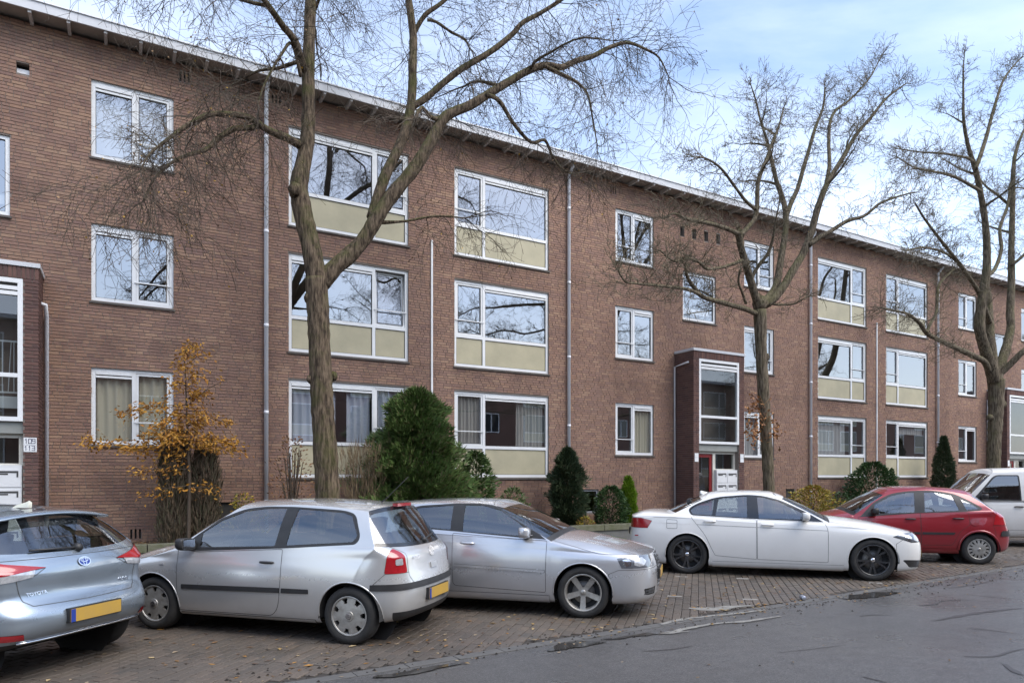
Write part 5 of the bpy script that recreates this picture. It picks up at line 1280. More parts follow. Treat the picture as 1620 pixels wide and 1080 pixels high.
# ---------------- blue-grey hatchback seen from behind
def toy_extra(root, X, on_side, on_end):
    fin(root, X(3.45), 1.445, mat('pale_antenna', (.62,.62,.52), .4))
    p, n = on_end(0, .965, True, .008); q = MB(); ellipse_ring(q, 0, 0, .062, .043, .009); ellipse_ring(q, 0, .012, .040, .020, .007); ellipse_ring(q, 0, -.002, .020, .036, .007); place_emblem(root, q, 'emblem', M['chrome'], p, n)
    q = MB(); q.add([(.06*math.cos(a), .0, .042*math.sin(a)) for a in np.linspace(0, 2*math.pi, 24, endpoint=False)], [tuple(range(23, -1, -1))]); place_emblem(root, q, 'emblem_back', M['blue'], p, n)
    p, n = on_end(.44, .735, True, .004); place_text(root, 'TOYOTA', .042, M['chrome'], p, n); p, n = on_end(-.44, .735, True, .004); place_text(root, 'AURIS', .050, M['chrome'], p, n)
    a, _ = on_end(0, 1.075, True, .02); b, _ = on_end(.42, 1.085, True, .02); wiper(root, [a, (a+b)/2, b]); q = MB(); q.tube([a+Vector((.03,0,0)), a+Vector((-.03,0,0))], [.04,.03], 10); q.build('wiper_hub', M['blackp'], root, True)
    # roof spoiler
    q = MB(); n_ = 13; vs = []
    for i in range(n_):
        y = -.60+1.2*i/(n_-1); k = 1-(abs(y)/.60)**2.5*.6; z = 1.425-.06*(y/.6)**2
        vs += [(X(3.66), y, z+.008), (X(3.86)+.05*(y/.6)**2, y, z-.022), (X(3.87)+.05*(y/.6)**2, y, z-.042), (X(3.70), y, z-.05)]
    q.add(vs, [(4*i+j, 4*i+(j+1) % 4, 4*i+4+(j+1) % 4, 4*i+4+j) for i in range(n_-1) for j in range(4)] + [(3,2,1,0), (4*n_-4, 4*n_-3, 4*n_-2, 4*n_-1)]); q.build('roof_spoiler', P_blue, root, True)
    q = MB(); pts = [on_end(y, .372, True, .008)[0] for y in np.linspace(-.62, .62, 17)]; q.tube(pts, .010, 6); q.build('bumper_trim', M['chrome'], root, True)
    q = MB(); q.box(X(4.24), X(4.20), -.30, .30, .44, .62); q.build('plate_recess', M['blackp'], root) if False else None
    for sd in (1, -1): q = MB(); q.tube([(X(4.10), sd*.0-.25, .25), (X(4.18), sd*.0-.25, .24)], .03, 10); 
toy = dict(name='parked_car', label='blue-grey hatchback cut off by the left edge, seen from behind', paint=P_blue, style='toyota', pos=(-1.66, 8.56, R(135)),
    L=4.275, hw=.88, fo=.93, wb=2.60, R=.316, rim=.205, ra=.355, wd=.2,
    zside=[.19,.21,.33,.55,.76], nose=[(.30,.17),(.07,.20),(.02,.36),(.0,.52),(.03,.64),(.12,.74)], tail=[(.50,.33),(.20,.34),(.02,.42),(.0,.60),(.10,.70),(.10,.90)],
    sh=(.84,.97), A=(1.22,.96), C=(3.86,1.08), hm=(.64,.90), cowl=(1.10,1.0), B=(4.12,1.035), W=(1.98,1.40), W5=(2.05,1.36), R9=(3.62,1.34), RC=(3.74,1.405), crown=.055, peak=(2.6,1.465), bw=.83, rw=.62, arch=.8,
    windows=[dict(poly=[(1.26,.97),(1.70,1.23),(2.05,1.365),(2.6,1.40),(3.3,1.345),(3.62,1.20),(3.60,1.10),(2.6,1.03)], r=[0,.1,.1,.1,.1,.05,.05,.05], glass=[[(1.52,1.01),(1.74,1.21),(2.08,1.335),(2.5,1.37),(2.48,1.03)], [(2.62,1.05),(2.64,1.37),(3.28,1.315),(3.56,1.19),(3.54,1.12)]])],
    doors=[dict(poly=[(1.22,.30),(1.21,.94),(2.55,1.01),(2.53,.32)], r=.03), dict(poly=[(2.56,.32),(2.57,1.01),(3.40,1.06),(3.30,.75),(3.12,.40)], r=.03)],
    regions=[dict(name='tail_lamp', only=(3.55, 4.6), front=[(.36,.955),(.62,.925),(1.0,.90),(1.0,1.06),(.80,1.04),(.62,1.0)], mat=M['redl'], off=.010, pair=True),
        dict(name='reversing_lamp', only=(3.75, 4.6), front=[(.45,.945),(.48,.89),(.62,.87),(1.0,.83),(1.0,.90),(.62,.925)], mat=M['clearl'], off=.007, pair=True),
        dict(name='tailgate', only=(3.6, 4.4), front=[(-.1,.645),(.50,.655),(.56,.70),(.60,.87),(.46,.90),(.36,.955),(.62,1.0),(.70,1.03),(-.1,1.03)], mat=P_blue, off=0),
        dict(name='rear_reflector', only=(3.6, 4.6), front=[(.58,.395),(.80,.405),(.78,.455),(.60,.445)], mat=M['redl'], off=.006, pair=True),
        dict(name='bumper_lower', side=[(3.85,.0),(4.6,.0),(4.6,.365),(3.95,.365)], mat=M['blackp'], off=.002),
        dict(name='head_lamp', side=[(-.3,.62),(.4,.68),(.5,.80),(-.3,.76)], front=[(.4,.5),(1,.5),(1,.95),(.4,.95)], mat=M['headl'], off=.004, pair=True)],
    seams=['tailgate', 'tail_lamp'], handles=[(2.36,.90,'paint'), (3.26,.95,'paint')], mirror=(1.56,1.03), plate=(.535,.45), extra=toy_extra)

# ---------------- white panel van
def van_extra(root, X, on_side, on_end):
    q = MB(); z = .98
    for sd in (1, -1):
        pts = [on_side(d, .975, .001)[0] for d in np.linspace(2.1, 4.6, 9)]; q = MB(); q.tube([(p.x, p.y*sd, p.z) for p in pts], .006, 4); q.build('panel_rib', P_van, root)
    wiper(root, [(X(.74), .6, 1.17), (X(.84), .1, 1.23), (X(.86), -.1, 1.23)])
van = dict(name='parked_van', label='dirty white panel van cut off by the right edge, behind the red hatchback', paint=P_van, style='van', pos=(19.9, 8.64, R(135)),
    L=4.89, hw=.95, fo=.92, wb=3.0, R=.325, rim=.205, ra=.385, wd=.2,
    zside=[.24,.26,.40,.62,.88], nose=[(.28,.20),(.06,.24),(.01,.40),(.0,.58),(.04,.78),(.14,.98)], tail=[(.1,.28),(.03,.32),(.0,.46),(.0,.62),(.0,.88),(.01,1.08)], rsweep=[.12,.04,.012,0],
    sh=(1.02,1.10), A=(.82,1.13), C=(4.80,1.15), hm=(.42,1.10), cowl=(.70,1.19), B=(4.86,1.15), W=(1.42,1.88), W5=(1.48,1.83), R9=(4.62,1.83), RC=(4.68,1.87), crown=.03, peak=(2.8,1.95), bw=.93, rw=.80, arch=.2, taper9=.02, taper7=.01, hdrop=.02,
    windows=[dict(poly=[(.98,1.14),(1.12,1.30),(1.46,1.72),(1.56,1.76),(2.02,1.76),(2.04,1.13)], r=[.02,.02,.08,.05,.05,.03], glass=[[(1.22,1.165),(1.20,1.34),(1.49,1.69),(1.57,1.735),(1.99,1.735),(2.01,1.16)]])],
    doors=[dict(poly=[(.98,.42),(.95,1.12),(1.2,1.115),(2.10,1.105),(2.10,.42)], r=.03)],
    regions=[dict(name='side_door', side=[(2.14,.42),(2.14,1.78),(3.1,1.78),(3.1,.42)], r=.04, mat=P_van, off=0, pair=True), dict(name='sill', side=[(1.3,.0),(3.5,.0),(3.5,.33),(1.3,.33)], mat=P_van, off=.01),
        dict(name='head_lamp', side=[(-.3,.78),(.3,.80),(.36,1.0),(-.3,.98)], front=[(.5,.6),(1,.6),(1,1.1),(.5,1.1)], mat=M['headl'], off=.004, pair=True)],
    seams=['side_door'], handles=[(1.98,.99,'black')], hl=.10, mirror=(1.20,1.20), mirmat=M['blackp'], plate=(.55,.45), extra=van_extra, seats=(2.05,), rear_glass=False)
for S_ in (toy, polo, audi, bmw, c3, van): build_car(S_)
# ================================================================== street trees
def bark_mat(name, c1, c2, moss, mamt):
    m = bpy.data.materials.new(name); m.use_nodes = True; nt = m.node_tree; N = nt.nodes; L = nt.links; b = N['Principled BSDF']; b.inputs['Roughness'].default_value = .92; b.inputs['Specular IOR Level'].default_value = .2
    tc = N.new('ShaderNodeTexCoord'); mp = N.new('ShaderNodeMapping'); mp.inputs['Scale'].default_value = (1, 1, .16); L.new(tc.outputs['Object'], mp.inputs[0])
    n1 = N.new('ShaderNodeTexNoise'); n1.inputs['Scale'].default_value = 24; n1.inputs['Detail'].default_value = 5; n1.inputs['Roughness'].default_value = .6; L.new(mp.outputs[0], n1.inputs['Vector'])
    n2 = N.new('ShaderNodeTexNoise'); n2.inputs['Scale'].default_value = 2.6; n2.inputs['Detail'].default_value = 7; n2.inputs['Roughness'].default_value = .65; L.new(tc.outputs['Object'], n2.inputs['Vector'])
    r1 = N.new('ShaderNodeMapRange'); r1.inputs[1].default_value = .38; r1.inputs[2].default_value = .62; L.new(n1.outputs[0], r1.inputs[0])
    m1 = N.new('ShaderNodeMix'); m1.data_type = 'RGBA'; m1.inputs[6].default_value = (*c1, 1); m1.inputs[7].default_value = (*c2, 1); L.new(r1.outputs[0], m1.inputs[0])
    g = N.new('ShaderNodeNewGeometry'); sp = N.new('ShaderNodeSeparateXYZ'); L.new(g.outputs['Normal'], sp.inputs[0])
    ad = N.new('ShaderNodeMath'); ad.operation = 'MULTIPLY_ADD'; ad.inputs[1].default_value = .22; L.new(sp.outputs['Z'], ad.inputs[0]); L.new(n2.outputs[0], ad.inputs[2])
    r2 = N.new('ShaderNodeMapRange'); r2.inputs[1].default_value = .48; r2.inputs[2].default_value = .72; r2.inputs[4].default_value = mamt; L.new(ad.outputs[0], r2.inputs[0])
    m2 = N.new('ShaderNodeMix'); m2.data_type = 'RGBA'; L.new(r2.outputs[0], m2.inputs[0]); L.new(m1.outputs[2], m2.inputs[6]); m2.inputs[7].default_value = (*moss, 1); L.new(m2.outputs[2], b.inputs['Base Color'])
    bp = N.new('ShaderNodeBump'); bp.inputs['Strength'].default_value = .9; bp.inputs['Distance'].default_value = .05; L.new(n1.outputs[0], bp.inputs['Height']); L.new(bp.outputs[0], b.inputs['Normal'])
    return m
M['bark1'] = bark_mat('elm_bark', (.040,.029,.020), (.175,.130,.088), (.085,.088,.028), .85)
M['bark2'] = bark_mat('grey_bark', (.056,.043,.030), (.185,.150,.105), (.11,.105,.045), .6)
M['twig1'] = mat('elm_twigs', (.070,.050,.038), .9, noise=(2, .7, (.11,.088,.05)))
M['twig2'] = mat('grey_twigs', (.12,.095,.066), .9, noise=(2, .7, (.15,.13,.075)))
M['leaf_y'] = mat('yellow_leaf', (.5,.3,.05), .7, rand=[(.50,.29,.04), (.30,.17,.05), (.22,.12,.05), (.16,.10,.06), (.20,.11,.06), (.28,.17,.08), (.14,.09,.055)])
M['leaf_b'] = mat('brown_leaf', (.25,.12,.05), .75, rand=[(.30,.13,.045), (.22,.10,.04), (.38,.18,.06), (.18,.085,.04)])
def crom(P, seg):
    """Catmull-Rom resample of (Vector, radius) points"""
    out_ = []; n = len(P)
    for i in range(n-1):
        p0, p1, p2, p3 = P[max(i-1, 0)], P[i], P[i+1], P[min(i+2, n-1)]; k = max(2, int((p2[0]-p1[0]).length/seg))
        for j in range(k):
            t = j/k; q = .5*((2*p1[0]) + (p2[0]-p0[0])*t + (2*p0[0]-5*p1[0]+4*p2[0]-p3[0])*t*t + (3*p1[0]-p0[0]-3*p2[0]+p3[0])*t**3)
            out_.append((q, p1[1]*(1-t)+p2[1]*t))
    out_.append(P[-1]); return out_
def limb_tube(mb, pts, n, rr, knot=.10):
    rad = [r*(1 + knot*(rr.random()-.5)) for _, r in pts]; mb.tube([p for p, _ in pts], rad, n)
def leaf_quad(mb, p, size, rr, droop=.3):
    a = rr.random()*6.283; d = Vector((math.cos(a), math.sin(a), rr.uniform(-.9, .3)-droop)).normalized(); s_ = d.cross(Vector((rr.random()-.5, rr.random()-.5, rr.random()))).normalized()*size*.36; u = d.cross(s_).normalized()*size*.12
    mb.add([p, p+d*size*.5+s_+u, p+d*size, p+d*size*.5-s_+u], [(0, 1, 2), (0, 2, 3)])
def grow(mb, lv, p, d, ln, r, lvl, rr, cfg):
    n = max(3, int(ln/cfg['seg'])); pts = [(p, r)]; q = p.copy(); d = d.normalized(); st = ln/n
    for i in range(n):
        w_ = cfg['wig']; d = (d + Vector((rr.gauss(0, w_), rr.gauss(0, w_), rr.gauss(0, w_) + cfg['grav'][min(lvl, len(cfg['grav'])-1)]*(i/n+.3)))).normalized()
        q = q + d*st; rr_ = max(cfg['rmin'], r*(1-.8*(i+1)/n)); pts.append((q.copy(), rr_))
    mb.tube([a for a, _ in pts], [b for _, b in pts], 3 if r < .012 else (4 if r < .02 else 6), False)
    if lvl > 0:
        k = cfg['kids'][lvl]; 
        for j in range(k):
            i = int(1 + (len(pts)-2)*((j+rr.random())/k)); a = pts[min(i, len(pts)-1)]; t = (pts[min(i+1, len(pts)-1)][0]-pts[i-1][0]).normalized()
            s_ = Vector((rr.gauss(0, 1), rr.gauss(0, 1), rr.gauss(0, 1)*.7 + cfg['lift'])); s_ = (s_ - t*s_.dot(t)*.5).normalized()
            grow(mb, lv, a[0], t*.75+s_*.8, ln*rr.uniform(*cfg['ratio']), max(cfg['rmin'], a[1]*.62), lvl-1, rr, cfg)
    if rr.random() < cfg['leaf'] : leaf_quad(lv, pts[-1][0], rr.uniform(.02, .05), rr, .5)
def make_tree(name, label, base_px, Y0, limbs, cfg, bark, twig, seed, root_flare=1.25, extra=None):
    rr = random.Random(seed); b0 = at_z(*base_px[:2]) if len(base_px) == 2 else None
    base = at_Y(base_px[0], 900, Y0); base.z = .10
    root = empty(name, base); tag(root, label, 'tree', 'street trees along the parking strip')
    tr_, tw, lv = MB(), MB(), MB(); L3 = []
    for li, lim in enumerate(limbs):
        pts = lim['p']; y0, y1 = lim.get('y', (0, 0)); P_ = []
        for i, (px, py, r) in enumerate(pts):
            t = i/max(1, len(pts)-1); Y = Y0 + y0 + (y1-y0)*t; v = at_Y(px, py, Y); bb_ = proj(v)[2]; P_.append((v - base, r*cfg.get('rs', 1)*bb_/FPX))
        if li == 0: P_.insert(0, (Vector((P_[0][0].x, P_[0][0].y, -.12)), P_[0][1]*root_flare*1.15)); P_.insert(1, (Vector((P_[1][0].x, P_[1][0].y, .35)), P_[1][1]*root_flare*.92))
        S_ = crom(P_, .10 if li == 0 else .09); L3.append((S_, lim))
        limb_tube(tr_, S_, 18 if li == 0 else (12 if P_[0][1] > .06 else 7), rr, .10 if P_[0][1] > .05 else .2)
        if lim.get('burl'):
            for px, py, r in lim['burl']:
                v = at_Y(px, py, Y0 + y0) - base; rb = r*proj(v+base)[2]/FPX; nu = 8; vs = []
                for j in range(5):
                    ph = math.pi*j/4
                    for i in range(nu): th = 2*math.pi*i/nu; vs.append(v + Vector((math.sin(ph)*math.cos(th), math.sin(ph)*math.sin(th), math.cos(ph)*1.1))*rb*rr.uniform(.85, 1.15))
                tr_.add(vs, [(j*nu+i, j*nu+(i+1) % nu, (j+1)*nu+(i+1) % nu, (j+1)*nu+i) for j in range(4) for i in range(nu)])
    # wild extra limbs towards and away from the viewer so that the crown is round
    for (li, t, d, ln, r) in (extra or []):
        S_ = L3[li][0]; a = S_[int(t*(len(S_)-1))]; pts = [(a[0].copy(), r)]; q = a[0].copy(); dd = Vector(d).normalized(); ln *= cfg.get('xl', 1); n = int(ln/.25)
        for i in range(n):
            dd = (dd + Vector((rr.gauss(0, .16), rr.gauss(0, .16), rr.gauss(0, .12) + cfg['grav'][-1]*.3))).normalized(); q = q + dd*.25; pts.append((q.copy(), r*(1-.75*(i+1)/n)))
        limb_tube(tr_, pts, 8, rr); L3.append((pts, {'tw': 1.0}))
    for S_, lim in L3:
        dens = lim.get('tw', 1.0)
        if dens <= 0: continue
        acc = 0; tot = sum((S_[i+1][0]-S_[i][0]).length for i in range(len(S_)-1)); run = 0
        for i in range(1, len(S_)):
            d = (S_[i][0]-S_[i-1][0]); acc += d.length; run += d.length; k = run/tot
            sp = cfg['space']/dens*(1.5-.8*k)
            if k < lim.get('from', .15): acc = 0; continue
            while acc > sp:
                acc -= sp; t = d.normalized(); s_ = Vector((rr.gauss(0, 1), rr.gauss(0, 1), rr.gauss(0, .8) + cfg['lift'])); s_ = (s_ - t*s_.dot(t)).normalized()
                ln = rr.uniform(*cfg['len'])*(lim.get('l', 1.0)); grow(tw, lv, S_[i][0], t*rr.uniform(.2, .9)+s_, ln, min(S_[i][1]*.5, cfg['r0']*rr.uniform(.7, 1.2)), 2, rr, cfg)
        a = S_[-1]; t = (S_[-1][0]-S_[-2][0]).normalized()
        for _ in range(3): grow(tw, lv, a[0], t + Vector((rr.gauss(0, .4), rr.gauss(0, .4), rr.gauss(0, .3))), rr.uniform(*cfg['len'])*cfg.get('tip', 1.1), min(a[1], cfg['r0']*1.2), 2, rr, cfg)
    tm = tr_.build('trunk', bark, root, True); bm_ = None
    me = tw.build('crown', twig, root)
    if lv.f: lo = lv.build('leaves', M['leaf_y'], root); lo['kind'] = 'stuff'
    return root
TY = 11.8
cfg1 = dict(rs=.82, seg=.12, wig=.16, grav=[-.10, -.11, -.09], kids=[0, 4, 6], ratio=(.35, .65), lift=-.1, leaf=.13, space=.16, len=(.5, 1.6), r0=.010, rmin=.0028)
T1 = [dict(p=[(519,800,24),(515,720,22.5),(510,640,21.5),(506,560,21),(503,490,20.5),(500,440,20)], tw=0, burl=[(489,470,9),(527,595,7),(490,600,6)]),
  dict(p=[(501,445,20),(493,395,19),(482,350,18.5),(475,315,18.5),(473,292,17),(480,258,14.5),(486,225,13.5),(488,180,13),(488,110,12),(490,40,11),(493,-40,10),(500,-140,8),(515,-260,5)], y=(0,.5), from_=.5, tw=.8, burl=[(466,300,11)], **{'from': .45}),
  dict(p=[(510,450,15),(530,425,14),(556,402,14),(580,372,13.5),(600,338,13.5),(625,303,13),(657,264,12),(684,220,11.5),(700,190,10.5),(716,178,9.5),(743,167,9),(771,150,8),(804,130,7.5),(838,111,7),(865,103,6),(888,107,5.5),(910,97,5),(938,89,4.6),(965,75,4),(993,68,3),(1021,78,2.4),(1043,92,1.7),(1058,122,1)], y=(0,-.9), tw=1.3, **{'from': .40}),
  dict(p=[(512,432,9),(540,405,8),(572,378,7)], y=(0,.2), tw=0),
  dict(p=[(588,345,10),(600,305,10.5),(612,272,10),(628,240,9.5),(640,210,9),(648,180,9),(652,145,8.5),(653,100,8),(654,62,7.5),(650,25,7),(645,-20,6.5),(648,-90,5),(655,-190,3)], y=(0,.8), tw=.9, **{'from': .25}),
  dict(p=[(650,170,7),(673,156,6.5),(702,131,6),(732,108,6),(765,89,5.5),(790,72,5.5),(813,52,5),(827,36,4.5),(855,21,4),(888,0,3.5),(930,-30,2.5)], y=(.55,-.2), tw=1.2),
  dict(p=[(654,55,5),(672,25,4.5),(700,4,4),(735,-30,3)], y=(.8,.4)),
  dict(p=[(676,32,3),(690,35,2.8),(715,52,2.5),(735,62,2),(742,75,1.6)], y=(.6,.3)),
  dict(p=[(482,112,8),(475,92,7.5),(466,64,7),(450,45,6.5),(436,25,6),(418,0,5.5),(395,-40,4.5),(360,-90,3)], y=(.3,-.8), tw=1.2),
  dict(p=[(474,230,8),(455,219,7.5),(432,210,7),(413,199,6.5),(393,186,6),(365,181,5.5),(333,181,5),(307,193,4.5),(285,206,4),(272,216,3.4),(256,227,2.6),(235,246,1.8),(222,270,1.2)], y=(.2,-1.1), tw=1.6),
  dict(p=[(413,199,5.5),(392,203,5.2),(370,204,5),(341,222,4.5),(326,237,4.2),(296,246,3.8),(274,256,3.2),(256,270,2.5),(238,292,1.8),(228,318,1.2)], y=(-.1,-.7), tw=1.7),
  dict(p=[(770,150,4.5),(790,160,4),(812,195,3.8),(840,225,3.5),(862,222,3),(875,250,2.6),(890,268,2.2),(905,275,1.8)], y=(-.75,-.2), tw=1.2),
  dict(p=[(700,190,5),(680,185,4),(668,170,3.5),(655,190,3)], y=(-.3,-.6)),
  dict(p=[(860,104,4),(888,118,4),(912,130,3),(930,150,2),(938,190,1.6),(945,230,1)], y=(-.8,-1.3), tw=1.3),
  dict(p=[(476,122,4),(462,70,3),(446,85,2.6),(420,130,2),(408,165,1.2)], y=(.2,-.4), tw=1.2),
  dict(p=[(478,95,4),(440,108,3),(410,112,2.5),(385,125,1.6)], y=(.3,.9), tw=1.2),
  dict(p=[(602,352,4),(640,350,2.4),(690,342,2),(735,345,1.2)], y=(0,-.4), tw=.9)]
make_tree('street_tree', 'big forked tree with mossy trunk and drooping twigs behind the silver hatchback', (519, 800), TY, T1, cfg1, M['bark1'], M['twig1'], 21,
    extra=[(1, .62, (-.3,-1,.35), 3.2, .045), (1, .75, (.2, 1,.3), 3.0, .05), (1, .82, (-.8,-.6,.25), 3.4, .045), (1, .9, (.7,-.5,.2), 2.8, .04), (1, .95, (-.6,.6,.2), 2.8, .04), (4, .7, (.3,-1,.3), 2.6, .035), (4, .85, (.2,1,.3), 2.8, .035), (2, .55, (.2,1,.25), 2.6, .035), (2, .62, (.1,-1,.2), 2.2, .03), (4, .95, (1,.1,.2), 2.6, .03), (1, .68, (-1,.1,.3), 3.0, .04), (8, .6, (-.6,.7,.1), 2.2, .03)])
cfg2 = dict(rs=.76, xl=.6, tip=.55, seg=.09, wig=.23, grav=[.03, .02, .0], kids=[0, 3, 5], ratio=(.35, .62), lift=.2, leaf=.004, space=.13, len=(.25, .95), r0=.010, rmin=.0036)
T2 = [dict(p=[(1217,790,11.5),(1215,740,11.5),(1212,690,11.3),(1209,640,11.3),(1206,590,11.5),(1204,550,11.5),(1203,515,12),(1202,490,13)], tw=0, burl=[(1211,565,7),(1202,480,13)]),
  dict(p=[(1200,485,8.5),(1193,462,8),(1184,432,7.5),(1176,405,7),(1171,385,7),(1169,368,7)], y=(0,-.3), tw=.5, burl=[(1170,370,8)]),
  dict(p=[(1169,370,5),(1150,362,4.5),(1128,355,4.2),(1105,350,4),(1086,346,3.2),(1066,338,2.4),(1050,345,1.5)], y=(-.3,-1.2), tw=1.5),
  dict(p=[(1172,372,5),(1185,358,5),(1194,345,5),(1198,325,4.8),(1199,290,4.5),(1206,268,4),(1214,248,3.6),(1222,225,3),(1232,200,2.2),(1240,170,1.4)], y=(-.3,.2), tw=1.2),
  dict(p=[(1196,332,3.6),(1180,318,3.2),(1163,296,3),(1150,278,2.8),(1138,264,2.5),(1120,252,2),(1104,248,1.5)], y=(-.2,-.8), tw=1.5),
  dict(p=[(1206,478,8),(1216,470,8),(1228,452,7.5),(1233,425,7),(1238,395,6.5),(1243,360,6),(1242,330,5.5),(1235,305,5),(1228,285,4.5),(1221,255,4),(1214,225,3),(1203,190,2.2),(1196,160,1.8),(1188,135,1)], y=(0,.7), tw=1.2),
  dict(p=[(1243,345,5),(1252,320,4.8),(1262,298,4.5),(1270,270,4.2),(1280,236,3.8),(1290,202,3.2),(1302,170,2.4),(1305,140,1.5)], y=(.5,1.2), tw=1.3),
  dict(p=[(1210,482,9),(1222,474,9),(1238,455,8.5),(1256,425,8),(1272,398,7.5),(1284,365,7),(1295,325,6.5),(1310,288,5.5),(1332,252,4.8),(1354,214,4),(1377,187,3.2),(1403,155,2.4),(1434,132,1.2)], y=(0,-.9), tw=1.25, **{'from': .3}),
  dict(p=[(1306,297,4.5),(1312,262,4),(1311,228,3.6),(1313,195,3.2),(1322,175,3),(1342,160,2.4),(1362,140,2),(1378,120,1.6),(1396,86,.9)], y=(-.5,.3), tw=1.25),
  dict(p=[(1280,388,5),(1296,376,4.6),(1312,367,4.3),(1340,350,3.8),(1368,341,3.2),(1392,322,2.6),(1418,312,2),(1442,305,1.2)], y=(-.4,-1.3), tw=1.3),
  dict(p=[(1196,496,5.5),(1180,489,5.2),(1165,485,5),(1148,480,5),(1132,476,4.8),(1118,472,4.6),(1107,466,4.4),(1096,452,4),(1088,440,3.5),(1084,420,2.4)], y=(0,-.8), tw=1.0),
  dict(p=[(1107,466,4),(1092,459,3.6),(1070,455,3.2),(1041,452,2.8),(1012,449,2.4),(990,446,2),(979,430,1.3)], y=(-.7,-1.6), tw=1.6),
  dict(p=[(1174,412,3.6),(1158,418,3.4),(1138,424,3.2),(1118,425,3),(1106,415,2.8),(1088,409,2.6),(1066,413,2),(1044,396,1.2)], y=(-.2,-.9), tw=1.5),
  dict(p=[(1186,445,4),(1200,420,3.8),(1214,402,3.4),(1222,380,3),(1226,355,2),(1232,325,1.2)], y=(-.1,-.9), tw=1.0),
  dict(p=[(1180,480,3),(1174,462,2.6),(1168,445,2.4),(1172,425,2)], y=(-.1,-.5), tw=.8),
  dict(p=[(1208,478,3),(1232,482,2.2),(1258,480,1.8),(1275,470,1.2)], y=(0,-.5), tw=.8)]
t2 = make_tree('street_tree', 'slim bare tree with gnarled twigs behind the white saloon', (1217, 790), TY, T2, cfg2, M['bark2'], M['twig2'], 31, 1.15,
    extra=[(5, .6, (.2,1,.6), 2.2, .035), (5, .75, (-.5,.8,.6), 2.0, .03), (7, .45, (.1,-1,.7), 2.4, .035), (3, .5, (-.3,-1,.6), 2.0, .03), (7, .6, (.6,.8,.5), 2.0, .03), (5, .85, (-.7,-.4,.6), 1.6, .025), (3, .8, (-.5,.6,.6), 1.6, .022)])
T3 = [dict(p=[(1572,745,12.5),(1573,700,12.5),(1575,660,13.5),(1576,625,14.5),(1576,600,16)], tw=0, burl=[(1586,640,6),(1566,660,5)]),
  dict(p=[(1572,602,12),(1567,580,11.5),(1558,552,10.5),(1550,520,10),(1552,485,9.5),(1557,455,9),(1561,425,8),(1561,385,7),(1558,347,6.2),(1552,310,5.6),(1543,267,5.2),(1533,236,4),(1525,195,3),(1524,150,2.2),(1524,110,1.4),(1526,85,.8)], y=(0,-.6), tw=1.0, **{'from': .35}),
  dict(p=[(1543,267,4.5),(1549,252,4.2),(1560,218,3.8),(1569,184,3.2),(1576,160,2.8),(1587,128,2.2),(1603,105,1.6),(1617,90,1)], y=(-.5,.2), tw=1.2),
  dict(p=[(1552,303,3.6),(1539,295,3.4),(1513,281,3),(1490,274,2.7),(1473,271,2.4),(1447,265,1.8),(1422,250,1.1)], y=(-.5,-1.3), tw=1.5),
  dict(p=[(1540,258,3),(1533,251,2.8),(1506,245,2.4),(1480,242,2),(1458,241,1.6),(1425,236,1)], y=(-.5,-.1), tw=1.4),
  dict(p=[(1576,604,11),(1582,580,10),(1592,550,9),(1599,518,8),(1598,495,7.5),(1600,450,7),(1600,395,6),(1602,321,5),(1604,258,3.8),(1612,225,2.8),(1625,195,1.8)], y=(0,.6), tw=1.1, **{'from': .4}),
  dict(p=[(1573,590,9),(1570,560,8.5),(1567,530,8),(1565,500,7.5),(1563,466,6),(1556,445,4)], y=(0,.5), tw=.4),
  dict(p=[(1580,592,7),(1594,580,6.5),(1608,566,6),(1622,553,5.5),(1650,535,4),(1690,515,2.5)], y=(0,-1), tw=1.0),
  dict(p=[(1566,590,6.5),(1557,572,6),(1542,564,5.8),(1526,556,5.4),(1512,550,5),(1486,538,4.6),(1466,527,4.2),(1454,510,3.6),(1434,496,3),(1412,491,2.2),(1392,486,1.4)], y=(0,-1.2), tw=1.3),
  dict(p=[(1466,527,3.6),(1472,512,3.4),(1481,495,3.2),(1483,470,3),(1485,452,2.8),(1497,437,2.4),(1510,425,1.8)], y=(-.8,-.3), tw=1.2),
  dict(p=[(1566,510,5),(1556,482,4.6),(1548,462,4.4),(1538,446,4),(1520,420,3.6),(1500,395,3.2),(1482,372,2.8),(1462,345,2.2),(1448,322,1.6)], y=(.2,-.9), tw=1.4),
  dict(p=[(1562,436,4),(1574,425,3.8),(1584,395,3.5),(1582,361,3.2),(1594,325,2.8),(1598,290,2)], y=(-.2,.5), tw=1.1),
  dict(p=[(1530,435,3),(1512,412,2.8),(1490,398,2.4),(1462,392,2),(1434,396,1.4)], y=(-.1,-1), tw=1.5),
  dict(p=[(1600,420,3.4),(1618,405,3),(1640,380,2.4),(1660,350,1.8)], y=(.2,-.5), tw=1.1), dict(p=[(1603,330,3),(1580,310,2.6),(1560,295,2),(1552,285,1.4)], y=(.5,.9), tw=1.2)]
t3 = make_tree('street_tree', 'tall bare tree with a thick trunk behind the red hatchback and the van', (1572, 745), TY, T3, cfg2, M['bark2'], M['twig2'], 41, 1.2,
    extra=[(1, .55, (.1,-1,.6), 2.6, .045), (1, .65, (-.6,.8,.6), 2.4, .04), (5, .55, (.2,1,.6), 2.6, .045), (5, .7, (.9,-.2,.5), 2.4, .04), (1, .8, (.3,.9,.7), 2.0, .03), (5, .8, (-.2,-1,.6), 2.0, .03), (7, .6, (.5,-.6,.8), 2.0, .04)])
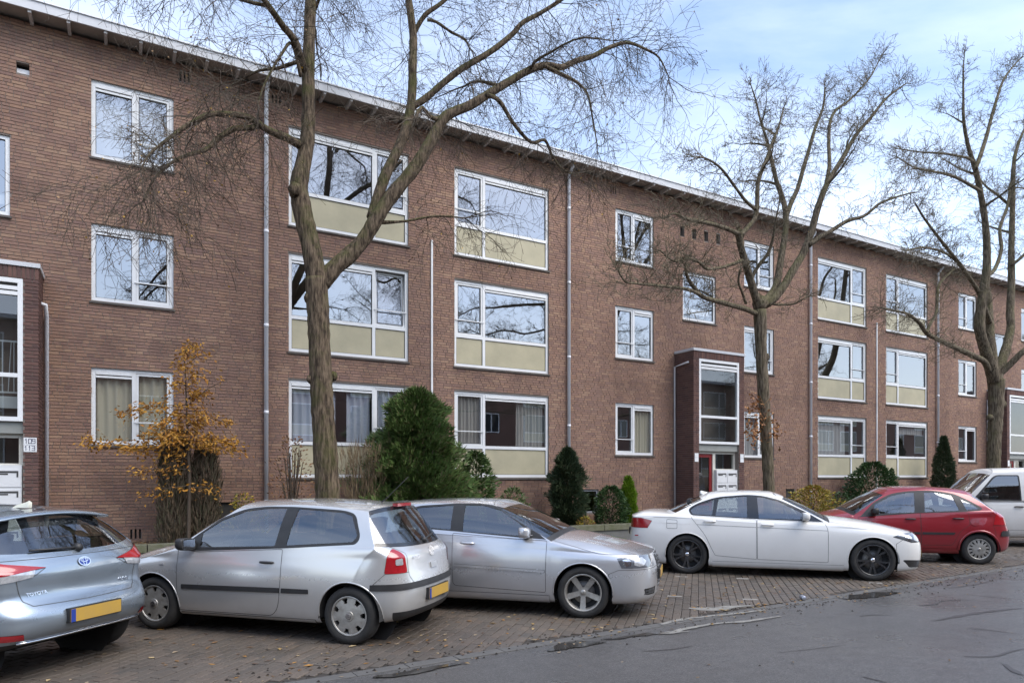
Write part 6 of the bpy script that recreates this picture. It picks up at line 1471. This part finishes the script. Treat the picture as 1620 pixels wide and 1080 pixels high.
# tufts of dry leaves sprouting from the slim trunk
q = MB(); rr = random.Random(77)
for _ in range(230):
    px, py = rr.choice([(1193, 642), (1190, 690), (1200, 665), (1226, 678), (1222, 650), (1188, 655), (1196, 680)]); px += rr.gauss(0, 5); py += rr.gauss(0, 11); p = at_Y(px, py, TY - .16 + rr.gauss(0, .10)); leaf_quad(q, p - t2.location, rr.uniform(.06, .12), rr, .5)
for _ in range(34):
    a = at_Y(1210 + rr.uniform(-4, 4), rr.uniform(640, 700), TY - .1); b = a + Vector((rr.uniform(-.4, .3), rr.uniform(-.3, .05), rr.uniform(-.05, .35))); q.tube([a - t2.location, b - t2.location], [.004, .002], 3, False)
o = q.build('leaf_tufts', M['leaf_b'], t2); o['kind'] = 'stuff'
# ================================================================== garden plants
def leafmat(name, cols, rough=.55):
    m = mat(name, cols[0], rough, rand=cols, spec=.35); return m
M['conifer'] = leafmat('dark_conifer_leaf', [(.068,.115,.03), (.088,.145,.038), (.11,.17,.05), (.074,.125,.034), (.135,.19,.056), (.096,.15,.038), (.13,.12,.055)])
M['rhodo'] = leafmat('rhododendron_leaf', [(.07,.115,.035), (.10,.155,.05), (.085,.13,.04), (.13,.19,.07), (.06,.10,.03)], .35)
M['darkfol'] = leafmat('blackish_green_leaf', [(.036,.058,.028), (.05,.074,.034), (.042,.064,.03), (.07,.088,.042)])
M['box'] = leafmat('box_leaf', [(.034,.068,.022), (.05,.095,.03), (.07,.125,.042), (.042,.08,.026)], .4)
M['lime'] = leafmat('lime_leaf', [(.14,.24,.012), (.19,.30,.02), (.11,.20,.012), (.16,.26,.02)])
M['gold'] = leafmat('golden_leaf', [(.46,.21,.025), (.54,.27,.035), (.38,.16,.025), (.46,.24,.05), (.28,.13,.03), (.40,.21,.04)], .6)
M['yellowsh'] = leafmat('yellow_green_leaf', [(.40,.30,.04), (.30,.27,.05), (.22,.20,.04), (.48,.34,.04), (.30,.14,.04), (.16,.15,.04)])
M['dead'] = leafmat('dead_conifer', [(.10,.075,.05), (.135,.10,.066), (.08,.064,.042), (.16,.118,.076), (.085,.082,.045)], .9)
M['drytwig'] = leafmat('dry_stalks', [(.20,.145,.085), (.26,.19,.11), (.15,.10,.06), (.22,.16,.09)], .9)
M['redtwig'] = leafmat('russet_leaf', [(.20,.095,.045), (.26,.13,.055), (.16,.08,.045), (.24,.15,.07)], .8)
M['stem'] = mat('shrub_stem', (.07,.05,.035), .9, noise=(8, .6, (.11,.085,.06)))
def spray(mb, p, d, ln, w_, rr, parts=3):
    """a flat fan of narrow leaflets"""
    d = d.normalized(); s_ = d.cross(Vector((rr.gauss(0,1), rr.gauss(0,1), rr.gauss(0,1)))).normalized()
    for k in range(parts):
        a = (k-(parts-1)/2)*.45 + rr.gauss(0, .15); e = (d*math.cos(a) + s_*math.sin(a)); t = e.cross(s_.cross(d)).normalized() if False else s_*math.cos(a)-d*math.sin(a)
        l = ln*rr.uniform(.7, 1.1); q = p + e*l; m_ = p + e*l*.5
        mb.add([p, m_+t*w_, q, m_-t*w_], [(0, 1, 2, 3)])
def leaf(mb, p, d, ln, w_, rr):
    d = d.normalized(); s_ = d.cross(Vector((rr.gauss(0,1), rr.gauss(0,1), rr.gauss(0,1)))).normalized(); n = d.cross(s_); m_ = p + d*ln*.5
    mb.add([p, m_+s_*w_+n*w_*.4, p+d*ln, m_-s_*w_+n*w_*.4], [(0, 1, 2), (0, 2, 3)])
def shrub(name, label, cat, base, H, prof, m_, n, kind, ln, w_, seed, lean=(0, 0), stems=5, lump=.18, up=.6, shell=.45, group=None):
    """prof: list of (height fraction, radius in x) ; leaves fill the volume, thicker towards the outside"""
    rr = random.Random(seed); root = empty(name, base); tag(root, label, cat, group); mb = MB(); st = MB()
    ph = [rr.random()*6.283 for _ in range(8)]
    from mathutils import noise as _nz
    so = Vector((seed*3.7, seed*1.3, 0))
    def rad(h, a):
        for (h0, r0), (h1, r1) in zip(prof, prof[1:]):
            if h0 <= h <= h1: r = r0 + (r1-r0)*(h-h0)/max(1e-6, h1-h0); break
        else: r = prof[-1][1]
        nb = _nz.noise(Vector((math.cos(a)*r*2.6, math.sin(a)*r*2.6, h*H*2.6)) + so) + .6*_nz.noise(Vector((math.cos(a)*r*6, math.sin(a)*r*6, h*H*6)) + so)
        return r*(1 + lump*1.5*nb + .5*lump*(.5*math.sin(2*a+ph[0]+h*5) + .4*math.sin(3*a+ph[1]-h*9) + .35*math.sin(5*a+ph[2]+h*14)) + lump*.5*math.sin(h*22+a*2+ph[3]))
    for _ in range(n):
        h = rr.random(); a = rr.random()*6.283; R_ = rad(h, a); k = rr.random()**shell; x, y = math.cos(a)*R_*k, math.sin(a)*R_*k*.85
        p = Vector((x + lean[0]*h, y + lean[1]*h, h*H)); d = Vector((math.cos(a)*(.35+.65*k), math.sin(a)*(.35+.65*k), up + rr.gauss(0, .35)))
        if kind == 'spray': spray(mb, p, d, ln*rr.uniform(.6, 1.2), w_, rr)
        elif kind == 'strand': spray(mb, p, Vector((d.x*.25, d.y*.25, 1)), ln*rr.uniform(.5, 1.3), w_, rr, 1)
        else: leaf(mb, p, d, ln*rr.uniform(.7, 1.2), w_, rr)
    for i in range(stems):
        a = rr.random()*6.283; h = rr.uniform(.55, .95); R_ = rad(h, a)*.6; st.tube([(rr.gauss(0,.03), rr.gauss(0,.03), -.05), (math.cos(a)*R_*.3, math.sin(a)*R_*.3, H*h*.45), (math.cos(a)*R_+lean[0]*h, math.sin(a)*R_+lean[1]*h, H*h)], [.022, .014, .005], 5)
    f_ = mb.build('foliage', m_, root); f_['kind'] = 'stuff'
    for o_ in ([st.build('stems', M['stem'], root)] if stems else []): o_['kind'] = 'stuff'
    return root
def plant_at(px, Y, z=.36): p = at_Y(px, 800, Y); return Vector((p.x, Y, z))
def zat(px, py, Y): return at_Y(px, py, Y).z
G_ = 'shrubs in the front garden'
b = plant_at(660, 14.2); shrub('conifer_bush', 'large dense green conifer bush between the big tree and the next window', 'bush', b, zat(660, 622, 14.2)-.36+.02, [(0,.84),(.18,.98),(.38,1.0),(.58,.88),(.75,.70),(.88,.50),(.96,.30),(1,.08)], M['conifer'], 13000, 'spray', .19, .017, 1, stems=4, lump=.34, up=.75, shell=.3, group=G_)
b = plant_at(752, 14.45); shrub('rhododendron', 'pale green broad-leaved bush right of the large conifer bush', 'bush', b, zat(752, 716, 14.45)-.36, [(0,.42),(.3,.52),(.6,.48),(.85,.30),(1,.08)], M['rhodo'], 2600, 'leaf', .13, .024, 2, lump=.2, up=.35, shell=.4, group=G_)
b = plant_at(812, 14.6); shrub('low_shrub', 'small pale green shrub under the beige window panel', 'shrub', b, zat(812, 772, 14.6)-.36, [(0,.30),(.5,.42),(.85,.30),(1,.08)], M['rhodo'], 700, 'leaf', .10, .018, 3, group=G_)
b = plant_at(897, 14.4); shrub('dark_conifer', 'ragged blackish-green conifer by the grey downpipe', 'bush', b, zat(897, 712, 14.4)-.36, [(0,.26),(.2,.36),(.45,.40),(.65,.36),(.82,.26),(.94,.14),(1,.03)], M['darkfol'], 5200, 'spray', .15, .013, 4, lump=.42, up=.7, shell=.35, group=G_)
b = plant_at(966, 14.3); shrub('box_bush', 'rounded dark green bush beside the lime conifer', 'bush', b, zat(966, 769, 14.3)-.36, [(0,.34),(.3,.47),(.6,.48),(.85,.33),(1,.08)], M['box'], 3600, 'leaf', .075, .018, 5, lump=.14, up=.3, shell=.35, group=G_)
b = plant_at(994, 14.4); shrub('lime_conifer', 'small bright lime-green column conifer', 'bush', b, zat(994, 755, 14.4)-.36, [(0,.17),(.35,.24),(.6,.22),(.82,.13),(1,.02)], M['lime'], 2600, 'spray', .10, .010, 6, lump=.15, up=1.2, shell=.35, stems=2, group=G_)
b = plant_at(926, 14.0); shrub('low_shrub', 'little brownish plant in the bed before the basement window', 'shrub', b, .34, [(0,.2),(.6,.26),(1,.06)], M['yellowsh'], 380, 'leaf', .06, .014, 7, group=G_)
b = plant_at(1286, 14.2); shrub('autumn_shrub', 'yellow and russet shrub between the white saloon and the red car', 'shrub', b, zat(1286, 768, 14.2)-.36, [(0,.6),(.4,.86),(.75,.7),(1,.15)], M['yellowsh'], 2600, 'leaf', .085, .021, 8, lump=.3, up=.4, group=G_)
b = plant_at(1330, 14.3); shrub('low_shrub', 'low olive shrub right of the yellow and russet shrub', 'shrub', b, zat(1330, 779, 14.3)-.36, [(0,.5),(.5,.7),(1,.1)], M['box'], 900, 'leaf', .08, .02, 18, lump=.3, up=.4, group=G_)
b = plant_at(1381, 14.3); shrub('laurel_bush', 'wide dark green laurel bush under the beige panels', 'bush', b, zat(1381, 732, 14.3)-.36, [(0,.8),(.3,.98),(.6,.95),(.85,.65),(1,.2)], M['box'], 5200, 'leaf', .11, .026, 9, lump=.24, up=.45, shell=.35, group=G_)
b = plant_at(1493, 14.5); shrub('cypress', 'narrow dark green cypress against the brick wall', 'bush', b, zat(1493, 692, 14.5)-.36, [(0,.36),(.3,.47),(.55,.42),(.8,.24),(1,.03)], M['darkfol'], 4200, 'spray', .13, .013, 10, lump=.14, up=1.0, shell=.35, stems=2, group=G_)
b = plant_at(462, 14.3); shrub('russet_shrub', 'thin russet twiggy shrub left of the big trunk', 'shrub', b, zat(462, 692, 14.3)-.36, [(0,.3),(.4,.55),(.7,.42),(1,.12)], M['redtwig'], 620, 'leaf', .07, .017, 11, stems=26, lump=.4, up=.6, group=G_)
b = plant_at(572, 14.1); shrub('dry_stalk_clump', 'clump of tan dry stalks right of the big trunk', 'shrub', b, zat(572, 715, 14.1)-.36, [(0,.16),(.4,.34),(.75,.48),(1,.42)], M['drytwig'], 1500, 'strand', .34, .006, 12, stems=12, lump=.3, group=G_)
b = plant_at(566, 14.35); shrub('low_shrub', 'sparse light green sprigs among the dry stalks', 'shrub', b + Vector((0,0,.7)), zat(566, 722, 14.35)-1.06, [(0,.1),(.5,.38),(1,.2)], M['rhodo'], 130, 'leaf', .08, .02, 13, stems=5, group=G_)
b = plant_at(276, 14.45); shrub('dead_conifer', 'left one of two brown dead conifer columns under the golden tree', 'shrub', b, zat(276, 690, 14.45)-.36, [(0,.22),(.15,.30),(.5,.28),(.85,.27),(1,.18)], M['dead'], 5200, 'strand', .20, .008, 14, stems=3, lump=.12, shell=.4, group=G_)
b = plant_at(325, 14.45); shrub('dead_conifer', 'right one of two brown dead conifer columns under the golden tree', 'shrub', b, zat(325, 705, 14.45)-.36, [(0,.20),(.15,.27),(.5,.26),(.85,.22),(1,.12)], M['dead'], 4600, 'strand', .20, .008, 15, stems=3, lump=.14, shell=.4, group=G_)
b = plant_at(385, 14.6); shrub('low_shrub', 'small olive sprigs below the grey downpipe', 'shrub', b, zat(385, 782, 14.6)-.36, [(0,.3),(.5,.5),(1,.1)], M['yellowsh'], 420, 'leaf', .07, .017, 16, stems=14, lump=.4, group=G_)
# young golden-leaved tree
rr = random.Random(50); YGT = 14.15; b = plant_at(298, YGT); root = empty('golden_tree', b); tag(root, 'young tree with golden autumn leaves beside the cream-curtained window', 'tree'); st, lf = MB(), MB()
topz = zat(293, 545, YGT) - b.z; st.tube([(0, 0, -.05), (.02, 0, topz*.35), (-.03, .02, topz*.7), (-.07, 0, topz)], [.035, .028, .015, .004], 7)
brs = [(640, -110, 14, .9), (660, 66, 10, .9), (668, -62, 10, 1.2), (690, 78, 14, 1.1), (693, -40, 4, 1.5), (630, 34, -4, .7), (612, -28, -4, 1.1), (600, 24, -8, 1.1), (585, -18, -6, 1.2), (575, 30, -14, .6), (708, 92, 6, .6), (705, -100, 4, .8), (565, -8, -10, 1.1), (555, 10, -8, 1.1), (650, 26, 8, 1.6), (672, 20, 6, 1.6), (655, -25, 6, 1.6), (680, -75, 18, .8), (725, -165, -28, .75), (768, -78, 20, .35), (770, 58, 12, .4), (640, 60, -40, .12), (690, -20, 0, 1.4), (625, 14, 0, 1.4), (700, 40, 0, 1.3), (742, -90, 8, .5)]
for i, (py, dx, dy, den) in enumerate(brs):
    yoff = rr.uniform(-.55, .35); a = at_Y(298, py, YGT) - b; c_ = at_Y(298 + dx, py + dy, YGT + yoff) - b; mid = (a+c_)/2 + Vector((0, 0, .06)); st.tube([a, mid, c_], [.010, .007, .003], 4, False)
    n = int(190*den*max(.35, abs(dx)/75))
    for _ in range(n):
        t = rr.random()**.8; p = a*(1-t)**2 + mid*2*t*(1-t) + c_*t*t + Vector((rr.gauss(0,.06), rr.gauss(0,.10), rr.gauss(0,.075))); dr = (c_-a).normalized(); leaf(lf, p, Vector((dr.x*.5+rr.gauss(0,.6), dr.y*.5+rr.gauss(0,.6), -.35+rr.gauss(0,.4))), rr.uniform(.06, .11), rr.uniform(.014, .022), rr)
for px0, py0, px1, py1 in ((300, 720, 332, 600), (302, 730, 372, 690)): st.tube([at_Y(px0, py0, YGT)-b, at_Y((px0+px1)/2, (py0+py1)/2-8, YGT)-b, at_Y(px1, py1, YGT)-b], [.008,.005,.003], 4, False)
st.build('trunk', M['stem'], root); o = lf.build('crown', M['gold'], root); o['kind'] = 'stuff'
# stone edging by the wall foot
q = MB(); q.prism([(0,0),(.52,0),(.50,.16),(.03,.18)], 0, .3); e_ = at_Y(248, 860, 14.75); tag(q.build('edging_stone', M['plaster'], None, False, (e_.x, 14.6, .36)), 'grey edging stone at the foot of the dead conifer columns', 'stone')

# ================================================================== fallen leaves, litter, marks on the road
lf = MB(); rr = random.Random(60)
def fallen(x, y, z, s_):
    a = rr.random()*6.283; ca, sa = math.cos(a)*s_, math.sin(a)*s_; h = rr.uniform(.002, .012); k = rr.uniform(.35, .5)
    lf.add([(x-ca, y-sa, z+.002), (x-sa*k, y+ca*k, z+h), (x+ca, y+sa, z+.003), (x+sa*k, y-ca*k, z+h*.6)], [(0, 3, 2), (0, 2, 1)])
for _ in range(1300):
    x = rr.uniform(-3, 24); y = YR + abs(rr.gauss(0, 1.0))*1.6 if rr.random() < .55 else rr.uniform(YR, YP)
    if y < YP: fallen(x, y, .008, rr.uniform(.018, .05))
for _ in range(420): fallen(rr.uniform(-1, 24), YR - abs(rr.gauss(0, .28)), .008, rr.uniform(.012, .036))
for _ in range(70): fallen(rr.uniform(1, 14), rr.uniform(2.5, YR), .004, rr.uniform(.015, .03))
for _ in range(750): fallen(rr.uniform(-6, 30), rr.uniform(13.7, 15.2), .41, rr.uniform(.025, .06))
for _ in range(420): fallen(rr.gauss(.55, .5), rr.gauss(14.8, .25), .43+abs(rr.gauss(0, .03)), rr.uniform(.03, .06))
for _ in range(500): fallen(rr.uniform(-6, 30), rr.uniform(YK, 13.4), .128, rr.uniform(.02, .05))
stuff(lf.build('fallen_leaves', mat('fallen_leaf', (.2,.12,.06), .8, rand=[(.12,.07,.035), (.20,.11,.045), (.30,.20,.08), (.09,.055,.035), (.40,.30,.16), (.34,.17,.04), (.26,.20,.13)])), 'brown and yellow fallen leaves scattered on the pavers', 'leaves')
# crumbs of bark and dirt in the gutter
dm = MB()
for _ in range(900):
    x = rr.uniform(-2, 22); y = YR - .15 + rr.gauss(0, .22); s_ = rr.uniform(.006, .022); z = .006; dm.add([(x-s_, y, z), (x+s_*.3, y-s_*.7, z), (x+s_, y+s_*.3, z), (x, y+s_*.8, z), (x, y, z+s_*.8)], [(0,1,4), (1,2,4), (2,3,4), (3,0,4)])
stuff(dm.build('gutter_debris', mat('dirt_crumbs', (.025,.02,.016), .95)), 'dark crumbs of dirt and bark lying along the gutter', 'debris')
c_ = at_z(1270, 949); q = MB(); q.lathe([(.001, -.058), (.026, -.058), (.033, -.048), (.033, .048), (.026, .058), (.001, .058)], 20); co = q.build('drinks_can', mat('can_silver', (.55,.57,.60), .35, metal=.7, noise=(20, 1.0, (.12,.14,.25))), None, True, (c_.x, c_.y, .038)); co.rotation_euler = (0, 0, R(-35)); tag(co, 'silver drinks can lying on the road near the white saloon', 'can')
M['tar'] = mat('tar_seal', (.052,.046,.044), .45, noise=(5, .8, (.05,.045,.043))); M['resid'] = mat('dried_cement', (.26,.25,.225), .85, noise=(9, .9, (.13,.125,.115))); M['wet'] = mat('puddle_film', (.045,.042,.039), .07, noise=(3, .5, (.06,.056,.05)))
def ribbon(name, m_, pts, wds, z, seed=0):
    rr2 = random.Random(seed); P_ = crom([(at_z(px, py), w__) for (px, py), w__ in zip(pts, wds)], .07); vs = []
    for i, (p, w__) in enumerate(P_):
        t = (P_[min(i+1, len(P_)-1)][0]-P_[max(i-1, 0)][0]).normalized(); n = Vector((-t.y, t.x, 0)); a, b_ = rr2.uniform(.6, 1.3)*w__, rr2.uniform(.6, 1.3)*w__; vs += [(p.x+n.x*a, p.y+n.y*a, z), (p.x-n.x*b_, p.y-n.y*b_, z)]
    q = MB(); q.add(vs, [(2*i, 2*i+1, 2*i+3, 2*i+2) for i in range(len(P_)-1)]); return q.build(name, m_, road)
for i, (pts, wds) in enumerate([([(1335,945),(1375,941),(1400,938),(1424,936)], [.03,.16,.15,.04]), ([(1455,958),(1480,955),(1492,950),(1552,948)], [.02,.05,.03,.01]), ([(1478,982),(1530,972),(1590,964),(1620,962)], [.02,.08,.04,.02]), ([(1500,930),(1540,925),(1570,918)], [.01,.03,.02]), ([(1530,940),(1570,944),(1600,948)], [.01,.02,.01]), ([(1530,993),(1570,997),(1620,1004)], [.01,.025,.02]), ([(1525,1038),(1570,1038),(1600,1030),(1620,1026)], [.01,.03,.03,.02]), ([(1360,975),(1380,972),(1412,973)], [.01,.03,.01]), ([(1590,1050),(1605,1062),(1620,1068)], [.03,.07,.06]), ([(1365,1070),(1390,1076),(1404,1080)], [.02,.03,.03]), ([(1015,1030),(1060,1027),(1100,1021)], [.01,.02,.005]), ([(1230,1032),(1290,1026),(1340,1019)], [.006,.012,.006])]):
    ribbon('tar_line', M['tar'], pts, [.55*w__ for w__ in wds[:-1]] + [.002], .004+.0003*(i % 3), i)
for i, (pts, wds) in enumerate([([(1090,962),(1120,964),(1150,961),(1190,958)], [.04,.12,.09,.02]), ([(1045,988),(1075,981),(1110,976),(1160,971),(1210,965)], [.03,.04,.03,.03,.02]), ([(1060,1001),(1090,994),(1130,987),(1180,983),(1235,975)], [.02,.05,.03,.04,.02]), ([(1040,1003),(1060,1001),(1090,999)], [.02,.05,.01])]):
    ribbon('cement_residue', M['resid'], pts, wds, .0085+.0004*i, 40+i)
for i, (pts, wds) in enumerate([([(1335,947),(1362,943),(1395,939),(1424,937)], [.06,.19,.18,.05]), ([(868,1030),(900,1021),(930,1018),(960,1016)], [.03,.16,.12,.02]), ([(985,1008),(1020,1004),(1060,1001)], [.01,.06,.02]), ([(590,1072),(640,1066),(700,1054),(740,1048)], [.02,.09,.05,.01]), ([(950,1012),(985,1009),(1030,1000)], [.01,.04,.01])]):
    ribbon('puddle', M['wet'], pts, [.8*w__ for w__ in wds[:-1]] + [.003], .0095+.0003*i, 60+i)
# ================================================================== the other side of the street (seen mirrored in the glass)
YO = -15.5; OX0, OX1 = -30.0, 96.0
opp = empty('opposite_building', (OX0, YO, 0)); tag(opp, 'brick apartment block across the street, mirrored in the ground-floor windows', 'building')
M['farbrick'] = mat('far_brick', (.20,.115,.088), .9, noise=(1.2, .6, (.15,.085,.07)), bump=(30,.3))
M['fglass'] = mat('far_glass', (.03,.035,.04), .06, spec=.8)
q = MB(); q.box(0, OX1-OX0, -9, 0, 0, 10.03); q.build('wall', M['farbrick'], opp)
q = MB(); q.box(-.3, OX1-OX0+.3, -9.3, .45, 10.04, 10.26); q.build('roof', M['fascia'], opp)
def far_win(W_, H_, mull, tr_):
    m_ = MB(); m_.mi = 0
    for a, b_, c__, d in ring(0, W_, 0, H_, .07): m_.box(a, b_, .004, .05, c__, d)
    m_.box(mull, mull+.08, .004, .05, .07, H_-.07)
    if tr_: m_.box(.07, mull, .004, .045, .70, .78); m_.box(mull+.08, W_-.07, .004, .045, .70, .78)
    g = MB(); g.box(.07, W_-.07, .002, .02, (.78 if tr_ else .07), H_-.07)
    p = MB(); p.box(.07, W_-.07, .002, .024, .07, .70) if tr_ else None
    return m_.mesh('window', M['white']), g.mesh('pane', M['fglass']), (p.mesh('panel', M['panel']) if tr_ else None)
fS, fL = far_win(S_W, S_H, .68, False), far_win(L_W, L_H, 1.9, True)
k = 0
for mod in range(7):
    o_ = mod*PER
    for t, s in (('S', .4), ('L', 4.0), ('L', 8.0), ('S', 13.0)):
        for f_ in range(3):
            if o_+s+3 > OX1-OX0: continue
            A_ = fS if t == 'S' else fL; wo = link('window', A_[0], opp, (o_+s, 0, (ZS if t == 'S' else ZL)[f_])); link('pane', A_[1], wo)
            if A_[2]: link('panel', A_[2], wo)
g = MB(); g.box(-70, 135, YO-.2, -6.5, -.02, .10); struct(g.build('far_pavement', M['slab']))
for i, (src, x, y, rz) in enumerate(((t3, 5.0, -9.2, 2.0), (t2, 16.8, -9.0, 3.6), (t3, 28.0, -9.3, 4.4), (t2, -9.5, -9.2, .9), (t3, 50.5, -9.1, 1.0))):
    c_ = copy_tree(src); c_.location = (x, y, .1); c_.rotation_euler = (0, 0, rz); c_.scale = (1.0, 1.0, 1.0)
    c_['label'] = ['bare tree across the street, mirrored in the windows by the golden tree', 'bare tree across the street, mirrored in the middle windows', 'bare tree across the street, mirrored in the windows right of the porch', 'bare tree across the street, farthest left, behind the viewer', 'bare tree across the street, mirrored in the farthest windows'][i]; c_['group'] = 'trees across the street'
